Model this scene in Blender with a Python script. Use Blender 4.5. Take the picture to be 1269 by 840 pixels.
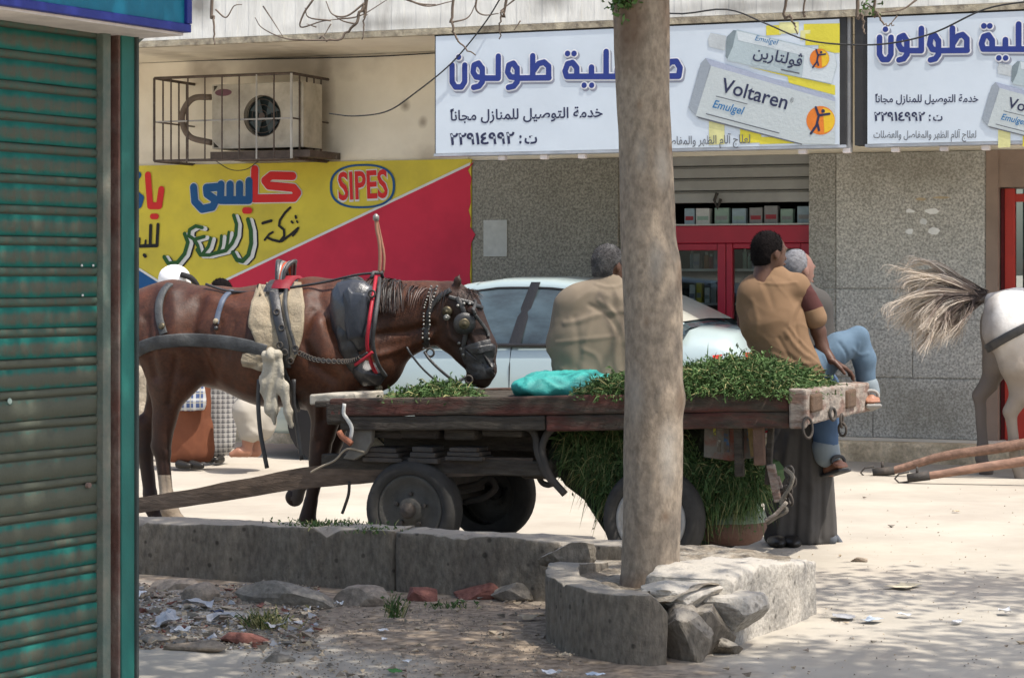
import bpy, bmesh, math, random
import numpy as np
from mathutils import Vector, Matrix
from mathutils.bvhtree import BVHTree

for _o in list(bpy.data.objects):
    bpy.data.objects.remove(_o)
SC = bpy.context.scene
COL = SC.collection
RNG = np.random.default_rng(11)
random.seed(5)
R = math.radians
FPX = 2800.0      # focal length in photograph pixels (photo 1269 px wide)
EYE = 1.5

# ------------------------------------------------------------------ camera
cd = bpy.data.cameras.new('camera')
cam = bpy.data.objects.new('camera', cd)
COL.objects.link(cam)
cam.location = (0, 0, EYE)
cam.rotation_euler = (R(90), 0, 0)
cd.sensor_width = 36
cd.lens = 36 * FPX / 1269
cd.shift_y = -80 / 1269
cd.clip_start = 0.1
cd.clip_end = 3000
cd.dof.use_dof = True
cd.dof.focus_distance = 13.0
cd.dof.aperture_fstop = 16.0
SC.camera = cam

# ------------------------------------------------------------------ light
SUN_EL, SUN_AZ = 64.0, 127.0          # azimuth clockwise from +Y
w = bpy.data.worlds.new('World')
SC.world = w
w.use_nodes = True
nt = w.node_tree
bg = nt.nodes['Background']
sky = nt.nodes.new('ShaderNodeTexSky')
sky.sky_type = 'NISHITA'
sky.sun_disc = False
sky.sun_elevation = R(SUN_EL)
sky.sun_rotation = R(SUN_AZ)
sky.dust_density = 3.0
sky.air_density = 1.0
sky.ozone_density = 0.6
nt.links.new(sky.outputs[0], bg.inputs[0])
bg.inputs[1].default_value = 0.15
sd = bpy.data.lights.new('sun', 'SUN')
sd.energy = 3.2
sd.angle = R(0.53)
sd.color = (1.0, 0.95, 0.87)
sun = bpy.data.objects.new('sun', sd)
COL.objects.link(sun)
_sv = Vector((math.sin(R(SUN_AZ)) * math.cos(R(SUN_EL)), math.cos(R(SUN_AZ)) * math.cos(R(SUN_EL)), math.sin(R(SUN_EL))))
sun.rotation_euler = _sv.to_track_quat('Z', 'Y').to_euler()
sun.location = (6, -2, 12)
SC.view_settings.view_transform = 'Standard'
SC.view_settings.look = 'None'
SC.view_settings.gamma = 1
SC.view_settings.exposure = 0.80
SC.cycles.max_bounces = 6
SC.cycles.transparent_max_bounces = 12

# ------------------------------------------------------------------ numeric helpers
def _hash(ix, iy, iz, seed):
    n = (ix * 73856093) ^ (iy * 19349663) ^ (iz * 83492791) ^ (seed * 2654435)
    n = (n ^ (n >> 13)) * 1274126177
    return ((n ^ (n >> 16)) & 0xffff) / 65535.0

def vnoise(P, seed=0):
    P = np.asarray(P, float)
    I = np.floor(P).astype(np.int64)
    f = P - I
    f = f * f * (3 - 2 * f)
    r = 0
    for dx in (0, 1):
        wx = f[:, 0] if dx else 1 - f[:, 0]
        for dy in (0, 1):
            wy = f[:, 1] if dy else 1 - f[:, 1]
            for dz in (0, 1):
                wz = f[:, 2] if dz else 1 - f[:, 2]
                r = r + wx * wy * wz * _hash(I[:, 0] + dx, I[:, 1] + dy, I[:, 2] + dz, seed)
    return r * 2 - 1

def fbm(P, oct=4, seed=0):
    P = np.asarray(P, float)
    a, s = 1.0, 0
    for o in range(oct):
        s = s + a * vnoise(P * 2 ** o + o * 17.3, seed + o)
        a *= .5
    return s / 2

# ------------------------------------------------------------------ mesh helpers
def mesh_obj(name, V, Fc, mat=None, parent=None, smooth=False, fmat=None, bevel=0, rec=True):
    me = bpy.data.meshes.new(name)
    V = np.asarray(V, float).reshape(-1, 3)
    me.from_pydata(V.tolist(), [], [list(map(int, f)) for f in Fc])
    mats = mat if isinstance(mat, (list, tuple)) else [mat]
    for m in mats:
        if m: me.materials.append(m)
    if fmat is not None:
        me.polygons.foreach_set('material_index', np.asarray(fmat, np.int32))
    if smooth:
        me.polygons.foreach_set('use_smooth', np.ones(len(me.polygons), bool))
    me.update()
    o = bpy.data.objects.new(name, me)
    COL.objects.link(o)
    if parent is not None:
        o.parent = parent
    if bevel:
        b = o.modifiers.new('bevel', 'BEVEL')
        b.width = bevel; b.segments = 2; b.limit_method = 'ANGLE'; b.angle_limit = R(40)
    return o

class MB:
    def __init__(s):
        s.V = []; s.F = []; s.M = []; s.n = 0; s.cur = 0
    def add(s, V, Fc):
        V = np.asarray(V, float).reshape(-1, 3)
        s.V.append(V)
        s.F += [[i + s.n for i in f] for f in Fc]
        s.M += [s.cur] * len(Fc)
        s.n += len(V)
        return s
    def box(s, x0, x1, y0, y1, z0, z1):
        if x0 > x1: x0, x1 = x1, x0
        if y0 > y1: y0, y1 = y1, y0
        if z0 > z1: z0, z1 = z1, z0
        V = [(x, y, z) for z in (z0, z1) for y in (y0, y1) for x in (x0, x1)]
        return s.add(V, [(0, 2, 3, 1), (4, 5, 7, 6), (0, 1, 5, 4), (2, 6, 7, 3), (0, 4, 6, 2), (1, 3, 7, 5)])
    def bar(s, a, b, w, h, up=(0, 0, 1)):
        a = np.array(a, float); b = np.array(b, float)
        d = b - a; d /= np.linalg.norm(d)
        up = np.array(up, float)
        sd_ = np.cross(d, up)
        if np.linalg.norm(sd_) < 1e-3: sd_ = np.cross(d, (0, 1, 0))
        sd_ /= np.linalg.norm(sd_); u = np.cross(sd_, d)
        V = []
        for p in (a, b):
            for i, j in ((-1, -1), (1, -1), (1, 1), (-1, 1)):
                V.append(p + sd_ * i * w / 2 + u * j * h / 2)
        return s.add(V, [(3, 2, 1, 0), (4, 5, 6, 7), (0, 1, 5, 4), (1, 2, 6, 5), (2, 3, 7, 6), (3, 0, 4, 7)])
    def tube(s, pts, rad, n=8, cap=True, closed=False, squash=None):
        P = np.array(pts, float); m = len(P)
        rad = np.ones(m) * rad if np.isscalar(rad) else np.array(rad, float)
        if closed:
            T = np.roll(P, -1, 0) - np.roll(P, 1, 0)
        else:
            T = np.gradient(P, axis=0)
        T /= np.linalg.norm(T, axis=1)[:, None] + 1e-12
        u = np.cross(T[0], (0, 0, 1.0))
        if np.linalg.norm(u) < .05: u = np.cross(T[0], (0, 1.0, 0))
        u /= np.linalg.norm(u)
        V = []
        an = np.linspace(0, 2 * math.pi, n, endpoint=False)
        for i in range(m):
            u = u - T[i] * np.dot(u, T[i]); u /= np.linalg.norm(u) + 1e-12
            v = np.cross(T[i], u)
            ring = P[i] + rad[i] * (np.cos(an)[:, None] * u + np.sin(an)[:, None] * v)
            if squash is not None:
                ax = np.array(squash[:3], float); f = squash[3]
                dd = (ring - P[i]) @ ax
                ring = ring + np.outer(dd * (f - 1), ax)
            V.append(ring)
        Fc = []
        mm = m if closed else m - 1
        for i in range(mm):
            j = (i + 1) % m
            for k in range(n):
                k2 = (k + 1) % n
                Fc.append((i * n + k, i * n + k2, j * n + k2, j * n + k))
        if cap and not closed:
            Fc.append(tuple(range(n))[::-1]); Fc.append(tuple((m - 1) * n + k for k in range(n)))
        return s.add(np.concatenate(V), Fc)
    def lathe(s, c, axis, prof, n=24):
        """prof: list of (distance along axis, radius)"""
        ax = np.array(axis, float); ax /= np.linalg.norm(ax)
        u = np.cross(ax, (0, 0, 1.0))
        if np.linalg.norm(u) < .1: u = np.cross(ax, (1.0, 0, 0))
        u /= np.linalg.norm(u); v = np.cross(ax, u)
        an = np.linspace(0, 2 * math.pi, n, endpoint=False)
        V = []
        for d, r in prof:
            V.append(np.array(c, float) + ax * d + max(r, 1e-4) * (np.cos(an)[:, None] * u + np.sin(an)[:, None] * v))
        Fc = []
        for i in range(len(prof) - 1):
            for k in range(n):
                k2 = (k + 1) % n
                Fc.append((i * n + k, i * n + k2, (i + 1) * n + k2, (i + 1) * n + k))
        return s.add(np.concatenate(V), Fc)
    def prism(s, poly, d0, d1, axis='y'):
        """poly of (a,b) extruded along axis: y -> (a,d,b), z -> (a,b,d)"""
        n = len(poly)
        V = []
        for d in (d0, d1):
            for a, b in poly:
                V.append((a, d, b) if axis == 'y' else (a, b, d))
        Fc = [tuple(range(n)), tuple(range(2 * n - 1, n - 1, -1))]
        for k in range(n):
            k2 = (k + 1) % n
            Fc.append((k, k + n, k2 + n, k2))
        return s.add(V, Fc)
    def grid(s, P):
        P = np.asarray(P, float); a, b = P.shape[:2]
        Fc = [(i * b + j, i * b + j + 1, (i + 1) * b + j + 1, (i + 1) * b + j) for i in range(a - 1) for j in range(b - 1)]
        return s.add(P.reshape(-1, 3), Fc)
    def obj(s, name, mat, parent=None, smooth=False, bevel=0, jit=0, jf=8, recalc=True):
        V = np.concatenate(s.V)
        if jit:
            for k in range(3):
                V[:, k] += jit * fbm(V * jf + 31 * k, 3, k)
        o = mesh_obj(name, V, s.F, mat, parent, smooth, fmat=s.M if isinstance(mat, (list, tuple)) else None, bevel=bevel)
        if recalc:
            bm = bmesh.new(); bm.from_mesh(o.data)
            bmesh.ops.recalc_face_normals(bm, faces=bm.faces)
            bm.to_mesh(o.data); bm.free()
        return o

def thing(name, label, cat, loc=(0, 0, 0), deg=0, group=None, kind=None):
    o = bpy.data.objects.new(name, None)
    o.empty_display_size = .1
    COL.objects.link(o)
    o.location = loc; o.rotation_euler = (0, 0, R(deg))
    o['label'] = label; o['category'] = cat
    if group: o['group'] = group
    if kind: o['kind'] = kind
    return o

def tag(o, label, cat, group=None, kind=None):
    if label: o['label'] = label
    if cat: o['category'] = cat
    if group: o['group'] = group
    if kind: o['kind'] = kind
    return o

def stuff(o, label=None, cat=None):
    o['kind'] = 'stuff'
    if label: o['label'] = label
    if cat: o['category'] = cat
    return o

def copy_thing(r, loc, rot=None, label=None):
    c = r.copy(); COL.objects.link(c); c.location = loc
    if rot is not None: c.rotation_euler = rot
    if label: c['label'] = label
    for ch in list(r.children):
        d = ch.copy(); COL.objects.link(d); d.parent = c
        for g in list(ch.children):
            e = g.copy(); COL.objects.link(e); e.parent = d
    return c

class Fr:
    """a vertical working frame: local x along its face, local y away from the viewer, z up"""
    def __init__(s, ox, oy, deg=0):
        s.ox, s.oy, s.deg = ox, oy, deg
        s.ux, s.uy = math.cos(R(deg)), math.sin(R(deg))
        s.vx, s.vy = -s.uy, s.ux
    def pt(s, px, py, ly=0.0):
        k = (px - 634.5) / FPX
        lx = (k * (s.oy + ly * s.vy) - s.ox - ly * s.vx) / (s.ux - k * s.uy)
        Y = s.oy + lx * s.uy + ly * s.vy
        return np.array((lx, ly, EYE - (py - 340) * Y / FPX))
    def world(s, p):
        return np.array((s.ox + p[0] * s.ux + p[1] * s.vx, s.oy + p[0] * s.uy + p[1] * s.vy, p[2]))
    def thing(s, name, label, cat, group=None, kind=None):
        return thing(name, label, cat, (s.ox, s.oy, 0), s.deg, group, kind)

def gpt(px, py, z=0.0):
    Y = (EYE - z) * FPX / (py - 340)
    return np.array(((px - 634.5) * Y / FPX, Y, z))

# ------------------------------------------------------------------ smooth solid modeller
class SDF:
    def __init__(s, k=.03):
        s.p = []; s.k = k
    def c(s, a, b, ra, rb=None, flat=None, fa=(0, 1, 0), k=None):
        s.p.append(('c', np.array(a, float), np.array(b, float), ra, ra if rb is None else rb, flat, np.array(fa, float), k)); return s
    def chain(s, pts, rads, flat=None, k=None):
        for i in range(len(pts) - 1):
            s.c(pts[i], pts[i + 1], rads[i], rads[i + 1], flat, k=k)
        return s
    def e(s, c, r, k=None, rot=None):
        s.p.append(('e', np.array(c, float), np.array(r, float), rot, k)); return s
    def mesh(s, name, h, mat, parent=None, disp=None, fmat=None, cut=None):
        lo = np.full(3, 1e9); hi = -lo
        for q in s.p:
            if q[0] == 'c':
                m = max(q[3], q[4]) * (1.15 if not q[5] else max(1.15, q[5] * 1.1)) + .01
                lo = np.minimum(lo, np.minimum(q[1], q[2]) - m); hi = np.maximum(hi, np.maximum(q[1], q[2]) + m)
            else:
                m = q[2].max() * 1.1 + .01 if q[3] is not None else q[2] * 1.1 + .01
                lo = np.minimum(lo, q[1] - m); hi = np.maximum(hi, q[1] + m)
        lo -= 2 * h; hi += 2 * h
        n = np.ceil((hi - lo) / h).astype(int) + 1
        F_ = np.full(n, 1.0)
        ax = [lo[i] + h * np.arange(n[i]) for i in range(3)]
        for q in s.p:
            k = q[-1] or s.k
            if q[0] == 'c':
                m = max(q[3], q[4]) * (max(1, q[5]) if q[5] else 1) + k * 1.2 + h
                a_, b_ = np.minimum(q[1], q[2]) - m, np.maximum(q[1], q[2]) + m
            else:
                mm = (q[2].max() if q[3] is not None else q[2]) + k * 1.2 + h
                a_, b_ = q[1] - mm, q[1] + mm
            i0 = np.clip(((a_ - lo) / h).astype(int), 0, n - 1); i1 = np.clip(((b_ - lo) / h).astype(int) + 2, 1, n)
            sl = tuple(slice(i0[i], i1[i]) for i in range(3))
            X, Y, Z = np.meshgrid(ax[0][sl[0]], ax[1][sl[1]], ax[2][sl[2]], indexing='ij')
            P = np.stack([X, Y, Z], -1)
            if q[0] == 'c':
                A, B = q[1], q[2]
                if q[5]:
                    f = q[5]; wv = q[6]
                    P = P + (P @ wv)[..., None] * wv * (1 / f - 1)
                    A = A + (A @ wv) * wv * (1 / f - 1); B = B + (B @ wv) * wv * (1 / f - 1)
                d = B - A; L = d @ d + 1e-9
                t = np.clip(((P - A) @ d) / L, 0, 1)
                D = np.linalg.norm(P - A - t[..., None] * d, axis=-1) - (q[3] + (q[4] - q[3]) * t)
                if q[5] and q[5] < 1: D = D * q[5] ** .5
            else:
                Q = P - q[1]
                if q[3] is not None: Q = Q @ np.array(q[3])
                k0 = np.linalg.norm(Q / q[2], axis=-1); k1 = np.linalg.norm(Q / q[2] ** 2, axis=-1) + 1e-9
                D = k0 * (k0 - 1) / k1
            G = F_[sl]
            hh = np.clip(.5 + .5 * (G - D) / k, 0, 1)
            F_[sl] = G * (1 - hh) + D * hh - k * hh * (1 - hh)
        if cut is not None:
            X, Y, Z = np.meshgrid(*ax, indexing='ij')
            F_ = np.maximum(F_, cut(X, Y, Z))
        V, Q = surfnets(F_, lo, h)
        for it in range(2):
            pass
        N = vnormals(V, Q)
        if disp is not None:
            V = V + N * disp(V, N)[:, None]
        fm = None
        if fmat is not None:
            C = V[Q].mean(1); fm = fmat(C)
        return mesh_obj(name, V, Q.tolist(), mat, parent, True, fm)

def vnormals(V, Q):
    a = V[Q[:, 2]] - V[Q[:, 0]]; b = V[Q[:, 3]] - V[Q[:, 1]]
    fn = np.cross(a, b)
    N = np.zeros_like(V)
    for i in range(4): np.add.at(N, Q[:, i], fn)
    return N / (np.linalg.norm(N, axis=1)[:, None] + 1e-12)

def surfnets(F_, lo, h):
    S = F_ < 0
    nx, ny, nz = F_.shape
    cs = [(i, j, k) for i in (0, 1) for j in (0, 1) for k in (0, 1)]
    cnt = sum(S[i:nx - 1 + i, j:ny - 1 + j, k:nz - 1 + k].astype(np.int8) for i, j, k in cs)
    act = (cnt > 0) & (cnt < 8)
    I = np.argwhere(act)
    idx = -np.ones(act.shape, np.int64); idx[act] = np.arange(len(I))
    acc = np.zeros((len(I), 3)); num = np.zeros(len(I))
    for a in cs:
        for ax_ in range(3):
            if a[ax_]: continue
            b = list(a); b[ax_] = 1
            fa = F_[I[:, 0] + a[0], I[:, 1] + a[1], I[:, 2] + a[2]]
            fb = F_[I[:, 0] + b[0], I[:, 1] + b[1], I[:, 2] + b[2]]
            cr = (fa < 0) != (fb < 0)
            t = np.where(cr, fa / (fa - fb + 1e-12), 0)
            p = np.tile(np.array(a, float), (len(I), 1)); p[:, ax_] = t
            acc += p * cr[:, None]; num += cr
    V = lo + h * (I + acc / num[:, None])
    Q = []
    for ax_ in range(3):
        sl0 = [slice(None)] * 3; sl1 = [slice(None)] * 3
        sl0[ax_] = slice(0, -1); sl1[ax_] = slice(1, None)
        A = S[tuple(sl0)]; B = S[tuple(sl1)]
        E = np.argwhere(A != B)
        o1, o2 = [(1, 2), (2, 0), (0, 1)][ax_]
        ok = (E[:, o1] > 0) & (E[:, o2] > 0) & (E[:, o1] < F_.shape[o1] - 1) & (E[:, o2] < F_.shape[o2] - 1)
        E = E[ok]
        flip = B[E[:, 0], E[:, 1], E[:, 2]]
        def cell(d1, d2):
            G = E.copy(); G[:, o1] -= d1; G[:, o2] -= d2
            return idx[G[:, 0], G[:, 1], G[:, 2]]
        q = np.stack([cell(1, 1), cell(0, 1), cell(0, 0), cell(1, 0)], 1)
        q[flip] = q[flip][:, ::-1]
        Q.append(q)
    return V, np.concatenate(Q)

def spline(pts, n=24):
    P = np.array(pts, float)
    if len(P) < 3:
        t = np.linspace(0, 1, n)[:, None]; return P[0] * (1 - t) + P[-1] * t
    E = np.vstack([2 * P[0] - P[1], P, 2 * P[-1] - P[-2]])
    out = []
    seg = len(P) - 1; m = max(2, n // seg)
    for i in range(seg):
        p0, p1, p2, p3 = E[i:i + 4]
        for t in np.linspace(0, 1, m, endpoint=False):
            out.append(.5 * ((2 * p1) + (-p0 + p2) * t + (2 * p0 - 5 * p1 + 4 * p2 - p3) * t * t + (-p0 + 3 * p1 - 3 * p2 + p3) * t ** 3))
    out.append(P[-1])
    return np.array(out)

# ------------------------------------------------------------------ materials
_M = {}
def mat(name, col, rough=.8, var=.25, scale=6, bump=.15, bscale=40, metal=0, col2=None, mixs=3, mixt=.5, mixw=.15,
        stretch=(1, 1, 1), spec=.3, bdist=.01, coat=0, sheen=0, fine=0, alpha=None):
    if name in _M: return _M[name]
    m = bpy.data.materials.new(name); _M[name] = m
    m.use_nodes = True
    t = m.node_tree; N = t.nodes; L = t.links
    b = N['Principled BSDF']
    tc = N.new('ShaderNodeTexCoord'); mp = N.new('ShaderNodeMapping'); mp.inputs['Scale'].default_value = stretch
    L.new(tc.outputs['Object'], mp.inputs[0])
    def noise(sc, det=5, rg=.6):
        n = N.new('ShaderNodeTexNoise'); n.inputs['Scale'].default_value = sc
        n.inputs['Detail'].default_value = det; n.inputs['Roughness'].default_value = rg
        L.new(mp.outputs[0], n.inputs['Vector']); return n
    cur = None
    base = (*col, 1)
    if col2 is not None:
        n2 = noise(mixs, 6, .65)
        mr = N.new('ShaderNodeMapRange'); mr.inputs[1].default_value = mixt - mixw; mr.inputs[2].default_value = mixt + mixw
        L.new(n2.outputs[0], mr.inputs[0])
        mx = N.new('ShaderNodeMix'); mx.data_type = 'RGBA'
        mx.inputs[6].default_value = base; mx.inputs[7].default_value = (*col2, 1)
        L.new(mr.outputs[0], mx.inputs[0]); cur = mx.outputs[2]
    if var:
        n1 = noise(scale, 6)
        mr = N.new('ShaderNodeMapRange'); mr.inputs[1].default_value = .25; mr.inputs[2].default_value = .75
        mr.inputs[3].default_value = 1 - var; mr.inputs[4].default_value = 1 + var
        L.new(n1.outputs[0], mr.inputs[0])
        if fine:
            nf = noise(fine, 2); mf = N.new('ShaderNodeMapRange'); mf.inputs[1].default_value = .3; mf.inputs[2].default_value = .7
            mf.inputs[3].default_value = .72; mf.inputs[4].default_value = 1.25
            L.new(nf.outputs[0], mf.inputs[0])
            mu = N.new('ShaderNodeMath'); mu.operation = 'MULTIPLY'
            L.new(mr.outputs[0], mu.inputs[0]); L.new(mf.outputs[0], mu.inputs[1]); fac = mu.outputs[0]
        else: fac = mr.outputs[0]
        vm = N.new('ShaderNodeVectorMath'); vm.operation = 'SCALE'
        if cur is None: vm.inputs[0].default_value = col
        else: L.new(cur, vm.inputs[0])
        L.new(fac, vm.inputs['Scale']); cur = vm.outputs[0]
    if cur is None: b.inputs['Base Color'].default_value = base
    else: L.new(cur, b.inputs['Base Color'])
    b.inputs['Roughness'].default_value = rough
    b.inputs['Metallic'].default_value = metal
    b.inputs['Specular IOR Level'].default_value = spec
    if coat: b.inputs['Coat Weight'].default_value = coat
    if sheen: b.inputs['Sheen Weight'].default_value = sheen
    if bump:
        nb = noise(bscale, 6, .7); bp = N.new('ShaderNodeBump'); bp.inputs['Strength'].default_value = min(1, bump * 2)
        bp.inputs['Distance'].default_value = bdist
        L.new(nb.outputs[0], bp.inputs['Height']); L.new(bp.outputs[0], b.inputs['Normal'])
    if alpha is not None: b.inputs['Alpha'].default_value = alpha
    return m

def glass(name, col=(.5, .55, .55), a=.75):
    if name in _M: return _M[name]
    m = bpy.data.materials.new(name); _M[name] = m; m.use_nodes = True
    t = m.node_tree; N = t.nodes; L = t.links
    N.remove(N['Principled BSDF'])
    tr = N.new('ShaderNodeBsdfTransparent'); tr.inputs[0].default_value = (*col, 1)
    gl = N.new('ShaderNodeBsdfGlossy'); gl.inputs['Roughness'].default_value = .03; gl.inputs[0].default_value = (.9, .95, .95, 1)
    mx = N.new('ShaderNodeMixShader'); mx.inputs[0].default_value = 1 - a
    L.new(tr.outputs[0], mx.inputs[1]); L.new(gl.outputs[0], mx.inputs[2]); L.new(mx.outputs[0], N['Material Output'].inputs[0])
    return m

# ------------------------------------------------------------------ lettering
TAB = {'ا': (0xFE8D, 2), 'أ': (0xFE83, 2), 'آ': (0xFE81, 2), 'ب': (0xFE8F, 4), 'ة': (0xFE93, 2), 'ت': (0xFE95, 4), 'ج': (0xFE9D, 4), 'ح': (0xFEA1, 4), 'خ': (0xFEA5, 4), 'د': (0xFEA9, 2), 'ر': (0xFEAD, 2), 'ز': (0xFEAF, 2), 'س': (0xFEB1, 4), 'ش': (0xFEB5, 4), 'ص': (0xFEB9, 4), 'ض': (0xFEBD, 4), 'ط': (0xFEC1, 4), 'ظ': (0xFEC5, 4), 'ع': (0xFEC9, 4), 'ف': (0xFED1, 4), 'ك': (0xFED9, 4), 'ل': (0xFEDD, 4), 'م': (0xFEE1, 4), 'ن': (0xFEE5, 4), 'ه': (0xFEE9, 4), 'و': (0xFEED, 2), 'ى': (0xFEEF, 2), 'ي': (0xFEF1, 4), 'ڤ': (0xFB6A, 4)}
def shape_ar(s):
    out = []
    for wd in s.split(' '):
        if not any(c in TAB for c in wd):
            out.append(wd); continue
        o = []
        for i, c in enumerate(wd):
            if c not in TAB: o.append(c); continue
            pv = i > 0 and wd[i - 1] in TAB and TAB[wd[i - 1]][1] == 4
            nx = i + 1 < len(wd) and wd[i + 1] in TAB and TAB[c][1] == 4
            o.append(chr(TAB[c][0] + (3 if pv and nx else 2 if nx else 1 if pv else 0)))
        out.append(''.join(reversed(o)))
    return ' '.join(reversed(out))

def text_mesh(name, body, p0, p1, height, ly, material, parent, slant=0, bold=0, fit=True):
    """flat lettering on the plane local y = ly, baseline from p0=(x,z) to p1 (width fitted), facing -y"""
    c = bpy.data.curves.new('lettering', 'FONT'); c.body = body; c.size = 1; c.offset = bold; c.resolution_u = 3
    t = bpy.data.objects.new('lettering', c); COL.objects.link(t)
    bpy.context.view_layer.update()
    me = bpy.data.meshes.new_from_object(t.evaluated_get(bpy.context.evaluated_depsgraph_get()))
    bpy.data.objects.remove(t)
    n = len(me.vertices); co = np.zeros(n * 3); me.vertices.foreach_get('co', co); co = co.reshape(-1, 3)
    p0 = np.array(p0, float); p1 = np.array(p1, float)
    d = p1 - p0; Wd = np.linalg.norm(d); d /= Wd; up = np.array((-d[1], d[0]))
    x = (co[:, 0] - co[:, 0].min()); x = x / x.max() * Wd
    y = co[:, 1] * height
    x = x + slant * y
    P = p0 + x[:, None] * d + y[:, None] * up
    V = np.stack([P[:, 0], np.full(n, ly), P[:, 1]], 1)
    Fc = [list(p.vertices) for p in me.polygons]
    bpy.data.meshes.remove(me)
    return mesh_obj(name, V, Fc, material, parent)

def strokes_mesh(name, strokes, width, ly, material, parent, tilt=0.0, dot=None, step=2e-4):
    """brush strokes with round ends lying on plane local y=ly; strokes = lists of (x,z)"""
    m = MB(); y = ly
    for st in strokes:
        wd = width
        if isinstance(st, tuple): st, wd = st
        P = np.array(st, float)
        if len(P) == 1:
            a = np.linspace(0, 2 * math.pi, 16, endpoint=False)
            m.add([(P[0, 0] + wd * .5 * math.cos(t), y, P[0, 1] + wd * .5 * math.sin(t)) for t in a], [tuple(range(16))]); y -= step
            continue
        for i in range(len(P) - 1):
            d = P[i + 1] - P[i]; L_ = np.linalg.norm(d)
            if L_ < 1e-6: continue
            th = math.atan2(d[1], d[0])
            a = list(np.linspace(th + math.pi / 2, th + 1.5 * math.pi, 7)); b = list(np.linspace(th - math.pi / 2, th + math.pi / 2, 7))
            poly = [(P[i, 0] + wd / 2 * math.cos(t), y, P[i, 1] + wd / 2 * math.sin(t)) for t in a] + \
                   [(P[i + 1, 0] + wd / 2 * math.cos(t), y, P[i + 1, 1] + wd / 2 * math.sin(t)) for t in b]
            m.add(poly, [tuple(range(14))]); y -= step
    return m.obj(name, material, parent, recalc=False)
# ================================================================== SETTING
STREET = 22.0
FA = Fr(0, 19.73, -STREET)       # shop front plane, local x to the right, local y into the building
def A(px, d=0.0):                # facade x for a photo column, d metres proud of the wall
    return FA.pt(px, 340, -d)[0]
def AZ(px, py, d=0.0):
    p = FA.pt(px, py, -d); return (p[0], p[2])

m_ground = mat('dusty_ground', (.415, .378, .315), .95, .14, 1.3, .22, 60, col2=(.34, .30, .25), mixs=.8, mixt=.55, mixw=.15, bdist=.004, spec=.1)
m_conc = mat('rough_concrete', (.215, .185, .145), .95, .3, 4, .8, 26, col2=(.125, .105, .082), mixs=4, mixt=.53, mixw=.12, stretch=(1, 1, .45), bdist=.02, fine=45, spec=.15)
m_conc2 = mat('pale_concrete', (.44, .40, .34), .95, .25, 5, .8, 30, col2=(.27, .25, .22), mixs=4, mixt=.55, mixw=.12, bdist=.012, fine=50, spec=.15)
m_soil = mat('planter_soil', (.24, .20, .15), .97, .35, 9, .9, 60, col2=(.36, .32, .26), mixs=7, mixt=.55, mixw=.1, bdist=.012, fine=60, spec=.1)
m_beige = mat('cream_wall_paint', (.84, .78, .65), .9, .08, 1.3, .1, 30, col2=(.66, .58, .45), mixs=.9, mixt=.62, mixw=.2, spec=.2)
m_balc = mat('stained_white_paint', (.76, .75, .69), .9, .16, 5, .2, 30, col2=(.36, .34, .30), mixs=1.6, mixt=.66, mixw=.12, stretch=(3, 3, .5), spec=.2)
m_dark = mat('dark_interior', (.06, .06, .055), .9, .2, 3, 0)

def dusty_lit_top(m, col):  # upward faces paler: settled dust, with a sunlit look painted in
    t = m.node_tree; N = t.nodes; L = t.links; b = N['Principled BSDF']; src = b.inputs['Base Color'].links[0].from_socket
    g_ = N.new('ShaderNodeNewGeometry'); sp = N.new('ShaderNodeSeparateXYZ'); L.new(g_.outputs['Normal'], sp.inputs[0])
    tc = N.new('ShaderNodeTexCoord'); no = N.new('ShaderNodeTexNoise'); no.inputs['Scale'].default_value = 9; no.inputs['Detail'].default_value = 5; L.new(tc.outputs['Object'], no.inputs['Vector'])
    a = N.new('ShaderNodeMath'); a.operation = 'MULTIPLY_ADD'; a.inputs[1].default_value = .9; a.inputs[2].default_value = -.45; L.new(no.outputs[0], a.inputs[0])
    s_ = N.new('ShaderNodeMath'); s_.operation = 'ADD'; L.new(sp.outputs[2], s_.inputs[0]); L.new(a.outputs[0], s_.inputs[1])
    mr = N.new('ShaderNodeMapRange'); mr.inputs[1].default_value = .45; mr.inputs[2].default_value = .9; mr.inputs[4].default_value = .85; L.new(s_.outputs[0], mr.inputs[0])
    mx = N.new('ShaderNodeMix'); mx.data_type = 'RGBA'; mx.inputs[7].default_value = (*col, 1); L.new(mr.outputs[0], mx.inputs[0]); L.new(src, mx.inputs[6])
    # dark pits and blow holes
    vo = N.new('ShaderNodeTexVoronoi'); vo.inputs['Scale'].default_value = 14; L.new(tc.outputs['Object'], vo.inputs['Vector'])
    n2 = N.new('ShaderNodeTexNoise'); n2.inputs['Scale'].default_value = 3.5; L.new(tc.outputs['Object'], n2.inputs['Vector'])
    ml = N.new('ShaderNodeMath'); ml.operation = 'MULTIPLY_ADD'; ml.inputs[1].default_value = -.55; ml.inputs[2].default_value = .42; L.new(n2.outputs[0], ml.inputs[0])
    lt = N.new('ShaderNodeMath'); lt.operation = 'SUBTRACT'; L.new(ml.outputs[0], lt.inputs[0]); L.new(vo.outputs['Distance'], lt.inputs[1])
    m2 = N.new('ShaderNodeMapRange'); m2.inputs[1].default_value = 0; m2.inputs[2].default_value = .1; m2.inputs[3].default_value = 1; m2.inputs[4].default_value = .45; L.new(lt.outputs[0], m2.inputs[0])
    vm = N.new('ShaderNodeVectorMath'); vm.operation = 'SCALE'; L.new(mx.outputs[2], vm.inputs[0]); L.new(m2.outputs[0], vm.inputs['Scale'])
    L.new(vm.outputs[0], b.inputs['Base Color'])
dusty_lit_top(m_conc, (.36, .32, .265)); dusty_lit_top(m_conc2, (.47, .43, .37))
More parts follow.
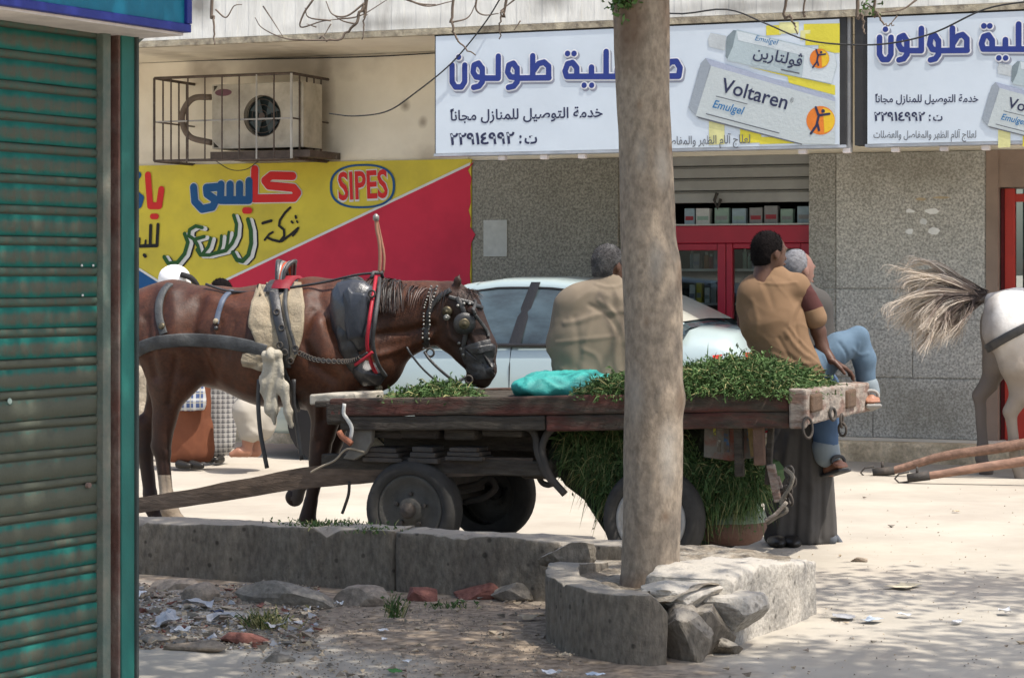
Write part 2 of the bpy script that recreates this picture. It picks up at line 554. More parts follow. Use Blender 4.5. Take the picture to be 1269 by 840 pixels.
def granite(name, c, d):
    if name in _M: return _M[name]
    m = mat(name, c, .75, .10, 2, 0, spec=.25)
    t = m.node_tree; N = t.nodes; L = t.links; b = N['Principled BSDF']
    src = b.inputs['Base Color'].links[0].from_socket
    tc = N.new('ShaderNodeTexCoord')
    vo = N.new('ShaderNodeTexNoise'); vo.inputs['Scale'].default_value = 55; vo.inputs['Detail'].default_value = 3; vo.inputs['Roughness'].default_value = .7
    L.new(tc.outputs['Object'], vo.inputs['Vector'])
    rp = N.new('ShaderNodeMapRange'); rp.inputs[1].default_value = .38; rp.inputs[2].default_value = .64; rp.inputs[3].default_value = .55; rp.inputs[4].default_value = 1.25
    L.new(vo.outputs[0], rp.inputs[0])
    vm = N.new('ShaderNodeVectorMath'); vm.operation = 'SCALE'
    L.new(src, vm.inputs[0]); L.new(rp.outputs[0], vm.inputs['Scale']); L.new(vm.outputs[0], b.inputs['Base Color'])
    return m
m_gran = granite('speckled_stone', (.54, .52, .465), 0)
m_gran2 = granite('speckled_stone_brown', (.29, .275, .225), 0)
m_gran3 = granite('speckled_stone_side', (.38, .365, .32), 0)

def soil_shade_mask():  # brown soil strip, also darkened in colour for the tree shade there
    m = m_ground; t = m.node_tree; N = t.nodes; L = t.links; b = N['Principled BSDF']
    src = b.inputs['Base Color'].links[0].from_socket
    tc = N.new('ShaderNodeTexCoord'); sep = N.new('ShaderNodeSeparateXYZ'); L.new(tc.outputs['Object'], sep.inputs[0])
    no = N.new('ShaderNodeTexNoise'); no.inputs['Scale'].default_value = 2.2; no.inputs['Detail'].default_value = 6; no.inputs['Roughness'].default_value = .65; L.new(tc.outputs['Object'], no.inputs['Vector'])
    def M(op, a, b_=None, c=None):
        n = N.new('ShaderNodeMath'); n.operation = op
        for i, v in enumerate((a, b_, c)):
            if v is None: continue
            if isinstance(v, (int, float)): n.inputs[i].default_value = v
            else: L.new(v, n.inputs[i])
        return n.outputs[0]
    def MR(v, lo, hi):
        n = N.new('ShaderNodeMapRange'); n.inputs[1].default_value = lo; n.inputs[2].default_value = hi; L.new(v, n.inputs[0]); return n.outputs[0]
    nz = M('MULTIPLY_ADD', no.outputs[0], 1.1, -.55)
    q = M('ADD', M('MULTIPLY_ADD', sep.outputs[0], .45, sep.outputs[1]), nz)      # y + .45x
    back = MR(q, 10.9, 10.3)
    edge = M('ADD', M('MULTIPLY_ADD', sep.outputs[0], 1.6, sep.outputs[1]), nz)   # concrete slab toward the lower left
    front = MR(edge, 7.9, 8.25)
    right = MR(M('ADD', sep.outputs[0], nz), .95, .55)
    f = M('MULTIPLY', M('MULTIPLY', back, front), right)
    mx = N.new('ShaderNodeMix'); mx.data_type = 'RGBA'; L.new(M('MULTIPLY', f, .9), mx.inputs[0]); L.new(src, mx.inputs[6])
    n2 = N.new('ShaderNodeTexNoise'); n2.inputs['Scale'].default_value = 25; n2.inputs['Detail'].default_value = 4; L.new(tc.outputs['Object'], n2.inputs['Vector'])
    cr = N.new('ShaderNodeMix'); cr.data_type = 'RGBA'; cr.inputs[6].default_value = (.15, .11, .075, 1); cr.inputs[7].default_value = (.34, .265, .195, 1); L.new(MR(n2.outputs[0], .35, .65), cr.inputs[0])
    L.new(cr.outputs[2], mx.inputs[7]); L.new(mx.outputs[2], b.inputs['Base Color'])
soil_shade_mask()
# ---- ground: one sheet, finely relieved where it is seen close
def ground():
    fx = np.arange(-5, 6.01, .055); fy = np.arange(7.5, 20.01, .055)
    xs = np.concatenate([[-1500, -400, -100, -40, -20, -10], fx, [10, 20, 40, 100, 400, 1500]])
    ys = np.concatenate([[-800, -100, -20, 0, 4, 6], fy, [24, 30, 60, 200, 800, 2500]])
    X, Y = np.meshgrid(xs, ys, indexing='ij')
    P = np.stack([X.ravel(), Y.ravel(), 0 * X.ravel()], 1)
    near = np.clip((10.6 - (P[:, 1] + P[:, 0] * .42)) / .6, 0, 1) * np.clip((1.2 - P[:, 0]) / .6, 0, 1)
    z = .008 * fbm(P * 1.1, 3, 3) + near * (.022 * fbm(P * 3.5, 4, 8) + .008 * fbm(P * 14, 3, 4))
    inner = (abs(P[:, 0]) < 5.5) & (P[:, 1] > 7) & (P[:, 1] < 19.5)
    P[:, 2] = np.where(inner, z, 0)
    m = MB(); m.grid(P.reshape(len(xs), len(ys), 3))
    o = m.obj('ground', m_ground, smooth=True, recalc=False)
    # make sure it faces up
    o.data.update()
    if o.data.polygons[0].normal.z < 0: o.data.flip_normals()
    tag(o, 'pale dusty street surface with patches of dirt', None, kind='structure')
ground()

# ---- concrete walls built as displaced lofts
def loft_wall(name, path, H, T, material, parent=None, rough=.012, seed=0, step=.035):
    P = [np.array(p, float) for p in path]
    seg = [np.linalg.norm(P[i + 1] - P[i]) for i in range(len(P) - 1)]
    cum = np.concatenate([[0], np.cumsum(seg)])
    n = max(4, int(cum[-1] / step)); s = np.linspace(0, cum[-1], n)
    xs = np.interp(s, cum, [p[0] for p in P]); ys = np.interp(s, cum, [p[1] for p in P])
    H = np.interp(s, cum, H) if not np.isscalar(H) else np.full(n, H)
    for _ in range(2):
        xs[1:-1] = (xs[:-2] + xs[1:-1] * 2 + xs[2:]) / 4; ys[1:-1] = (ys[:-2] + ys[1:-1] * 2 + ys[2:]) / 4
    tx, ty = np.gradient(xs), np.gradient(ys); L_ = np.hypot(tx, ty); nx_, ny_ = -ty / L_, tx / L_
    sec = []
    for z in np.linspace(-.05, .93, 9): sec.append((0, z, 0))
    sec += [(.012, .985, 0), (.03, 1, 0)]
    for d in np.linspace(.12, .88, 5): sec.append((d, 1, 1))
    sec += [(.97, 1, 0), (.99, .98, 0), (1, .9, 0), (1, .5, 0), (1, -.05, 0)]
    G = np.zeros((n, len(sec), 3))
    for j, (d, z, f) in enumerate(sec):
        G[:, j, 0] = xs + nx_ * d * T; G[:, j, 1] = ys + ny_ * d * T; G[:, j, 2] = z * H
    V = G.reshape(-1, 3)
    nz = fbm(V * 6 + seed, 4, seed); nz2 = fbm(V * 22 + seed, 3, seed + 5)
    for k in range(3):
        V[:, k] += rough * (1.1 * fbm(V * 5 + 13 * k + seed, 3, seed + k) + .6 * fbm(V * 20 + 7 * k, 3, seed + 9 + k))
    edge = np.tile(np.array([.9 < z_ < 1.01 and d_ < .05 or d_ > .95 and z_ > .9 for d_, z_, _ in sec]), n)
    chip = np.clip(fbm(V * 9 + 40 + seed, 3, seed + 77) - .12, 0, 1)
    V[:, 2] -= edge * chip * .11
    m = MB(); m.add(V, [(i * len(sec) + j, (i + 1) * len(sec) + j, (i + 1) * len(sec) + j + 1, i * len(sec) + j + 1) for i in range(n - 1) for j in range(len(sec) - 1)])
    m.F.append(list(range(len(sec)))); m.M.append(0)
    m.F.append(list(range((n - 1) * len(sec), n * len(sec)))[::-1]); m.M.append(0)
    return m.obj(name, material, parent, smooth=True)

kerb = thing('low_kerb_wall', 'long low grey concrete kerb wall running behind the tree planter towards the green shutter', 'kerb', (0, 0, 0))
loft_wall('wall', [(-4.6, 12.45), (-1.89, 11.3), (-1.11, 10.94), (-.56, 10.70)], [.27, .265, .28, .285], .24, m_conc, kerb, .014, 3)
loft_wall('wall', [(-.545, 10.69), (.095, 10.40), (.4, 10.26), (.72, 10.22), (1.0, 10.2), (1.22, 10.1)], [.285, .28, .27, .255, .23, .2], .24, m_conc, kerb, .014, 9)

pl = thing('tree_planter', 'broken concrete planter around the foot of the tree, its front corner crumbled', 'planter', (0, 0, 0))
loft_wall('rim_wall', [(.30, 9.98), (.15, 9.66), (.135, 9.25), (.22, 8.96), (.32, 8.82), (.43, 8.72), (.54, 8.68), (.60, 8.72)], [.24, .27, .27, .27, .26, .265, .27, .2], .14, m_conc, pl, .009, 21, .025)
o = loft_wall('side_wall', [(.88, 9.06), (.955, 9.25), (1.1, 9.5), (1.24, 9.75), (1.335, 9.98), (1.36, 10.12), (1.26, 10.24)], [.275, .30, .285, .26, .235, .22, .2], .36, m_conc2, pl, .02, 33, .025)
def lump(name, c, r, seed, material, parent=None, sub=3, amp=.28, sq=None):
    bm = bmesh.new(); bmesh.ops.create_icosphere(bm, subdivisions=sub, radius=1)
    V = np.array([v.co[:] for v in bm.verts]); Fc = [[v.index for v in f.verts] for f in bm.faces]; bm.free()
    # facetted stone: cut by random planes
    rg = np.random.default_rng(seed)
    for _ in range(13):
        d = rg.normal(size=3); d /= np.linalg.norm(d); t = .45 + .3 * rg.random()
        q = V @ d; V = V - np.outer(np.clip(q - t, 0, None), d)
    V = V * 1.35 * (1 + .25 * amp * fbm(V * 1.7 + seed, 3, seed)[:, None] + .07 * fbm(V * 6, 3, seed)[:, None])
    V = V * np.array(r)
    a = rg.random() * 6.28; ca, sa = math.cos(a), math.sin(a)
    if sq is None: V = V @ np.array([[ca, sa, 0], [-sa, ca, 0], [0, 0, 1]])
    return mesh_obj(name, V + np.array(c, float), Fc, material, parent, False)
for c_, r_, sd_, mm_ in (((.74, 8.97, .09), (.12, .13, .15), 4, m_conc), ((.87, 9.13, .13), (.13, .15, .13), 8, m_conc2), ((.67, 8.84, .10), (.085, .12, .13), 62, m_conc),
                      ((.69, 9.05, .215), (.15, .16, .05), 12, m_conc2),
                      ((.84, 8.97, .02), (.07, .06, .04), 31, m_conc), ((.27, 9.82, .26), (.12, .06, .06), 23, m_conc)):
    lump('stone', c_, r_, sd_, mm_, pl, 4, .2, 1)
def soil():
    poly = np.array([(.22, 9.95), (.2, 9.6), (.2, 9.25), (.28, 8.98), (.45, 8.82), (.6, 8.82), (.8, 9.0), (1.05, 9.45), (1.2, 9.8), (1.25, 10.1), (1.0, 10.4), (.3, 10.45)])
    c = poly.mean(0); n = 30
    m = MB(); G = []
    per = np.concatenate([poly, poly[:1]]); L_ = np.linspace(0, len(poly), 90)
    ring = np.stack([np.interp(L_, range(len(per)), per[:, 0]), np.interp(L_, range(len(per)), per[:, 1])], 1)
    for i in range(n + 1):
        t = i / n; q = c + (ring - c) * t
        G.append(np.concatenate([q, np.zeros((len(q), 1))], 1))
    G = np.array(G); V = G.reshape(-1, 3)
    V[:, 2] = .215 + .03 * np.clip((V[:, 0] - .5) / .3, 0, 1) + .03 * fbm(V * 4, 4, 2) + .02 * fbm(V * 15, 3, 5)
    m.grid(V.reshape(G.shape)); return m.obj('soil', m_soil, pl, smooth=True)
soil()

# ---- pavement with its kerb stones in front of the shops
m_kst = mat('kerb_stone', (.74, .61, .43), .95, .3, 8, .9, 25, col2=(.44, .35, .23), mixs=5, mixt=.5, bdist=.012, fine=40)
m_pav = mat('pavement_screed', (.72, .67, .58), .95, .15, 4, .3, 30)
pav = MB().box(-16, 9, -.30, 3, -.05, .165).obj('pavement', m_pav)
pav.location = (FA.ox, FA.oy, 0); pav.rotation_euler = (0, 0, R(-STREET)); pav['kind'] = 'structure'; pav['label'] = 'narrow raised pavement along the shop fronts'
x = -9.0; i = 0
while x < 8:
    Lk = .8 + .5 * random.random()
    MB().box(x, x + Lk - .015, -.46 - .01 * random.random(), -.305, -.05, .17 - .012 * random.random()).obj('kerb_stone', m_kst, pav, bevel=.018, jit=.016, jf=6)
    x += Lk; i += 1

# ================================================================== THE BUILDING
bld = FA.thing('shop_building', 'cream and grey stone fronted building with shops under a long stained balcony', 'building')
xL, x583, x770, x1003, x1222 = -10.0, A(583), A(772), A(1003), A(1222)
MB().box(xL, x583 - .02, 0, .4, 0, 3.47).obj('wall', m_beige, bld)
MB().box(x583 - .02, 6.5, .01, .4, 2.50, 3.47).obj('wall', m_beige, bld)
MB().box(x583 - .02, x770, .02, .4, 0, 2.498).obj('wall', m_gran2, bld)
MB().box(x1003, x1222, -.012, .5, 0, 2.498).obj('wall', m_gran3, bld)
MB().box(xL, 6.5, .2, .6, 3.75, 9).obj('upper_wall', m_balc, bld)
# balcony
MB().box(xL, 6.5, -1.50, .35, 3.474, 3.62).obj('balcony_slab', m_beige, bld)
lip = MB().box(xL, 6.5, -1.565, -1.503, 3.44, 3.49).obj('balcony_drip_edge', mat('grimy_edge', (.42, .37, .27), .95, .4, 8, .6, 20, col2=(.12, .10, .08), mixs=9, mixt=.58, bdist=.02), bld, jit=.006, jf=6)
m = MB()
for k in range(150):
    a0 = xL + .11 * k
    if a0 > 6.4: break
    m.box(a0 + .0005, a0 + .1095, -1.555 - .0025 * (k % 2), -1.46, 3.494, 4.6)
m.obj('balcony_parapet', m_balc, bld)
def stain_shade(m, spots, col):
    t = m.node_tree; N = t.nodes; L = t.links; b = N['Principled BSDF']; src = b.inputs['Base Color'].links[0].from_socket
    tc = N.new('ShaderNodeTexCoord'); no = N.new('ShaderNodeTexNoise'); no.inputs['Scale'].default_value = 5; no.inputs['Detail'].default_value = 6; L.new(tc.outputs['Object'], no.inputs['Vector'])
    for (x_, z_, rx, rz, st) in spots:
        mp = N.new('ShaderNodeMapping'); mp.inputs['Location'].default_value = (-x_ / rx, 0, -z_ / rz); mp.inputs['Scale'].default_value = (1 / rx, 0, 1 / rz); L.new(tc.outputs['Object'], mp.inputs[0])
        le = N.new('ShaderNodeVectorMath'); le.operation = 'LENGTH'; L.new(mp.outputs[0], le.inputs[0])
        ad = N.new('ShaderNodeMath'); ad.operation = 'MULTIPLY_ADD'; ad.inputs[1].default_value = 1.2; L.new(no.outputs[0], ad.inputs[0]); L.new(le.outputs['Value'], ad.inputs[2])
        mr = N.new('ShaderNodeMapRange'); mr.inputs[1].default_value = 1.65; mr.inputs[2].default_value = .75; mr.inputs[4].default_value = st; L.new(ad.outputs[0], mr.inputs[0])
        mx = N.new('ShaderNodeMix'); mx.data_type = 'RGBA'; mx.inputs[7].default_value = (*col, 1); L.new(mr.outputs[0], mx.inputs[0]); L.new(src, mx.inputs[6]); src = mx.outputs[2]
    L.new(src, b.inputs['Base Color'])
stain_shade(m_beige, [(A(360), 3.42, .9, .22, .45), (A(402), 3.1, .12, .5, .6), (A(250), 3.35, .25, .25, .5), (A(502), 3.0, .06, .06, .7), (A(524), 2.85, .05, .06, .6), (A(530), 2.55, .25, .12, .4), (A(230), 2.6, .5, .1, .35)], (.20, .15, .11))  # spots are grime; the wide one under the balcony also paints shade
stain_shade(m_balc, [(A(250, 1.5), 3.8, .18, .25, .9), (A(690, 1.5), 3.75, .25, .25, .8), (A(760, 1.5), 3.8, .12, .2, .7), (A(470, 1.5), 3.55, .9, .08, .5), (A(950, 1.5), 3.55, 1.2, .07, .5)], (.20, .19, .17))
stain_shade(m_gran, [(A(1085), .55, .5, .35, .4), (A(1160), .35, .6, .3, .45), (A(1130), 2.45, .9, .35, .5)], (.20, .18, .13))  # damp near the ground; the broad top spot paints shade under the sign
# granite cladding panels
def panel(pxa, pxb, pya, pyb, material, ref=1100):
    za = EYE - (pya - 340) * FA.world((A(ref), 0, 0))[1] / FPX; zb = EYE - (pyb - 340) * FA.world((A(ref), 0, 0))[1] / FPX
    za = min(za, 2.495); zb = max(zb, .168)
    return MB().box(A(pxa) + .001, A(pxb) - .001, -.022, .018, zb + .001, za - .001).obj('stone_panel', material, bld, bevel=.004)
for (a_, b_) in ((1003, 1036), (1037, 1221)):
    mm = m_gran3 if a_ == 1003 else m_gran
    panel(a_, b_, 150, 357, mm)
for (a_, b_) in ((1003, 1036), (1037, 1131), (1132, 1221)):
    mm = m_gran3 if a_ == 1003 else m_gran
    panel(a_, b_, 359, 467, mm)
for (a_, b_) in ((1003, 1082), (1083, 1221)):
    panel(a_, b_, 469, 560, m_gran)
panel(586, 767, 150, 428, m_gran2, 680); panel(586, 767, 430, 560, m_gran3, 680)
# notice and scraps of torn posters
nb = MB().box(A(601), A(630), -.034, -.026, AZ(601, 318)[1], AZ(601, 273)[1]).obj('paper_notice', mat('faded_paper', (.47, .48, .44), .9, .12, 20, .1), None)
nb.location = bld.location; nb.rotation_euler = bld.rotation_euler
tag(nb, 'faded grey paper notice pasted on the stone wall beside the red painted board', 'notice')
sc_pts = [(1129, 262, 8, 4), (1156, 262, 13, 5), (1145, 275, 8, 6), (1128, 287, 8, 5), (1158, 286, 9, 7), (1141, 247, 10, 3), (1168, 245, 16, 2)]
for k, (px, py, ww, hh) in enumerate(sc_pts):
    x0, z0 = AZ(px, py); s_ = .0066
    rg = np.random.default_rng(k)
    poly = [(x0 + ww * s_ * .75 * math.cos(t) * (.6 + .6 * rg.random()), z0 + hh * s_ * .8 * math.sin(t) * (.6 + .6 * rg.random())) for t in np.linspace(0, 6.28, 8)[:-1]]
    o = MB().prism(poly, -.028, -.023).obj('poster_scrap', mat('torn_paper', (.85, .85, .82), .9) if k < 5 else mat('torn_paper_tan', (.50, .40, .26), .9), bld)

# roller shutter half lowered, shop 1
m_sh = mat('grey_shutter_metal', (.33, .33, .31), .55, .15, 4, .1, 20, metal=.2)
z250 = AZ(900, 251)[1]
for k in range(6):
    zb = z250 + .105 * k
    m = MB(); pr = [(.10, 0), (.085, .004), (.085, .08), (.095, .088), (.082, .095), (.10, .102)]
    G = np.array([[(xx, y_, zb + z_) for (y_, z_) in pr] for xx in (x770, x1003)])
    m.grid(G).obj('shutter_slat', m_sh, bld)
MB().tube([(A(886), .06, z250 + .08), (A(884), .03, z250 + .02), (A(888), .02, z250 - .05), (A(891), .05, z250 + .03)], .014, 8).obj('shutter_handle', mat('dark_iron', (.05, .045, .04), .6, .3, 20, .2), bld)

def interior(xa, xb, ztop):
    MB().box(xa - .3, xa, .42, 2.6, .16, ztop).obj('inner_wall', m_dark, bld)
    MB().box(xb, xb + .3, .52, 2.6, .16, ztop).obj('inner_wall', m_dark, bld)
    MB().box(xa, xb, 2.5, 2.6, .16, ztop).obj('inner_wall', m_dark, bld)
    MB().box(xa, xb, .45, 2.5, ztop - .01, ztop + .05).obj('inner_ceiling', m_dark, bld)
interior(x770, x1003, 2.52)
m_red = mat('crimson_frame_paint', (.42, .014, .035), .45, .12, 5, .05, 30, spec=.5)
m_red2 = mat('vermilion_frame_paint', (.46, .03, .015), .45, .12, 5, .05, 30, spec=.5)
def Z(py, px=920, d=0): return AZ(px, py, d)[1]
# red shop cabinet front
cabf = FA.thing('glazed_shop_front', 'crimson framed glazed doors of the pharmacy under a half lowered grey shutter', 'shop door')
def fb(xa, xb, za, zb, nm='frame_rail', ya=.13, yb=.21, mm=m_red):
    return MB().box(xa, xb, ya, yb, za, zb).obj(nm, mm, cabf, bevel=.006)
fb(x770 + .003, x1003 - .003, Z(301), Z(279), 'frame_rail')
fb(x770 + .003, x1003 - .003, .17, .75, 'kick_panel')
for (pa, pb) in ((772, 786), (883, 893.5), (894, 902), (987, 1002.5)):
    fb(A(pa) + .003, A(pb), .752, Z(301) - .003, 'stile', ya=.128 if pa == 894 else .132)
fb(A(786), A(883), Z(310), Z(301) - .003, 'frame_rail', ya=.14); fb(A(902), A(987), Z(308), Z(301) - .003, 'frame_rail', ya=.14)
g = glass('shop_glass', (.74, .78, .78), .94)
for pa, pb in ((786, 883), (902, 987)):
    MB().box(A(pa), A(pb), .165, .17, .752, Z(309)).obj('pane', g, cabf)
m_shelf = mat('pale_shelf', (.50, .50, .46), .7, .1)
shelf_y = (333, 376, 418)
for py in shelf_y:
    MB().box(x770 + .02, x1003 - .02, .22, .55, Z(py) - .02, Z(py)).obj('shelf', m_shelf, cabf)
MB().box(x770 + .02, x1003 - .02, .56, .60, .4, Z(279)).obj('cabinet_back', mat('cabinet_back_dark', (.06, .06, .06), .9), cabf)
cols = {'white': (.62, .62, .58), 'pale green': (.30, .42, .34), 'yellow': (.50, .42, .05), 'dark red': (.35, .04, .05), 'blue': (.06, .13, .30), 'pale blue': (.32, .42, .46), 'orange': (.45, .17, .05), 'grey': (.28, .28, .27)}
def pack(px, pz, wpx, hpx, cname, kind, ly, label, group, bottle=False):
    x0 = A(px); w_ = wpx * .0067; h_ = hpx * .0067
    m = MB()
    t = FA.thing(kind, label, 'box' if not bottle else 'bottle', group)
    t.location = FA.world((x0, ly, pz)).tolist()
    mc = mat('pack_' + cname.replace(' ', '_'), cols[cname], .5, .15, 20, 0)
    if bottle:
        m.lathe((0, 0, 0), (0, 0, 1), [(0, 0), (0, w_ * .5), (h_ * .72, w_ * .5), (h_ * .8, w_ * .25)], 10).obj('bottle_body', mc, t, True)
        MB().lathe((0, 0, h_ * .8), (0, 0, 1), [(0, w_ * .3), (h_ * .2, w_ * .3), (h_ * .2, 0)], 10).obj('cap', mat('pack_white', cols['white'], .5, .15, 20, 0), t)
    else:
        m.box(-w_ / 2, w_ / 2, -.04, .04, 0, h_).obj('carton', mc, t, bevel=.003)
        MB().box(-w_ * .4, w_ * .4, -.043, -.0405, h_ * .25, h_ * .5).obj('printed_band', mat('pack_' + random.choice(['blue', 'dark_red', 'grey', 'pale_green']), (.2, .2, .25), .5), t)
    t.rotation_euler = (0, 0, R(-STREET))
names = ['top shelf', 'middle shelf', 'lowest shelf']
for si, py in enumerate(shelf_y):
    for (pa, pb, side) in ((838, 881, 'left'), (904, 985, 'right')):
        px = pa + 3; n_ = 0
        while px < pb - 4:
            wpx = random.uniform(5, 10); hp = random.uniform(17, 29)
            cn = random.choice(list(cols)) if si != 1 else random.choice(['white', 'pale green', 'yellow', 'blue', 'pale blue', 'grey'])
            bt = random.random() < .4
            n_ += 1
            pack(px + wpx / 2, Z(py) + .001, wpx, hp, cn, 'medicine_bottle' if bt else 'medicine_box', .30 + .05 * random.random(),
                 f'{cn} {"bottle" if bt else "carton"}, {["first","second","third","fourth","fifth","sixth","seventh","eighth","ninth","tenth","eleventh","twelfth","thirteenth","fourteenth"][n_-1]} from left on {names[si]}, {side} red door',
                 'medicines on the pharmacy shelves', bt)
            px += wpx + random.uniform(.6, 2.5)
MB().box(x770 + .02, x1003 - .02, .11, .45, Z(279) + .002, Z(279) + .015).obj('ledge', m_shelf, cabf)
px = 838; n_ = 0
while px < 998:
    wpx = random.uniform(11, 20); hp = random.uniform(18, 23); n_ += 1
    cn = random.choice(['pale blue', 'pale green', 'grey', 'pale blue', 'white'])
    pack(px + wpx / 2, Z(279) + .016, wpx, hp, cn, 'storage_tub', .26, f'{cn} plastic tub under the grey shutter, {["first","second","third","fourth","fifth","sixth","seventh","eighth","ninth","tenth","eleventh","twelfth"][n_-1]} tub from the tree', 'tubs on the ledge over the pharmacy door')
    px += wpx + random.uniform(1, 6)

# second shop on the right
xe = 6.5
m_jamb = mat('brown_jamb', (.30, .22, .17), .8, .15, 4, .2)
MB().box(x1222 + .002, A(1237), -.02, .5, 0, 2.498).obj('door_jamb', m_jamb, bld)
MB().box(A(1237), xe, .0, .5, 2.2, 2.498).obj('lintel', m_jamb, bld)
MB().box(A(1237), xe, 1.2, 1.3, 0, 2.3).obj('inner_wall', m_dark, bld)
MB().box(xe - .3, xe, .0, 1.2, 0, 2.2).obj('wall', m_gran, bld)
sf2 = FA.thing('second_shop_front', 'red framed glazed shop front at the right edge behind the white horse', 'shop door')
MB().box(A(1238), A(1243), .08, .14, .17, 2.19).obj('frame_post', mat('maroon_frame', (.16, .02, .025), .5), sf2, bevel=.005)
MB().box(A(1243) + .002, A(1256), .06, .14, .17, 2.19).obj('frame_post', m_red2, sf2, bevel=.005)
MB().box(A(1254) + .002, A(1330), .07, .13, Z(250, 1250), Z(240, 1250)).obj('frame_rail', m_red2, sf2, bevel=.005)
MB().box(A(1268), A(1274), .072, .132, .17, Z(250, 1250) - .002).obj('frame_post', m_red2, sf2, bevel=.005)
MB().box(A(1254) + .002, A(1330), .07, .13, .17, .7).obj('kick_panel', m_red2, sf2, bevel=.005)
MB().box(A(1254) + .002, A(1330), .1, .105, .7, 2.19).obj('pane', g, sf2)
for k, (pya, pyb, cc) in enumerate([(262, 290, 'grey'), (292, 335, 'pale green'), (338, 352, 'blue'), (205, 236, 'grey')]):
    pack(1262, Z(pyb, 1260), 9, pyb - pya, cc, 'stacked_carton', .5, f'{cc} carton behind the glass of the second shop, {["third from top","second from bottom","lowest","topmost"][k]} of four', 'cartons in the second shop window')

# ---- painted wall board (yellow / red / blue)
brd = FA.thing('painted_wall_board', 'long yellow and red painted advertising board with blue corner behind the brown horse', 'sign')
d0 = .03
def B(px, py, d=d0): p = FA.pt(px, py, -d); return (p[0], p[2])
m_yel = mat('yellow_sign_paint', (.66, .54, .06), .75, .10, 2, .05, 30, col2=(.50, .41, .06), mixs=1.5, mixt=.6)
m_rds = mat('red_sign_paint', (.60, .032, .065), .75, .07, 2, .05, 30, col2=(.44, .025, .05), mixs=1.2, mixt=.6)
m_bls = mat('blue_sign_paint', (.015, .09, .24), .75, .10, 2, .05)
m_wht = mat('white_sign_paint', (.68, .68, .64), .75, .05, 2, 0)
m_grn = mat('green_letter_paint', (.03, .10, .03), .8, .1, 2, 0)
m_blk = mat('black_letter_paint', (.02, .02, .02), .8, .1, 2, 0)
m_lr = mat('red_letter_paint', (.62, .03, .03), .75, .08, 2, 0)
tl = B(60, 204); tr = B(584, 197); zt = (tl[1] + tr[1]) / 2; zb = .7
MB().box(tl[0], tr[0], -.03, -.002, zb, B(583, 197)[1]).obj('board', m_yel, brd)
e0 = B(583, 204); e1 = B(263, 356); sl = (e1[1] - e0[1]) / (e1[0] - e0[0])
x163 = B(163, 340)[0]
zx = lambda x_: e0[1] + sl * (x_ - e0[0])
bl0 = B(163, 328); bl1 = B(193, 347); sb = (bl1[1] - bl0[1]) / (bl1[0] - bl0[0])
xm = (bl0[1] - sb * bl0[0] - e0[1] + sl * e0[0]) / (sl - sb); zm = zx(xm)
# ragged right edge to the red field
rg = np.random.default_rng(3); edge = []
for t in np.linspace(0, 1, 26): edge.append((tr[0] + .012 * rg.standard_normal(), e0[1] + .02 + (zb - e0[1]) * t))
MB().prism([(xm, zm)] + [e0] + edge + [(xm, zb)], -.035, -.0305).obj('red_field', m_rds, brd)
xfar = tl[0]
MB().prism([(xm - .005, zm), (xm - .005, zb), (xfar, zb), (xfar, bl0[1] + sb * (xfar - bl0[0]))], -.035, -.0305).obj('blue_field', m_bls, brd)
for (pa, pb_, s_) in (((xm, zm), (e0[0], e0[1]), 1), ((xfar, bl0[1] + sb * (xfar - bl0[0])), (xm, zm), -1)):
    m = MB(); m.add([(pa[0], -.0365, pa[1] - .006), (pb_[0], -.0365, pb_[1] - .006), (pb_[0], -.0365, pb_[1] + .018), (pa[0], -.0365, pa[1] + .018)], [(0, 1, 2, 3)])
    m.obj('white_line', m_wht, brd)
def S4(zx_, zy_): p = FA.pt(160 + zx_ / 2.884, 190 + zy_ / 2.884, -.033); return (p[0], p[2])
def S4l(L_): return [S4(*q) for q in L_]
u1 = abs(S4(101, 0)[0] - S4(100, 0)[0])
def paint(name, strokes, w_, mm, ly=-.034, off=(0, 0)):
    out = []
    for st in strokes:
        ww = w_
        if isinstance(st, tuple): st, ww = st
        out.append((S4l([(a + off[0], b + off[1]) for a, b in st]), ww * u1))
    return strokes_mesh(name, out, 1, ly, mm, brd)
redS = [[(585, 82), (508, 80), (486, 98), (500, 116), (588, 124), (603, 142), (590, 160), (448, 162)], [(450, 58), (448, 162)]]
bluS = [[(430, 100), (430, 168), (330, 168)], [(396, 112), (396, 168)], [(362, 112), (362, 168)], [(330, 112), (328, 168)],
        [(232, 122), (236, 172), (262, 200), (300, 192), (312, 168), (280, 146), (278, 124), (330, 120)]]
paint('lettering_shadow', redS + bluS, 31, m_wht, -.0335)
paint('red_lettering', redS, 25, m_lr, -.038)
paint('blue_lettering', bluS, 25, m_bls, -.042)
paint('red_dot', [[(416, 205), (432, 205)]], 20, m_lr, -.046)
paint('red_lettering', [[(68, 78), (76, 188)], [(76, 188), (108, 188), (116, 130)]], 22, m_lr, -.038)
paint('red_dot', [[(84, 226), (98, 226)]], 18, m_lr, -.038)
paint('blue_lettering', [[(34, 78), (4, 112)], [(-20, 186), (36, 186), (44, 160), (26, 146), (0, 140)]], 21, m_bls, -.038)
paint('black_lettering', [[(104, 255), (100, 330), (40, 332)], [(78, 258), (76, 330)], ([(60, 312), (58, 332)], 7), ([(38, 306), (36, 330), (14, 332)], 9), ([(14, 318), (22, 344), (0, 352)], 8), [(55, 364), (59, 368)], [(16, 376), (24, 380)]], 11, m_blk, -.038)
def S1(q): return ((q[0] / 3.966) * 2.884, (60 + q[1] / 3.966) * 2.884)
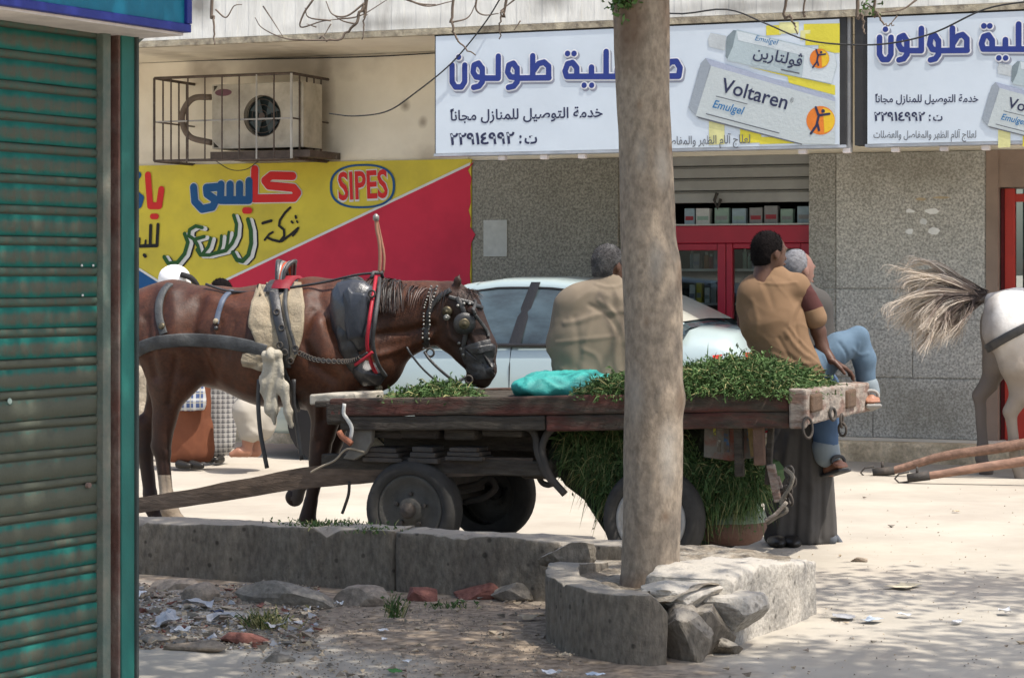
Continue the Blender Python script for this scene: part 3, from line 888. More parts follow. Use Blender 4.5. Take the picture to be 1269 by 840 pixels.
cal = [([S1(q) for q in p_], w_) for p_, w_ in [
    ([(586, 88), (600, 140), (602, 205), (588, 262), (560, 292), (532, 286), (512, 250)], 15), ([(516, 68), (530, 110), (526, 165), (508, 205), (478, 240), (430, 252)], 13),
    ([(492, 150), (486, 200), (476, 238)], 10), ([(456, 168), (452, 212), (440, 250)], 11), ([(430, 252), (398, 262), (352, 262), (336, 236)], 12), ([(404, 180), (392, 222), (362, 258)], 12),
    ([(362, 128), (330, 120), (300, 138), (296, 168), (324, 186), (372, 172)], 12), ([(324, 186), (340, 214), (352, 258)], 12), ([(276, 158), (292, 200), (276, 256), (240, 300), (196, 304), (176, 272)], 14)]]
paint('black_outline', cal, 20, m_blk, -.034, (17, 6)); paint('white_outline', [(a, w_ + 2) for a, w_ in cal], 20, m_wht, -.037, (11, 4))
paint('green_lettering', [(a, w_ - 1) for a, w_ in cal], 14, m_grn, -.041)
paint('black_lettering', [([S1(q) for q in p_], w_) for p_, w_ in [([(792, 30), (766, 56), (742, 92), (738, 118), (762, 138), (764, 168), (742, 196), (706, 188), (684, 178)], 8), ([(832, 130), (800, 158), (752, 194)], 8), ([(832, 130), (822, 150), (806, 168)], 6), ([(708, 150), (690, 160), (668, 188)], 7), ([(658, 106), (700, 94)], 9), ([(820, 72), (822, 80)], 8), ([(800, 98), (806, 104)], 7), ([(826, 96), (830, 102)], 6)]], 9, m_blk, -.038)
# oval badge
cx, cz = S4(834, 118); ra = 108 * u1; rb = 66 * u1
def ring(name, r0a, r0b, r1a, r1b, ly, mm, n=48, ex=2.5):
    def se(a_, b_, t): c_, s_ = math.cos(t), math.sin(t); return (cx + a_ * abs(c_) ** (2 / ex) * (1 if c_ > 0 else -1), ly, cz + b_ * abs(s_) ** (2 / ex) * (1 if s_ > 0 else -1))
    T_ = np.linspace(0, 2 * math.pi, n, endpoint=False)
    if r0a == 0: return mesh_obj(name, [se(r1a, r1b, t) for t in T_], [tuple(range(n))], mm, brd)
    V = [se(r0a, r0b, t) for t in T_] + [se(r1a, r1b, t) for t in T_]
    return mesh_obj(name, V, [(k, (k + 1) % n, n + (k + 1) % n, n + k) for k in range(n)], mm, brd)
ring('badge_border', ra * .93, rb * .91, ra, rb, -.038, m_bls)
text_mesh('badge_lettering_edge', 'SIPES', S4(746, 170), S4(930, 160), 122 * u1, -.036, m_wht, brd, bold=.045)
text_mesh('badge_lettering', 'SIPES', S4(750, 166), S4(926, 156), 116 * u1, -.040, m_lr, brd, bold=.022)

# ---- pharmacy signs
SD = 1.50
m_face = mat('sign_vinyl', (.60, .67, .73), .5, .08, 1.2, .12, 2.5, spec=.3)
m_frame = mat('sign_frame_dark', (.035, .035, .035), .6, .2)
m_nav = mat('navy_letter', (.025, .045, .22), .6, 0)
m_navd = mat('letter_shadow_grey', (.28, .30, .36), .6, 0)
m_whv = mat('letter_outline_white', (.75, .76, .78), .6, 0)
m_txt = mat('dark_text', (.03, .035, .08), .6, 0)
m_gtx = mat('grey_text', (.12, .13, .15), .6, 0)
m_yv = mat('print_yellow', (.68, .60, .06), .6, .05)
m_cart = mat('print_carton_face', (.50, .55, .55), .6, .04, 2)
m_cart2 = mat('print_carton_side', (.30, .34, .38), .6, .04, 2)
m_cart3 = mat('print_carton_top', (.38, .42, .52), .6, .04, 2)
m_tub = mat('print_tube', (.42, .50, .52), .6, .04, 2); m_tubl = mat('print_tube_light', (.58, .64, .66), .6, .04, 2)
m_or = mat('print_orange', (.70, .20, .03), .6, .1); m_yo = mat('print_amber', (.75, .48, .03), .6, .05)
m_bt = mat('print_blue_text', (.03, .17, .38), .6, 0)
def C5(zx_, zy_): p = FA.pt(530 + zx_ / 3.845, zy_ / 3.845, -SD - .06); return (p[0], p[2])
def T5(zx_, zy_): p = FA.pt(820 + zx_ / 4.94, 20 + zy_ / 4.94, -SD - .06); return (p[0], p[2])
def V6(zx_, zy_): p = FA.pt(1040 + zx_ / 4.419, zy_ / 4.419, -SD - .06); return (p[0], p[2])
HS = [[(118, 312), (118, 392), (134, 416), (162, 416), (178, 392), (178, 312)], ([(149, 274)], 25),
      [(262, 330), (244, 303), (222, 312), (218, 345), (232, 368), (262, 372)], [(262, 326), (262, 392), (246, 412), (220, 418)], [(262, 374), (338, 374), (338, 270)],
      [(428, 330), (410, 303), (388, 312), (382, 345), (396, 368), (428, 372)], [(428, 326), (428, 392), (412, 412), (386, 418)], [(428, 374), (580, 372)],
      [(502, 268), (502, 372)], [(502, 345), (530, 305), (556, 298), (578, 318), (578, 372)],
      [(712, 366), (712, 325), (692, 300), (668, 306), (656, 340), (664, 366), (712, 366)], ([(668, 257)], 25), ([(699, 257)], 25),
      [(712, 366), (852, 366), (852, 248)], [(782, 322), (782, 366)], ([(747, 408)], 24), ([(783, 408)], 24),
      [(852, 366), (905, 366), (905, 330)], [(905, 366), (960, 366), (960, 320)], [(985, 300), (1010, 330), (1010, 366), (960, 366)], [(1045, 366), (1198, 364), (1204, 325), (1186, 294), (1160, 296), (1136, 320), (1120, 345)], [(1075, 330), (1075, 366)]]
def heading(sign, fn, ww):
    S_ = [([fn(*q) for q in (st[0] if isinstance(st, tuple) else st)], (st[1] if isinstance(st, tuple) else 25) * ww) for st in HS]
    def off(dx, dz, g_): return [([(a + dx, b + dz) for a, b in st], w_ + g_) for st, w_ in S_]
    y0 = -SD - .061
    strokes_mesh('heading_shadow', off(.012, -.016, .022), 1, y0, m_navd, sign, step=1e-5)
    strokes_mesh('heading_outline', off(0, 0, .022), 1, y0 - .003, m_whv, sign, step=1e-5)
    strokes_mesh('heading_lettering', S_, 1, y0 - .006, m_nav, sign, step=2e-5)
def flat(name, pts, ly, mm, par): return mesh_obj(name, [(a, ly, b) for a, b in pts], [tuple(range(len(pts)))], mm, par)
def circ(fn, c, r, n=28, a0=0, a1=2 * math.pi, sy=1): return [fn(c[0] + r * math.cos(t), c[1] + r * sy * math.sin(t)) for t in np.linspace(a0, a1, n)[:-1]]
def product(sign, fn, k, full=True):
    y = -SD - .0605
    def fl(nm, pts, mm, l): return flat(nm, [fn(*q) for q in pts], y - .0015 * l, mm, sign)
    # yellow pixels
    for a in [(640, 60, 90, 60), (720, 40, 120, 70), (870, 50, 220, 70), (880, 110, 210, 70), (960, 180, 130, 50), (850, 90, 60, 60)]:
        fl('yellow_patch', [(a[0], a[1]), (a[0] + a[2], a[1] - 4), (a[0] + a[2], a[1] + a[3] - 4), (a[0], a[1] + a[3])], m_yv if a[0] not in (720, 850) else mat('print_pale_yellow', (.66, .64, .30), .6), .5 + .1 * (a[0] % 7))
    for a in [(290, 640, 95, 150), (480, 690, 130, 90), (600, 740, 215, 45)]:
        fl('yellow_patch', [(a[0], a[1]), (a[0] + a[2], a[1] + 5), (a[0] + a[2], a[1] + a[3] - 5), (a[0], a[1] + a[3])], m_yv if a[0] > 300 else mat('print_pale_yellow', (.66, .64, .30), .6), .5 + .1 * (a[0] % 7))
    fl('yellow_band', [(530, 312), (620, 330), (1062, 425), (1062, 485), (780, 410), (770, 372)], m_yv, 1.6)
    # tube
    fl('tube_cap', [(300, 104), (395, 122), (388, 212), (290, 188), (284, 140)], mat('print_cap', (.50, .54, .55), .6), 2)
    fl('tube_neck', [(440, 88), (398, 130), (392, 250), (404, 268), (450, 262), (470, 120), (470, 90)], mat('print_tube_dark', (.20, .25, .27), .6), 2.4)
    fl('tube_body', [(460, 84), (1060, 228), (1075, 300), (1040, 420), (400, 272), (404, 262), (436, 190)], m_tub, 3)
    fl('tube_highlight', [(462, 92), (1060, 236), (1066, 290), (470, 150)], m_tubl, 3.4)
    fl('tube_end', [(880, 190), (1060, 232), (1072, 300), (1040, 414), (860, 376)], m_tubl, 3.6)
    # carton
    fl('carton_side', [(270, 260), (305, 290), (212, 612), (185, 585), (166, 560), (240, 290)], m_cart2, 4)
    fl('carton_top', [(270, 258), (1062, 500), (1062, 540), (304, 308)], m_cart3, 4.2)
    fl('carton_face', [(304, 306), (1062, 524), (1062, 786), (860, 782), (210, 612)], m_cart, 4.6)
    fl('carton_shadow', [(210, 612), (860, 782), (860, 790), (230, 628)], m_gtx, 4.7)
    for c, r in (((975, 640), 88), ((968, 262), 60)):
        flat('badge_disc', circ(fn, c, r), y - .0015 * 5.2, m_or, sign)
        flat('badge_disc_half', circ(fn, (c[0] + r * .1, c[1]), r * .88, 16, -1.5, 1.6), y - .0015 * 5.6, m_yo, sign)
        q = r / 88
        st = [[(945 - 975, 560 - 640), (962 - 975, 610 - 640)], [(962 - 975, 610 - 640), (1028 - 975, 600 - 640)], [(965 - 975, 605 - 640), (950 - 975, 670 - 640)], [(950 - 975, 670 - 640), (915 - 975, 720 - 640)], [(955 - 975, 660 - 640), (965 - 975, 700 - 640)], ([(990 - 975, 583 - 640)], 22)]
        uu = abs(fn(101, 0)[0] - fn(100, 0)[0])
        out = []
        for s_ in st:
            w_ = 14
            if isinstance(s_, tuple): s_, w_ = s_
            out.append(([fn(c[0] + a * q, c[1] + b * q) for a, b in s_], w_ * q * uu))
        strokes_mesh('badge_figure', out, 1, y - .0015 * 6.2, m_txt, sign, step=1e-5)
    uu = abs(fn(101, 0)[0] - fn(100, 0)[0])
    def tx(body, a, b, h, mm, bold=0, slant=0): text_mesh('printed_words', body, fn(*a), fn(*b), h * uu, y - .0015 * 6, mm, sign, bold=bold, slant=slant)
    tx('Voltaren', (358, 462), (762, 572), 118, m_txt, .012)
    tx('®', (785, 528), (805, 533), 40, m_gtx)
    tx('Emulgel', (312, 560), (492, 604), 66, m_bt, .012, .2)
    tx('Emulgel', (572, 150), (706, 178), 44, m_bt, .0, .2)
    tx(shape_ar('ڤولتارين'), (560, 252), (855, 312), 90, m_txt, .012)
    for p_, q_, w_ in (((335, 492), (525, 540), 5), ((275, 600), (720, 718), 6), ((735, 330), (842, 352), 8)):
        strokes_mesh('small_print_line', [([fn(*p_), fn(*q_)], w_ * uu)], 1, y - .0015 * 6, m_gtx, sign)

def pharmacy_sign(label, xa, xb, left_border):
    s_ = FA.thing('pharmacy_sign', label, 'sign', 'pharmacy signs under the balcony')
    MB().box(xa, xb, -SD - .06, -SD + .10, 2.478, 3.425).obj('sign_face', m_face, s_)
    MB().box(xa - left_border, xa - .002, -SD - .05, -SD + .10, 2.47, 3.435).obj('frame_side', m_frame, s_)
    MB().box(xb + .002, xb + .05, -SD - .05, -SD + .10, 2.47, 3.435).obj('frame_side', m_frame, s_)
    MB().box(xa - .02, xb + .05, -SD - .055, -SD + .09, 2.455, 2.4765).obj('frame_bottom', mat('alu_trim', (.5, .52, .55), .4, metal=.5), s_)
    MB().box(xa - .02, xb + .05, -SD - .04, -SD + .09, 3.426, 3.442).obj('frame_top', m_frame, s_)
    return s_
sx0, sx1 = AZ(540, 190, SD + .06)[0], AZ(1040, 180, SD + .06)[0]
s1 = pharmacy_sign('long pharmacy sign left of the gap, with blue heading, tube and carton picture', sx0, sx1, .012)
heading(s1, C5, abs(C5(101, 0)[0] - C5(100, 0)[0]))
uc = abs(C5(101, 0)[0] - C5(100, 0)[0])
text_mesh('delivery_line', shape_ar('خدمة التوصيل للمنازل مجاناً'), C5(108, 576), C5(834, 558), 62 * uc, -SD - .062, m_txt, s1, bold=.018)
text_mesh('phone_number', '٢٢٩١٤٩٩٢', C5(106, 690), C5(414, 684), 70 * uc, -SD - .062, m_txt, s1, bold=.03)
text_mesh('phone_letter', ':', C5(436, 683), C5(448, 683), 70 * uc, -SD - .062, m_txt, s1, bold=.03)
text_mesh('phone_letter', shape_ar('ت'), C5(462, 684), C5(522, 683), 62 * uc, -SD - .062, m_txt, s1, bold=.03)
text_mesh('small_caption', shape_ar('لعلاج آلام الظهر والمفاصل والعضلات'), AZ(776, 181, SD + .06), AZ(930, 177.5, SD + .06), 15 * .0061, -SD - .0685, m_gtx, s1, bold=.008)
product(s1, T5, 1)
sy0 = AZ(1075, 180, SD + .06)[0]
s2 = pharmacy_sign('second pharmacy sign at the right edge of the picture, cut off by the frame', sy0, sy0 + 3.0, .10)
h0 = C5(118, 392); h1 = V6(222, 300); kx = (V6(700, 0)[0] - V6(222, 0)[0]) / (C5(578, 0)[0] - C5(118, 0)[0]); kz = .94
heading(s2, lambda a, b: (h1[0] + (C5(a, b)[0] - h0[0]) * kx, h1[1] + (C5(a, b)[1] - h0[1]) * kz), uc * .92)
uv = abs(V6(101, 0)[0] - V6(100, 0)[0])
text_mesh('delivery_line', shape_ar('خدمة التوصيل للمنازل مجاناً'), V6(197, 562), V6(762, 560), 56 * uv, -SD - .062, m_txt, s2, bold=.018)
text_mesh('phone_number', '٢٢٩١٤٩٩٢', V6(190, 662), V6(470, 662), 66 * uv, -SD - .062, m_txt, s2, bold=.03)
text_mesh('phone_letter', ':', V6(490, 662), V6(501, 662), 66 * uv, -SD - .062, m_txt, s2, bold=.03)
text_mesh('phone_letter', shape_ar('ت'), V6(514, 662), V6(566, 662), 56 * uv, -SD - .062, m_txt, s2, bold=.03)
text_mesh('small_caption', shape_ar('لعلاج آلام الظهر والمفاصل والعضلات'), V6(188, 756), V6(750, 756), 54 * uv, -SD - .062, m_gtx, s2, bold=.006)
t0_ = T5(212, 612); v0_ = V6(815, 690)
product(s2, lambda a, b: (v0_[0] + (T5(a, b)[0] - t0_[0]) * .72, v0_[1] + (T5(a, b)[1] - t0_[1]) * .72), .72)
pole = MB().lathe((A(1052, SD), -SD, 2.42), (0, 0, 1), [(0, .03), (1.05, .03)], 12).obj('sign_post', mat('galvanised', (.35, .35, .34), .5, metal=.6), None, True)
pole.location = bld.location; pole.rotation_euler = bld.rotation_euler
tag(pole, 'thin metal post in the dark gap between the two pharmacy signs', 'post')
m_brk = mat('white_bracket', (.65, .60, .58), .6)
for px in (623, 675, 722, 995, 1050): MB().box(A(px, SD) - .03, A(px, SD) + .03, -SD - .03, -SD + .03, 2.415, 2.4535).obj('bracket', m_brk, s1, bevel=.006)
for px in (1110, 1170, 1222): MB().box(A(px, SD) - .03, A(px, SD) + .03, -SD - .03, -SD + .03, 2.415, 2.4535).obj('bracket', m_brk, s2, bevel=.006)

# ---- air conditioner and its cage
ac = FA.thing('air_conditioner', 'dirty cream outdoor air conditioner unit inside a rusty cage above the yellow board', 'air conditioner')
m_ac = mat('grimy_cream_metal', (.48, .43, .34), .6, .2, 5, .1, col2=(.30, .26, .20), mixs=4, mixt=.6)
m_iron = mat('rusty_cage_iron', (.10, .075, .06), .75, .4, 15, .3, col2=(.28, .26, .23), mixs=6, mixt=.68, mixw=.05)
fl_ = .55
xa, xb = A(263, fl_), A(376, fl_); za, zb_ = Z(104, 300, fl_), Z(184, 300, fl_)
# casing as a frame round the fan opening
cxf, czf = AZ(325, 144, fl_); rf = .185
n = 32; ang = [2 * math.pi * k / n for k in range(n)]
def sqp(t):
    c_, s_ = math.cos(t), math.sin(t)
    kx = ((xb if c_ > 0 else xa) - cxf) / c_ if abs(c_) > 1e-6 else 1e9
    kz = ((za if s_ > 0 else zb_) - czf) / s_ if abs(s_) > 1e-6 else 1e9
    q = min(abs(kx), abs(kz)); return (cxf + q * c_, czf + q * s_)
m = MB()
V = [(cxf + rf * math.cos(t), -fl_, czf + rf * math.sin(t)) for t in ang] + [(sqp(t)[0], -fl_, sqp(t)[1]) for t in ang] + [(cxf + rf * math.cos(t), -fl_ + .08, czf + rf * math.sin(t)) for t in ang]
m.add(V, [(k, (k + 1) % n, n + (k + 1) % n, n + k) for k in range(n)] + [(k, (k + 1) % n, 2 * n + (k + 1) % n, 2 * n + k) for k in range(n)])
m.box(xa, xb, -fl_ + .10, -fl_ + .36, zb_, za)
m.box(xa, xb, -fl_ + .001, -fl_ + .10, za - .012, za); m.box(xa, xb, -fl_ + .001, -fl_ + .10, zb_, zb_ + .012)
m.box(xa, xa + .012, -fl_ + .001, -fl_ + .10, zb_ + .012, za - .012); m.box(xb - .012, xb, -fl_ + .001, -fl_ + .10, zb_ + .012, za - .012)
m.obj('casing', m_ac, ac)
flat('fan_well', [(cxf + rf * .99 * math.cos(t), czf + rf * .99 * math.sin(t)) for t in ang], -fl_ + .078, mat('fan_dark', (.02, .03, .03), .8), ac)
for k in range(4):
    t = 1.57 * k + .4
    P = [(cxf + .02 * math.cos(t), czf + .02 * math.sin(t)), (cxf + .16 * math.cos(t - .1), czf + .16 * math.sin(t - .1)), (cxf + .15 * math.cos(t + .8), czf + .15 * math.sin(t + .8))]
    MB().prism(P, -fl_ + .03 + .004 * k, -fl_ + .036 + .004 * k).obj('fan_blade', mat('fan_blade', (.07, .09, .09), .5), ac)
m = MB()
for rr in (.05, .10, .15, .182):
    m.tube([(cxf + rr * math.cos(t), -fl_ - .004, czf + rr * math.sin(t)) for t in np.linspace(0, 6.2832, 28)[:-1]], .003, 4, closed=True)
m.lathe((cxf, -fl_ - .004, czf), (0, -1, 0), [(0, .03), (.008, .03), (.008, 0)], 16)
m.obj('fan_grille', m_iron, ac)
lx, lz = AZ(277, 115, fl_)
flat('name_badge', [(lx + .085 * math.cos(t), lz + .032 * math.sin(t)) for t in ang], -fl_ - .003, mat('badge_plum', (.14, .06, .07), .5), ac)
MB().box(xa + .02, xb + .1, -.62, -.02, zb_ - .09, zb_ - .03).obj('support_bracket', m_iron, ac)
P = spline([(*(AZ(262, 120, fl_ - .1)[:1]), -fl_ + .1, Z(120, 262, .5)), (A(240, .5), -.5, Z(122, 240, .5)), (A(228, .5), -.5, Z(136, 228, .5)), (A(226, .5), -.5, Z(152, 226, .5)), (A(236, .5), -.5, Z(170, 236, .5)), (A(262, .5), -.5, Z(177, 262, .5))], 30)
MB().tube(P, .028, 10).obj('hose', mat('hose_tape', (.17, .13, .10), .8, .25, 12, .3), ac, True)

cg = FA.thing('iron_cage', 'rusty iron bar cage fixed to the wall around the air conditioner', 'cage')
D = .70
ca, cb = A(192, D), A(362, D); ct, cbm = Z(94, 280, D), Z(198, 280, D)
def rod(a, b, r=.009, nm='bar', mm=None): return MB().tube([a, b], r, 6).obj(nm, mm or m_iron, cg)
for z_ in (ct, cbm, (ct + cbm) / 2 - .02):
    rr = .014 if z_ != (ct + cbm) / 2 - .02 else .008
    rod((ca, -D, z_), (cb, -D, z_), rr, 'rail', mat('pale_rail', (.36, .34, .31), .7) if rr < .01 else None)
    rod((ca, -D, z_), (ca, 0, z_), rr, 'rail'); rod((cb, -D, z_), (cb, 0, z_), rr, 'rail')
nb_ = 9
for k in range(nb_): rod((ca + (cb - ca) * k / (nb_ - 1), -D - .012, cbm), (ca + (cb - ca) * k / (nb_ - 1), -D - .012, ct), .013 if k in (0, nb_ - 1) else .008, mm=mat('pale_bar', (.42, .40, .36), .7) if k in (6, 8) else None)
for k in range(1, 5):
    for x_ in (ca, cb): rod((x_, -D + D * k / 5, cbm), (x_, -D + D * k / 5, ct), .009)

# ---- cables
m_cab = mat('cable_black', (.03, .03, .03), .6, 0, bump=0)
def cable(label, pts, d, r=.006, name='cable', mm=None):
    P = [FA.world(FA.pt(px, py, -d)) for px, py in pts]
    o = MB().tube(spline(P, 50), r, 6).obj(name, mm or m_cab, None, True); tag(o, label, 'cable'); return o
cable('black cable sagging across both pharmacy signs', [(740, -6), (830, 17), (900, 12), (950, 30), (1000, 50), (1060, 56), (1110, 53), (1160, 40), (1220, 12), (1275, 2), (1330, -4)], 1.72, .007)
cable('thin wire looping down the cream wall from the pharmacy sign', [(408, 141), (440, 144), (480, 138), (515, 115), (560, 78), (600, 30), (625, -10)], 1.6, .006)
cable('wire pinned along the cream wall under the balcony', [(163, 78), (215, 76), (300, 74), (400, 72), (470, 70), (540, 66)], .02, .006)
cable('short wire hanging from the cage over the yellow board', [(262, 196), (285, 210), (305, 210), (320, 200)], .62, .004)
# ================================================================== KIOSK (left foreground)
KF = Fr(-1.40, 7.57, 59.8)
def K(px, py, d=0.0): return KF.pt(px, py, -d)
kio = KF.thing('shuttered_kiosk', 'teal green kiosk with a dusty closed roller shutter at the left edge', 'kiosk')
def slat_mat():
    m = mat('dusty_teal_slat', (.008, .11, .088), .7, .3, 8, .15, 30, spec=.25)
    t = m.node_tree; N = t.nodes; L = t.links; b = N['Principled BSDF']
    src = b.inputs['Base Color'].links[0].from_socket
    ge = N.new('ShaderNodeTexCoord'); sep = N.new('ShaderNodeSeparateXYZ'); L.new(ge.outputs['Object'], sep.inputs[0])
    # dust lies in the middle band of each slat, thicker on the lower slats
    mp = N.new('ShaderNodeMapping'); mp.inputs['Scale'].default_value = (34, 34, 14); L.new(ge.outputs['Object'], mp.inputs[0])
    no = N.new('ShaderNodeTexNoise'); no.inputs['Scale'].default_value = 1; no.inputs['Detail'].default_value = 6; no.inputs['Roughness'].default_value = .7; L.new(mp.outputs[0], no.inputs['Vector'])
    mpz = N.new('ShaderNodeMath'); mpz.operation = 'MULTIPLY_ADD'; mpz.inputs[1].default_value = 1; mpz.inputs[2].default_value = 0
    a = N.new('ShaderNodeMath'); a.operation = 'SUBTRACT'; a.inputs[1].default_value = .031; L.new(sep.outputs[2], a.inputs[0])
    ab = N.new('ShaderNodeMath'); ab.operation = 'ABSOLUTE'; L.new(a.outputs[0], ab.inputs[0])
    m1 = N.new('ShaderNodeMapRange'); m1.inputs[1].default_value = .011; m1.inputs[2].default_value = .027; m1.inputs[3].default_value = 1; m1.inputs[4].default_value = 0; L.new(ab.outputs[0], m1.inputs[0])
    rib = N.new('ShaderNodeMapRange'); rib.inputs[1].default_value = .066; rib.inputs[2].default_value = .070; L.new(sep.outputs[2], rib.inputs[0])
    oi = N.new('ShaderNodeObjectInfo')
    mx0 = N.new('ShaderNodeMath'); mx0.operation = 'MAXIMUM'; L.new(m1.outputs[0], mx0.inputs[0]); L.new(rib.outputs[0], mx0.inputs[1])
    # amount per slat carried by object colour
    sepc = N.new('ShaderNodeSeparateColor'); L.new(oi.outputs['Color'], sepc.inputs[0])
    ad = N.new('ShaderNodeMath'); ad.operation = 'ADD'; L.new(mx0.outputs[0], ad.inputs[0]); L.new(sepc.outputs[0], ad.inputs[1])
    ns = N.new('ShaderNodeMapRange'); ns.inputs[1].default_value = .25; ns.inputs[2].default_value = .75; ns.inputs[3].default_value = -.75; ns.inputs[4].default_value = .5; L.new(no.outputs[0], ns.inputs[0])
    ad2 = N.new('ShaderNodeMath'); ad2.operation = 'ADD'; ad2.use_clamp = True; L.new(ad.outputs[0], ad2.inputs[0]); L.new(ns.outputs[0], ad2.inputs[1])
    sc_ = N.new('ShaderNodeMath'); sc_.operation = 'MULTIPLY'; sc_.inputs[1].default_value = .92; L.new(ad2.outputs[0], sc_.inputs[0])
    mx = N.new('ShaderNodeMix'); mx.data_type = 'RGBA'; mx.inputs[7].default_value = (.082, .078, .056, 1)
    L.new(sc_.outputs[0], mx.inputs[0]); L.new(src, mx.inputs[6]); L.new(mx.outputs[2], b.inputs['Base Color'])
    return m
m_slat = slat_mat()
x_l = K(-70, 340)[0]; x_r = K(119, 340)[0]
pr = [(.003, -.0005), (-.003, .003), (-.004, .033), (-.003, .066), (.006, .069), (.006, .0725), (-.004, .0745), (-.0055, .084), (-.004, .0945), (.006, .0965), (.006, .0985)]
nx_ = 26; xs = np.linspace(x_l, x_r, nx_)
for k in range(-17, 11):
    z0 = 1.624 + .0992 * k
    G = np.array([[(x_, y_, z_) for (y_, z_) in pr] for x_ in xs])
    V = G.reshape(-1, 3).copy(); V[:, 1] += .0035 * fbm(np.stack([V[:, 0] * 6, V[:, 2] * 8 + k * 3.1, V[:, 2] * 0], 1), 3, k + 40)
    V[:, 2] += .0025 * fbm(np.stack([V[:, 0] * 3, V[:, 2] * 0 + k * 5.7, V[:, 2] * 0], 1), 2, k + 90)
    m = MB(); m.grid(V.reshape(G.shape)); o = m.obj('shutter_slat', m_slat, kio, True, recalc=False)
    o.location = (0, 0, z0)
    dirt = .9 if -9 <= k <= -6 else (.35 if k in (-10, -5) else (.25 if k > 6 else .0))
    o.color = (dirt, 0, 0, 1)
m_gs = mat('greygreen_channel', (.10, .14, .115), .7, .25, 10, .3, col2=(.17, .14, .11), mixs=5, mixt=.55)
m_rust = mat('rusty_channel', (.14, .07, .055), .8, .35, 12, .4, col2=(.22, .18, .15), mixs=7, mixt=.55)
m_tp = mat('teal_plate', (.014, .16, .13), .6, .2, 4, .15, 30, col2=(.03, .10, .082), mixs=2.2, mixt=.52, mixw=.2, stretch=(1, 1, .6))
def kb(pa, pb, ya, yb, nm, mm, z0=-.02, z1=2.44, bv=.003): return MB().box(K(pa, 340)[0], K(pb, 340)[0], ya, yb, z0, z1).obj(nm, mm, kio, bevel=bv)
kb(119.5, 129, -.03, .04, 'guide_channel', m_gs)
kb(129.3, 132.5, -.012, .04, 'guide_channel', m_rust)
kb(132.7, 138.5, .012, .04, 'guide_channel', m_gs)
kb(138.7, 141, -.03, .04, 'guide_channel', m_rust)
kb(141.3, 157, -.035, .04, 'corner_plate', m_tp)
kb(157.2, 160, -.045, .10, 'corner_edge', mat('dark_edge', (.05, .06, .055), .7))
xc = K(160, 340)[0]
MB().box(x_l, xc - .01, .045, .05, -.02, 2.44).obj('shutter_backing', m_dark, kio)
MB().box(x_l, xc, .06, 1.6, -.02, 2.5).obj('kiosk_body', m_tp, kio)
zt_ = K(60, 22)[2]
MB().box(x_l, K(119, 340)[0], -.02, .03, K(117, 33)[2], K(117, 33)[2] + .012).obj('lintel_strip', mat('ochre_strip', (.35, .22, .10), .7), kio)
MB().box(x_l, xc, -.015, .03, K(117, 33)[2] + .014, K(117, 33)[2] + .35).obj('shutter_box', mat('shutter_box_grey', (.08, .10, .11), .6), kio)
# sign over the kiosk
ks = KF.thing('kiosk_sign', 'teal sign box with dark blue border projecting above the kiosk shutter', 'sign')
ds = .22
xr = K(233, 40, ds)[0]; zb_ = K(233, 41, ds)[2]
xl2 = K(-90, 40, ds)[0]
m_kb = mat('kiosk_sign_border', (.02, .03, .20), .5, .1); m_kt = mat('kiosk_sign_teal', (.004, .13, .21), .5, .05)
MB().box(xl2, xr, -ds, -ds + .16, zb_ + .03, zb_ + .6).obj('sign_panel', m_kt, ks)
MB().box(xl2, xr + .004, -ds - .012, -ds + .17, zb_, zb_ + .028).obj('border_bottom', m_kb, ks, bevel=.003)
MB().box(xr - .02, xr + .006, -ds - .014, -ds + .172, zb_ + .029, zb_ + .61).obj('border_end', m_kb, ks, bevel=.003)
MB().box(xl2, xr - .01, -ds + .012, .04, zb_ - .010, zb_ - .001).obj('soffit', mat('white_soffit', (.62, .56, .52), .7), ks)
# small bracket of sheet metal beside the corner
p1, p2, p3 = K(159, 40, -.06), K(184, 41, -.06), K(159, 63, -.06)
MB().prism([(p1[0], p1[2]), (p2[0], p2[2]), (p3[0], p3[2])], .05, .07).obj('eave_bracket', m_gs, kio)
# small litter of bolts and a lock on the shutter
for (px, py) in ((101, 329), (115, 329), (102, 366)):
    p = K(px, py, .008); MB().lathe((p[0], p[1], p[2]), (0, -1, 0), [(0, .004), (.003, .004), (.004, 0)], 8).obj('rivet', mat('bright_rivet', (.6, .6, .58), .4, 0), kio)
p = K(108, 601, .008); MB().lathe((p[0], p[1], p[2]), (0, -1, 0), [(0, .010), (.012, .009), (.013, 0)], 12).obj('lock_boss', m_rust, kio)
p = K(12, 497, .006); MB().lathe((p[0], p[1], p[2]), (0, -1, 0), [(0, .010), (.002, .009), (.002, 0)], 12).obj('paint_blob', mat('pale_blob', (.3, .38, .33), .7), kio)

# ================================================================== TREE
m_bark = mat('smooth_grey_bark', (.265, .21, .155), .9, .10, 6, .45, 40, col2=(.31, .255, .195), mixs=2.6, mixt=.5, mixw=.2, stretch=(1, 1, .6), bdist=.005, fine=40, spec=.15)
stain_shade(m_bark, [(-.09, 2.52, .09, .22, .7), (.08, 2.58, .05, .2, .5), (.125, .98, .03, .08, .6), (.13, 1.5, .03, .10, .5), (.09, 2.02, .03, .025, .7), (-.05, 2.2, .02, .03, .5), (.06, .5, .025, .03, .6), (-.02, 1.3, .02, .035, .5), (.10, 1.75, .02, .05, .5), (0, .16, .3, .10, .6)], (.13, .075, .045))
stain_shade(m_bark, [(.05, 1.95, .04, .12, .5), (-.06, 1.0, .05, .15, .4), (.02, 1.55, .04, .1, .4), (.07, .75, .05, .18, .5), (-.04, 2.0, .03, .1, .35)], (.42, .39, .34))
m_leaf = mat('leaf_green', (.06, .12, .025), .6, .35, 3, 0, spec=.3)
m_twig = mat('grey_twig', (.16, .125, .10), .9, .3, 10, .2)
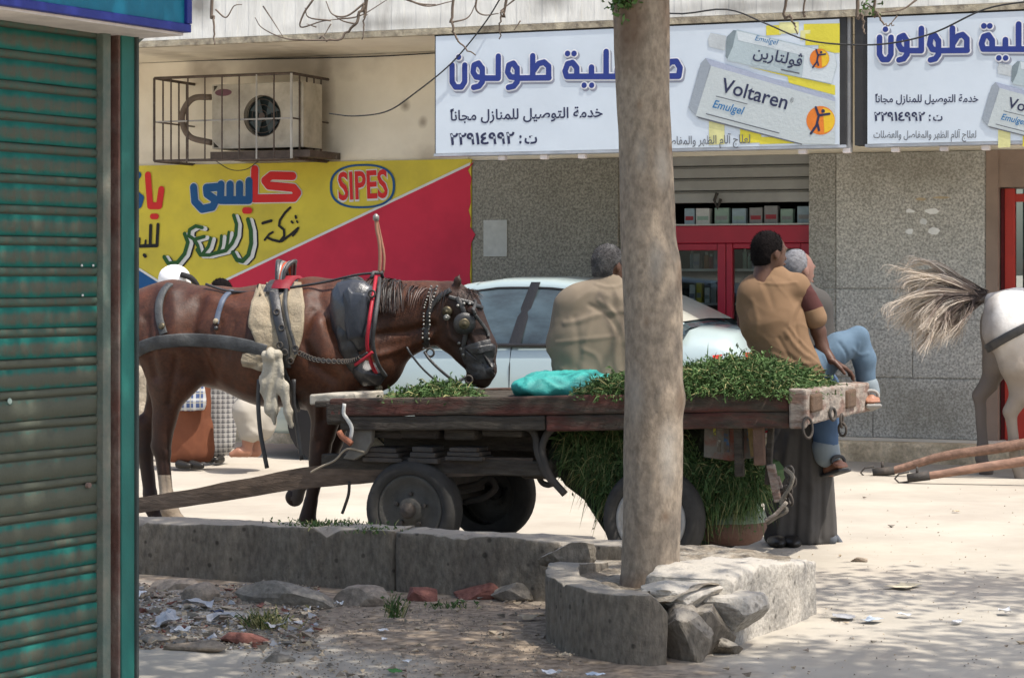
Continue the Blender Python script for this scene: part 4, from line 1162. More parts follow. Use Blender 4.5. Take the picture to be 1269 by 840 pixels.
tree = thing('street_tree', 'tall tree with smooth pale brown trunk rising from the concrete planter', 'tree', (.575, 9.45, 0))
def trunk():
    TF = Fr(.575, 9.45, 0)
    key = [(728, 806, 40), (715, 806, 37), (690, 806, 35.5), (600, 809, 36), (500, 810, 35.5), (440, 811, 36), (400, 810, 36.5), (350, 808, 36), (300, 803, 34), (200, 800, 33), (120, 796, 32.5), (40, 795, 34), (0, 794, 34.5), (-60, 793, 33), (-110, 792, 33)]
    cs = []; rs = []
    for py, px, hw in key:
        p = TF.pt(px, py); cs.append(p); rs.append(hw / 296)
    cs = np.array(cs); rs = np.array(rs)
    n = 130; t = np.linspace(0, 1, n); zz = cs[0, 2] + (cs[-1, 2] - cs[0, 2]) * t
    X = np.interp(zz, cs[:, 2], cs[:, 0]); Rr = np.interp(zz, cs[:, 2], rs)
    ker = np.array([1, 2, 3, 2, 1]) / 9
    X = np.convolve(np.pad(X, 2, 'edge'), ker, 'valid'); Rr = np.convolve(np.pad(Rr, 2, 'edge'), ker, 'valid')
    na = 56; an = np.linspace(0, 2 * math.pi, na, endpoint=False)
    G = np.zeros((n, na + 1, 3))
    for j in range(na + 1):
        a_ = an[j % na]
        G[:, j, 0] = X + Rr * math.cos(a_); G[:, j, 1] = Rr * math.sin(a_); G[:, j, 2] = zz
    V = G.reshape(-1, 3); C0 = np.repeat(np.stack([X, 0 * X, zz], 1), na + 1, 0)
    D_ = V - C0; r_ = np.linalg.norm(D_, axis=1)[:, None] + 1e-9
    Q = np.stack([D_[:, 0] / r_[:, 0] * 1.2, D_[:, 1] / r_[:, 0] * 1.2, V[:, 2] * 2.2], 1)
    dd = .009 * fbm(Q * 1.1, 3, 5) + .003 * fbm(Q * np.array([6, 6, 3]), 3, 9)
    bump = .012 * np.exp(-((V[:, 2] - .98) / .05) ** 2) * (D_[:, 0] > 0) + .01 * np.exp(-((V[:, 2] - 1.55) / .08) ** 2) * (D_[:, 0] > 0)
    V += D_ / r_ * (dd + bump)[:, None]
    m = MB(); m.grid(V.reshape(G.shape)); return m.obj('trunk', m_bark, tree, True), (X[-1], zz[-1])
tr_o, (tx_, tz_) = trunk()
rg = np.random.default_rng(8)
limb_ends = []
def limb(a, b, r0, r1, bend=.25, nm='limb'):
    a = np.array(a, float); b = np.array(b, float); mid = (a + b) / 2 + rg.normal(size=3) * bend * .4 + np.array((0, 0, bend * .5))
    P = spline([a, (a + mid) / 2 + rg.normal(size=3) * .05, mid, b], 18)
    MB().tube(P, np.linspace(r0, r1, len(P)), 9).obj(nm, m_bark, tree, True); return P
base = np.array((tx_, 0, tz_ - .03))
L1 = []
for dx, dy, dz, r0 in ((2.2, -.9, 2.3, .085), (-1.9, -.6, 2.5, .08), (.7, -2.6, 2.6, .08), (.5, 1.5, 2.6, .06), (-.4, -.4, 3.6, .08), (1.8, .8, 2.8, .06), (-1.0, 1.2, 2.3, .06)):
    P = limb(base, base + np.array((dx, dy, dz)), r0, .03); L1.append(P)
    for q in range(3):
        s_ = P[len(P) * (q + 1) // 4]; e_ = s_ + rg.normal(size=3) * np.array((.9, .9, .5)) + np.array((0, 0, .7))
        limb(s_, e_, .028, .008, .2)
# crown of leaf sized faces, in clumps
def leaves(n, seed):
    r_ = np.random.default_rng(seed)
    cl = []
    while len(cl) < 170:
        p = r_.uniform(-1, 1, 3)
        if .25 < np.linalg.norm(p) < 1: cl.append(p)
    cl = np.array(cl) * np.array((3.5, 3.0, 1.6)) + np.array((.40, -2.1, 5.4))
    cl = cl[cl[:, 2] > 3.75]
    thin = (cl[:, 0] > 1.9) & (r_.random(len(cl)) < .45)
    # a gap in the crown where the sun comes through to the planter
    thin[:0] = False
    sh = np.stack([cl[:, 0] - .39 * cl[:, 2], cl[:, 1] + .293 * cl[:, 2]], 1) - np.array((1.15 - .575, 9.55 - 9.45))
    cl = cl[~thin & (np.hypot(sh[:, 0], sh[:, 1]) > .75)]
    extra = np.stack([r_.uniform(2.2, 4.6, 26), r_.uniform(-3.5, .3, 26), r_.uniform(4.4, 6.2, 26)], 1)
    sh = np.stack([extra[:, 0] - .39 * extra[:, 2], extra[:, 1] + .293 * extra[:, 2]], 1) - np.array((.6, .1))
    cl = np.concatenate([cl, extra[np.hypot(sh[:, 0], sh[:, 1]) > .6]])
    c = cl[r_.integers(0, len(cl), n)] + r_.normal(size=(n, 3)) * np.array((.30, .30, .20))
    d = r_.normal(size=(n, 3)); d[:, 2] = d[:, 2] * .5 - .2; d /= np.linalg.norm(d, axis=1)[:, None]
    s = np.cross(d, r_.normal(size=(n, 3))); s /= np.linalg.norm(s, axis=1)[:, None]
    L_ = r_.uniform(.09, .15, n)[:, None]; W_ = L_ * .42
    V = np.stack([c - d * L_ / 2, c + s * W_ / 2, c + d * L_ / 2, c - s * W_ / 2], 1).reshape(-1, 3)
    F_ = np.arange(4 * n).reshape(-1, 4)
    return mesh_obj('foliage', V, F_.tolist(), m_leaf, tree)
o = leaves(31000, 4); o['kind'] = 'stuff'
# tuft of green at the top of the visible trunk
def tuft(c, n, r, seed, par, mm, sz=(.02, .05), name='foliage', sq=.7):
    r_ = np.random.default_rng(seed)
    p = np.array(c) + r_.normal(size=(n, 3)) * r
    d = r_.normal(size=(n, 3)); d /= np.linalg.norm(d, axis=1)[:, None]
    s = np.cross(d, r_.normal(size=(n, 3))); s /= np.linalg.norm(s, axis=1)[:, None]
    L_ = r_.uniform(*sz, n)[:, None]; W_ = L_ * .45
    V = np.stack([p - d * L_ / 2, p + s * W_ / 2, p + d * L_ / 2, p - s * W_ / 2], 1).reshape(-1, 3)
    o_ = mesh_obj(name, V, np.arange(4 * n).reshape(-1, 4).tolist(), mm, par); o_['kind'] = 'stuff'; return o_
TF = Fr(.575, 9.35, 0)
q = TF.pt(772, 4); tuft((q[0], -.1, q[2] + .02), 260, .035, 5, tree, m_leaf)
# bare hanging twigs in the upper part of the view
def twig(pts, r0=.009, Yd=11.5, up=1.2):
    TW = Fr(.575, 9.45, 0); ly = Yd - 9.45
    P = [TW.pt(px, py, ly) for px, py in pts]
    top = P[0] + np.array((.12, -.15, up)); P = [top] + P
    P = spline(P, 6 * len(P)); P = P + rg.normal(size=P.shape) * .004
    MB().tube(P, np.linspace(r0 * 1.3, r0 * .45, len(P)), 6).obj('twig', m_twig, tree, True)
def sub(pts, r0=.005, Yd=11.5):
    TW = Fr(.575, 9.45, 0); ly = Yd - 9.45
    P = spline([TW.pt(px, py, ly) for px, py in pts], 6 * len(pts)); MB().tube(P, np.linspace(r0, r0 * .4, len(P)), 5).obj('twig', m_twig, tree, True)
twig([(264, -8), (265, 22), (267, 56)], .009)
twig([(455, -10), (450, 8), (440, 30), (418, 50), (395, 46)]); sub([(418, 50), (375, 50), (350, 47), (325, 35), (316, 22)]); sub([(440, 30), (424, 26), (412, 18)]); sub([(388, 0), (376, 18), (373, 34), (398, 27), (420, 24)], .006)
sub([(452, 4), (430, 20), (412, 18), (404, 2)], .006); sub([(418, 24), (446, 20), (480, 0)], .005); sub([(326, 8), (338, 26), (352, 48)], .004)
sub([(267, 12), (280, 22), (290, 8), (300, 6)], .005); sub([(410, 30), (402, 44)], .004); sub([(392, 34), (380, 30)], .004)
twig([(455, -6), (452, 20), (449, 49)], .007); sub([(505, 0), (530, 8), (560, 2)], .006); sub([(410, 26), (383, 22), (378, 10)], .005)
twig([(562, -8), (560, 30), (568, 52), (591, 69)], .007); sub([(591, -4), (590, 12), (600, 19), (618, 17)], .006); twig([(629, -6), (621, 15), (619, 48)], .007); sub([(561, 28), (580, 22), (590, 4)], .005)
sub([(645, 26), (637, 38)], .004); sub([(640, -2), (620, 14)], .005)
twig([(975, -8), (980, 20), (988, 42)], .008); twig([(998, -6), (996, 14)], .006); twig([(1062, -8), (1068, 20), (1072, 42)], .010); twig([(1085, -8), (1088, 16), (1096, 30), (1108, 31)], .007)
sub([(1112, 20), (1102, 32)], .004); sub([(1136, 0), (1118, 12), (1092, 16)], .006); sub([(1088, 16), (1070, 4)], .005); sub([(498, -2), (520, 5), (540, 6)], .006)
# dry leaves litter caught on twigs near the right
q = Fr(.575, 9.45, 0).pt(1077, 6, 2.05); tuft(q, 40, .03, 9, tree, m_leaf, (.02, .04))
# ================================================================== CAR
CR = Fr(1.675, 16.91, -STREET)          # near rear corner of the car, car runs along -x
car = CR.thing('parked_car', 'pale silver green four door saloon car parked behind the brown horse and cart', 'car')
m_paint = mat('silver_green_paint', (.37, .45, .45), .28, .03, 1, 0, metal=.1, coat=.8, spec=.5)
m_black = mat('black_trim', (.02, .02, .022), .5, .1)
m_cg = mat('painted_reflection_glass', (.06, .085, .095), .05, .55, 2.2, 0, spec=.7, col2=(.025, .03, .03), mixs=1.6, mixt=.52, mixw=.1, stretch=(.6, 1, 1.6))  # tone noise stands in for broken reflections on the windows
m_rub = mat('dusty_rubber', (.042, .039, .035), .85, .3, 12, .2)
cy = .84
def car_body():
    A_ = np.linspace(0, 4.3, 44)
    Wd = np.interp(A_, [0, .12, .5, 1.2, 3.2, 3.9, 4.2, 4.3], [.66, .76, .82, .845, .84, .80, .70, .58])
    top = np.interp(A_, [0, .05, .35, .6, 1.0, 3.0, 3.4, 3.9, 4.2, 4.3], [.90, 1.03, 1.08, 1.08, .98, .98, .93, .82, .70, .55])
    sh = np.interp(A_, [0, .4, 1.0, 3.0, 3.6, 4.3], [.92, .95, .93, .90, .82, .5])
    bot = np.interp(A_, [0, .2, 4.0, 4.3], [.34, .22, .2, .3])
    rows = []
    for a, W_, T_, s_, b_ in zip(A_, Wd, top, sh, bot):
        s_ = min(s_, T_ - .03)
        h = [(-W_ * .86, b_), (-W_ * .95, b_ + .03), (-W_ * .985, b_ + .14), (-W_, .52), (-W_ * 1.002, .62), (-W_ * .985, s_ - .10), (-W_ * .955, s_ - .01), (-W_ * .92, s_ + .025), (-W_ * .82, T_ - .005), (-W_ * .5, T_ + .02), (0, T_ + .03)]
        h = h + [(-q[0], q[1]) for q in h[-2::-1]]
        rows.append([(-a, cy + q[0], q[1]) for q in h])
    G = np.array(rows); m = MB(); m.grid(G)
    nn = G.shape[1]; m.F.append(list(range(nn))); m.M.append(0); m.F.append([(len(rows) - 1) * nn + k for k in range(nn)]); m.M.append(0)
    o = m.obj('body', m_paint, car, True)
car_body()
def ramp(a, xs_, ys_): return np.interp(a, xs_, ys_)
# greenhouse cross sections: stations along the car with base/top heights
st_a = np.array([.42, .75, 1.15, 1.6, 2.1, 2.55, 2.8, 3.1])
def gh(a, grow=0.0):
    top = ramp(a, [.40, .6, .85, 1.15, 1.6, 2.0, 2.3, 2.6, 2.85, 3.12], [1.085, 1.19, 1.31, 1.405, 1.45, 1.45, 1.41, 1.28, 1.14, .98])
    base = ramp(a, [.4, .9, 3.1], [1.06, .965, .955])
    top = max(top, base + .01)
    t = (top - base) / .49
    wb, wt = .80 + grow, .80 - .215 * t + grow
    return base, top, wb, wt
def green():
    m = MB(); A_ = np.linspace(.41, 3.11, 40); G = []
    for a in A_:
        b_, t_, wb, wt = gh(a)
        G.append([(-a, cy - wb, b_ - .02), (-a, cy - (wb + wt) / 2 - .012, (b_ + t_) / 2), (-a, cy - wt, t_ - .015), (-a, cy - wt * .85, t_ + .003), (-a, cy, t_ + .018 ), (-a, cy + wt * .85, t_ + .003), (-a, cy + wt, t_ - .015), (-a, cy + (wb + wt) / 2 + .012, (b_ + t_) / 2), (-a, cy + wb, b_ - .02)])
    m.grid(np.array(G)); m.obj('glasshouse', m_cg, car, True)
    # roof shell
    m = MB(); A_ = np.linspace(1.13, 2.22, 16); G = []
    for a in A_:
        b_, t_, wb, wt = gh(a)
        G.append([(-a, cy - wt - .022, t_ - .052), (-a, cy - wt - .016, t_ - .015), (-a, cy - wt * .86, t_ + .016), (-a, cy, t_ + .036), (-a, cy + wt * .86, t_ + .016), (-a, cy + wt + .016, t_ - .015), (-a, cy + wt + .022, t_ - .052)])
    m.grid(np.array(G)); m.obj('roof', m_paint, car, True)
    def pillar(nm, pts, w_, mm, side=-1):
        m = MB(); G = []
        for a, f, ww in pts:
            b_, t_, wb, wt = gh(a); z_ = b_ - .02 + (t_ - .01 - b_ + .02) * f; y_ = wb + (wt - wb) * f + .016
            G.append([(-a + ww, cy + side * y_, z_), (-a, cy + side * (y_ + .006), z_), (-a - ww, cy + side * y_, z_)])
        m.grid(np.array(G)); m.obj(nm, mm, car, True)
    for sd_ in (-1, 1):
        pillar('door_pillar', [(1.80, 0, .05), (1.76, .5, .045), (1.70, 1, .04)], .05, m_black, sd_)
        A_ = np.linspace(2.2, 3.1, 9); m = MB(); G = []
        for a in A_:
            b_, t_, wb, wt = gh(a); G.append([(-a, cy + sd_ * (wt + .018), t_ - .05), (-a, cy + sd_ * (wt + .014), t_ - .005), (-a, cy + sd_ * (wt * .90), t_ + .018)])
        m.grid(np.array(G)); m.obj('windscreen_pillar', m_paint, car, True)
        # rear quarter
        m = MB(); G = []
        for a in np.linspace(.45, 1.16, 9):
            b_, t_, wb, wt = gh(a); lo = max(0, 1 - (a - .45) / .34) * 0 + (0 if a < .86 else (a - .86) / .34)
            lo = min(lo, .92)
            z0 = b_ - .03 + (t_ - b_ + .03) * lo; y0 = wb + (wt - wb) * lo
            G.append([(-a, cy + sd_ * (y0 + .018), z0), (-a, cy + sd_ * ((y0 + wt) / 2 + .026), (z0 + t_) / 2), (-a, cy + sd_ * (wt + .014), t_ - .008), (-a, cy + sd_ * (wt * .88), t_ + .016)])
        m.grid(np.array(G)); m.obj('rear_quarter_pillar', m_paint, car, True)
        # window line trim
        MB().tube([(-.86, cy + sd_ * .822, .955), (-2.95, cy + sd_ * .822, .945)], .014, 6).obj('window_trim', m_black, car)
        m = MB(); m.tube([(-a, cy + sd_ * (gh(a)[3] + .02), gh(a)[1] - .055) for a in np.linspace(.98, 2.95, 18)], .010, 5); m.obj('gutter_trim', m_black, car)
        sg = lambda a: float(ramp(a, [0, .12, .5, 1.2, 3.2, 3.9, 4.2, 4.3], [.66, .76, .82, .845, .84, .80, .70, .58]))
        for a0 in (.98, 1.83, 2.86):
            m = MB(); m.tube([(-a0, cy + sd_ * (sg(a0) * .945 + .0), .93), (-a0, cy + sd_ * (sg(a0) * .992), .78), (-a0, cy + sd_ * sg(a0) * 1.0, .60), (-a0 + (.06 if a0 < 1 else 0), cy + sd_ * sg(a0) * .985, .36)], .005, 5); m.obj('door_seam', m_black, car)
        for a0 in (1.12, 1.96):
            MB().box(-a0 - .16, -a0, cy + sd_ * .855 - .012, cy + sd_ * .855 + .012, .775, .80).obj('door_handle', m_paint, car, bevel=.008)
        MB().tube([(-.55, cy + sd_ * .84, .50), (-3.7, cy + sd_ * .84, .50)], .013, 6).obj('rub_strip', m_black, car)
    e = MB(); e.add([(-2.78, cy - .83, .98), (-2.78, cy - 1.0, .99), (-2.78, cy - 1.0, 1.10), (-2.78, cy - .85, 1.10), (-2.88, cy - .86, .98), (-2.88, cy - .98, .99), (-2.88, cy - .98, 1.09), (-2.88, cy - .87, 1.09)], [(0, 1, 2, 3), (7, 6, 5, 4), (0, 4, 5, 1), (1, 5, 6, 2), (2, 6, 7, 3), (3, 7, 4, 0)])
    e.obj('side_mirror', m_paint, car, bevel=.015)
    for sd_ in (-1, 1):
        MB().add([(-.02 , cy + sd_ * .60, .78), (-.16, cy + sd_ * .79, .78), (-.20, cy + sd_ * .785, .89), (-.0, cy + sd_ * .60, .91), (.03, cy + sd_ * .44, .90), (.03, cy + sd_ * .44, .78)], [(0, 1, 2, 3), (0, 3, 4, 5)]).obj('tail_light', mat('tail_light_red', (.55, .02, .015), .2, 0, coat=.6), car)
    MB().box(-.12, .05, cy - .70, cy + .70, .34, .55).obj('rear_bumper', m_paint, car, bevel=.04)
    MB().box(.045, .06, cy - .26, cy + .26, .60, .72).obj('number_plate', mat('blank_plate', (.5, .5, .5), .5), car)
    # rear glass: light seen in it is painted as pale base colour
    m = MB(); G = []
    for a in np.linspace(.47, 1.10, 8):
        b_, t_, wb, wt = gh(a); G.append([(-a, cy - wt * .86, t_ + .019), (-a, cy, t_ + .034), (-a, cy + wt * .86, t_ + .019)])
    m.grid(np.array(G)); m.obj('rear_window', mat('pale_rear_glass', (.50, .50, .43), .25, .1, 1, 0, spec=.8), car, True)
green()
for a0 in (.78, 3.42):
    for sd_ in (-1, 1):
        y0 = cy + sd_ * .80
        w_ = MB().lathe((-a0, y0 + sd_ * .04, .31), (0, -sd_, 0), [(0, .18), (0, .27), (.02, .30), (.06, .31), (.16, .31), (.18, .28)], 28).obj('wheel', m_rub, car, True)
        MB().lathe((-a0, y0 + sd_ * .035, .31), (0, -sd_, 0), [(0, 0), (-.005, .06), (.01, .10), (.0, .17), (.0, .19), (.03, .19)], 20).obj('rim', mat('alloy_grey', (.35, .36, .36), .4, metal=.6), w_, True)
        MB().lathe((-a0, cy + sd_ * .848, .33), (0, sd_, 0), [(0, 0), (.001, .35), (-.2, .36)], 28).obj('wheel_arch', m_black, car)

# ================================================================== THE CART
CT = Fr(1.35, 11.03, -STREET)            # near rear corner of the cart, cart runs along -x
cart = CT.thing('flat_cart', 'old wooden flat cart on four car wheels carrying green fodder and seated men', 'cart')
m_wr = mat('redbrown_cart_wood', (.115, .042, .032), .9, .4, 5, .7, 25, col2=(.075, .06, .045), mixs=6, mixt=.49, mixw=.08, stretch=(.35, 1, 1.4), bdist=.03, fine=26)
m_wd = mat('dark_weathered_wood', (.09, .077, .06), .9, .35, 5, .6, 25, col2=(.045, .035, .028), mixs=5, mixt=.5, stretch=(.3, 1, 1.5), bdist=.03, fine=28)
m_wp = mat('chipped_pale_wood', (.31, .265, .22), .9, .3, 9, .7, 30, col2=(.17, .11, .085), mixs=9, mixt=.52, mixw=.06, stretch=(.6, .6, 1.5), bdist=.012, fine=30)
m_if = mat('old_black_iron', (.05, .045, .04), .7, .3, 10, .3, col2=(.085, .065, .05), mixs=8, mixt=.58)
zbed = lambda t: .925 - .034 * t
def cbox(t0, t1, y0, y1, dz0, dz1, nm, mm, jit=.006, bev=.006, nseg=10, par=None):
    m = MB(); T = np.linspace(t0, t1, nseg)
    G0 = []
    for t in T:
        z = zbed(t); G0.append([(-t, y0, z + dz0), (-t, y0, z + dz1), (-t, y1, z + dz1), (-t, y1, z + dz0), (-t, y0, z + dz0)])
    G = np.array(G0); m.grid(G)
    n5 = 5; m.F.append([0, 1, 2, 3]); m.M.append(0); b = (nseg - 1) * 5; m.F.append([b, b + 1, b + 2, b + 3]); m.M.append(0)
    V = np.concatenate(m.V); 
    o = m.obj(nm, mm, par or cart, jit=jit, jf=4, recalc=True)
    bm = bmesh.new(); bm.from_mesh(o.data); bmesh.ops.remove_doubles(bm, verts=bm.verts, dist=1e-5); bmesh.ops.recalc_face_normals(bm, faces=bm.faces); bm.to_mesh(o.data); bm.free()
    if bev:
        b_ = o.modifiers.new('bevel', 'BEVEL'); b_.width = bev; b_.segments = 2; b_.angle_limit = R(40); b_.limit_method = 'ANGLE'
    return o
DW = 1.14
for k in range(7):
    y0 = .05 + k * (DW - .1) / 7
    cbox(.02, 2.62 - .05 * random.random(), y0 + .003, y0 + (DW - .1) / 7 - .003, -.045, -.012 - .004 * random.random(), 'deck_plank', m_wd, .003)
cbox(.0, 2.50, .0, .045, -.095, .0, 'side_board', m_wr, .009, .012, 30)
cbox(.0, 1.27, .006, .05, -.178, -.098, 'side_rail', m_wr, .009, .01, 18)
cbox(1.275, 2.44, .006, .05, -.172, -.098, 'side_rail', m_wd, .010, .01, 18)
cbox(.0, 2.5, DW - .05, DW, -.17, .0, 'side_board', m_wr, .008, .01, 20)
for t in (2.45, 1.9, 1.1, .45): cbox(t, t + .09, .052, DW - .055, -.14, -.047, 'cross_bearer', m_wd, .004, .006, 4)
# splintered front end
cbox(2.44, 2.66, .08, .55, -.035, .02, 'front_board', mat('sunbleached_wood', (.42, .38, .31), .9, .3, 9, .5, 30), .012, .01, 6)
cbox(2.40, 2.52, .0, 1.1, -.13, -.02, 'front_beam', m_wd, .01, .012, 4)
# rear beam, pale and chipped, overhanging the far side
def rear_beam():
    m = MB(); ys = np.linspace(-.02, 1.46, 24); G = []
    for y in ys:
        f = (y + .02) / 1.48; zb, zt = .765 - .01 * f, .945 - .03 * f
        if y < .04: zb -= .02
        G.append([(.004, y, zb), (.004, y, zt), (.095, y, zt - .004), (.095, y, zb + .004), (.004, y, zb)])
    m.grid(np.array(G)); m.F.append([0, 1, 2, 3]); m.F.append([23 * 5 + q for q in range(4)]); m.M += [0, 0]
    o = m.obj('rear_beam', m_wp, cart, jit=.010, jf=6)
    bm = bmesh.new(); bm.from_mesh(o.data); bmesh.ops.remove_doubles(bm, verts=bm.verts, dist=1e-5); bmesh.ops.recalc_face_normals(bm, faces=bm.faces); bm.to_mesh(o.data); bm.free()
    b_ = o.modifiers.new('bevel', 'BEVEL'); b_.width = .012; b_.segments = 2; b_.angle_limit = R(40); b_.limit_method = 'ANGLE'
rear_beam()
def BM(px, py, off=.1):   # point on the beam's outer face
    # face plane local x = off ; solve for local y along the ray
    k = (px - 634.5) / FPX
    # X = ox+off*ux+ly*vx ; Y = oy+off*uy+ly*vy
    ly = (k * (CT.oy + off * CT.uy) - CT.ox - off * CT.ux) / (CT.vx - k * CT.vy)
    Y = CT.oy + off * CT.uy + ly * CT.vy
    return np.array((off, ly, EYE - (py - 340) * Y / FPX))
for (px, py, w_, h_) in ((1011, 499, .10, .045), (1054, 494, .10, .048)):
    c = BM(px, py); MB().box(.088, .112, c[1] - w_, c[1] + w_, c[2] - h_, c[2] + h_).obj('mortise_block', mat('dark_mortise', (.11, .07, .045), .9, .3, 9, .5), cart, bevel=.015, jit=.004)
def ring_obj(c, r, rt, nm, nrm=(1, 0, 0), sq=1.0, par=None):
    nrm = np.array(nrm, float); nrm /= np.linalg.norm(nrm); u = np.cross(nrm, (0, 0, 1.0)); u /= np.linalg.norm(u); v = np.cross(nrm, u)
    return MB().tube([np.array(c) + r * (math.cos(t) * u + sq * math.sin(t) * v) for t in np.linspace(0, 6.2832, 21)[:-1]], rt, 6, closed=True).obj(nm, m_if, par or cart, True)
ring_obj(BM(1032, 513, .115), .030, .008, 'iron_ring', (1, -.25, .1))
for (px, py) in ((1043, 521), (1044, 532)): ring_obj(BM(px, py, .13), .022, .007, 'chain_link', (.3, 1, .1) if py > 525 else (1, 0, 0), 1.5)
ring_obj(BM(1001, 530, .10), .028, .007, 'chain_link', (.7, -.6, .1), 1.8)
p = BM(987, 502, .05); 
# wheels
def wheel(t, y, dirn, front):
    w_ = thing('road_wheel', 'x', 'x'); del w_['label']; del w_['category']
    w_.parent = cart; w_.location = (-t, y, .265)
    MB().lathe((0, 0, 0), (0, dirn, 0), [(-.16, .17), (-.165, .21), (-.13, .25), (-.10, .262), (-.03, .262), (0, .25), (.012, .225), (.008, .195), (-.01, .182), (-.03, .178)], 44).obj('tyre', m_rub, w_, True, jit=.002)
    if front:
        MB().lathe((0, 0, 0), (0, dirn, 0), [(-.03, .186), (-.004, .184), (.0, .172), (-.022, .150), (-.03, .10), (-.018, .07), (.012, .058), (.016, .0)], 36).obj('rim', mat('dusty_grey_rim', (.085, .078, .066), .8, .3, 8, .3), w_, True)
    else:
        MB().lathe((0, 0, 0), (0, dirn, 0), [(-.03, .186), (.0, .184), (.002, .165), (-.02, .155), (-.04, .12)], 36).obj('rim', mat('pale_rim', (.33, .32, .30), .7, .25, 8, .3), w_, True)
        MB().lathe((0, 0, 0), (0, dirn, 0), [(-.05, .121), (-.045, .06), (-.01, .055), (-.008, 0)], 30).obj('disc', mat('maroon_disc', (.10, .03, .025), .8, .3, 8, .3), w_, True)
    MB().lathe((0, 0, 0), (0, dirn, 0), [(-.02, .045), (.035, .042), (.045, .034), (.05, 0)], 20).obj('hub_cap', m_if, w_, True)
    for k in range(5):
        a = k * 1.2566 + .3
        MB().lathe((.085 * math.cos(a), 0, .085 * math.sin(a)), (0, dirn, 0), [(-.03, .011), (.0, .011), (.002, 0)], 8).obj('bolt', m_if, w_)
wheel(2.056, .05, -1, True); wheel(2.02, 1.14, 1, True)
wheel(.73, .06, -1, False); wheel(.70, 1.08, 1, False)
# axles, spring packs, chassis
def cb(x0, x1, y0, y1, z0, z1, nm, mm=m_wd, bev=.008, jit=.006): return MB().box(-x0, -x1, y0, y1, z0, z1).obj(nm, mm, cart, bevel=bev, jit=jit, jf=5)
MB().tube([(-2.05, .1, .265), (-2.05, 1.1, .265)], .035, 10).obj('axle', m_if, cart, True)
MB().tube([(-.72, .1, .265), (-.72, 1.04, .265)], .035, 10).obj('axle', m_if, cart, True)
cb(2.60, 1.30, .10, .18, .46, .54, 'chassis_beam'); cb(2.60, 1.30, .95, 1.03, .45, .53, 'chassis_beam')
cb(1.32, 1.45, .19, .94, .44, .53, 'chassis_crossmember'); cb(2.45, 2.56, .19, .94, .44, .53, 'chassis_crossmember')
cb(2.13, 1.98, .2, .9, .30, .44, 'axle_block', m_if)
cb(2.3, 1.75, .05, .12, .715, .745, 'turntable_plate', m_if, .003)
for (pa, pb, ya, yb) in ((500, 547, 529, 543), (553, 592, 528, 545), (455, 503, 531, 543), (600, 650, 530, 541)):
    a, b = CT.pt(pa, ya, .12), CT.pt(pb, yb, .12); MB().box(a[0], b[0], .08, .30, b[2], a[2]).obj('upper_packing_block', m_wd, cart, bevel=.015, jit=.008)
for (pa, pb, ya, yb) in ((455, 503, 553, 573), (511, 548, 552, 574), (557, 603, 553, 571)):
    a, b = CT.pt(pa, ya, .12), CT.pt(pb, yb, .12)
    for q in range(3):
        zz0 = b[2] + (a[2] - b[2]) * q / 3; MB().box(a[0] + .012 * q, b[0] - .015 * q, .06, .22, zz0 + .002, b[2] + (a[2] - b[2]) * (q + 1) / 3).obj('spring_leaf', m_if, cart, bevel=.005, jit=.003)
cb(2.35, 1.45, .35, .80, .57, .70, 'turntable_frame', m_wd)
a = CT.pt(420, 505, .02); b = CT.pt(465, 575, .02)
pl_ = [CT.pt(*q, .03) for q in ((426, 512), (455, 514), (461, 530), (460, 548), (452, 562), (438, 570), (424, 568), (433, 556), (437, 540), (434, 524))]
MB().prism([(q[0], q[2]) for q in pl_], .03, .075).obj('curved_hanger', mat('dusty_plate', (.17, .155, .13), .85, .3, 9, .3), cart, bevel=.008)
# curved iron arms
for pts in ([(640, 529), (656, 530), (664, 542), (666, 560), (676, 585), (688, 600)], [(698, 528), (686, 530), (676, 541), (672, 560), (682, 590), (700, 612)]):
    MB().tube(spline([CT.pt(*q, .10) for q in pts], 28), .020, 8).obj('curved_iron_arm', m_if, cart, True)
MB().tube(spline([CT.pt(*q, .3) for q in ((640, 578), (652, 590), (664, 586), (672, 598), (682, 600), (686, 590))], 24), .016, 8).obj('hanging_bar', m_if, cart, True)
# steering bracket seen through under the front
MB().tube(spline([CT.pt(*q, .5) for q in ((560, 606), (590, 600), (606, 592), (614, 604), (600, 616), (575, 622))], 24), .018, 8).obj('tie_rod', m_if, cart, True)
# straps and stakes at the rear
pp = [CT.pt(px, py, .16) for px, py in ((873, 518), (944, 518), (943, 566), (905, 571), (872, 566))]
pan_m = mat('flaking_painted_board', (.13, .12, .10), .85, .35, 6, .4, 25, col2=(.16, .055, .035), mixs=7, mixt=.54, mixw=.08)
MB().prism([(q[0], q[2]) for q in pp], .16, .18).obj('painted_panel', pan_m, cart, bevel=.004, jit=.003)
for k, (pa, pb, ya, yb, cc) in enumerate([(884, 887, 525, 540, (.30, .30, .05)), (897, 904, 528, 560, (.03, .08, .16)), (915, 921, 522, 556, (.33, .13, .03)), (926, 934, 530, 546, (.05, .10, .18)), (889, 893, 545, 560, (.25, .23, .19))]):
    a, b = CT.pt(pa, ya, .158), CT.pt(pb, yb, .158)
    MB().box(a[0], b[0], .156, .1595, b[2], a[2]).obj('paint_patch', mat('old_paint_%d' % k, cc, .8, .5, 25, .2, col2=(.10, .08, .06), mixs=22, mixt=.5, mixw=.05), cart)
def stake(a, b, ly, w_, nm, mm, lz=None):
    A_, B_ = CT.pt(*a, ly), CT.pt(*b, ly)
    MB().bar(A_, B_, w_, .035, (0, 1, 0)).obj(nm, mm, cart, bevel=.006, jit=.004)
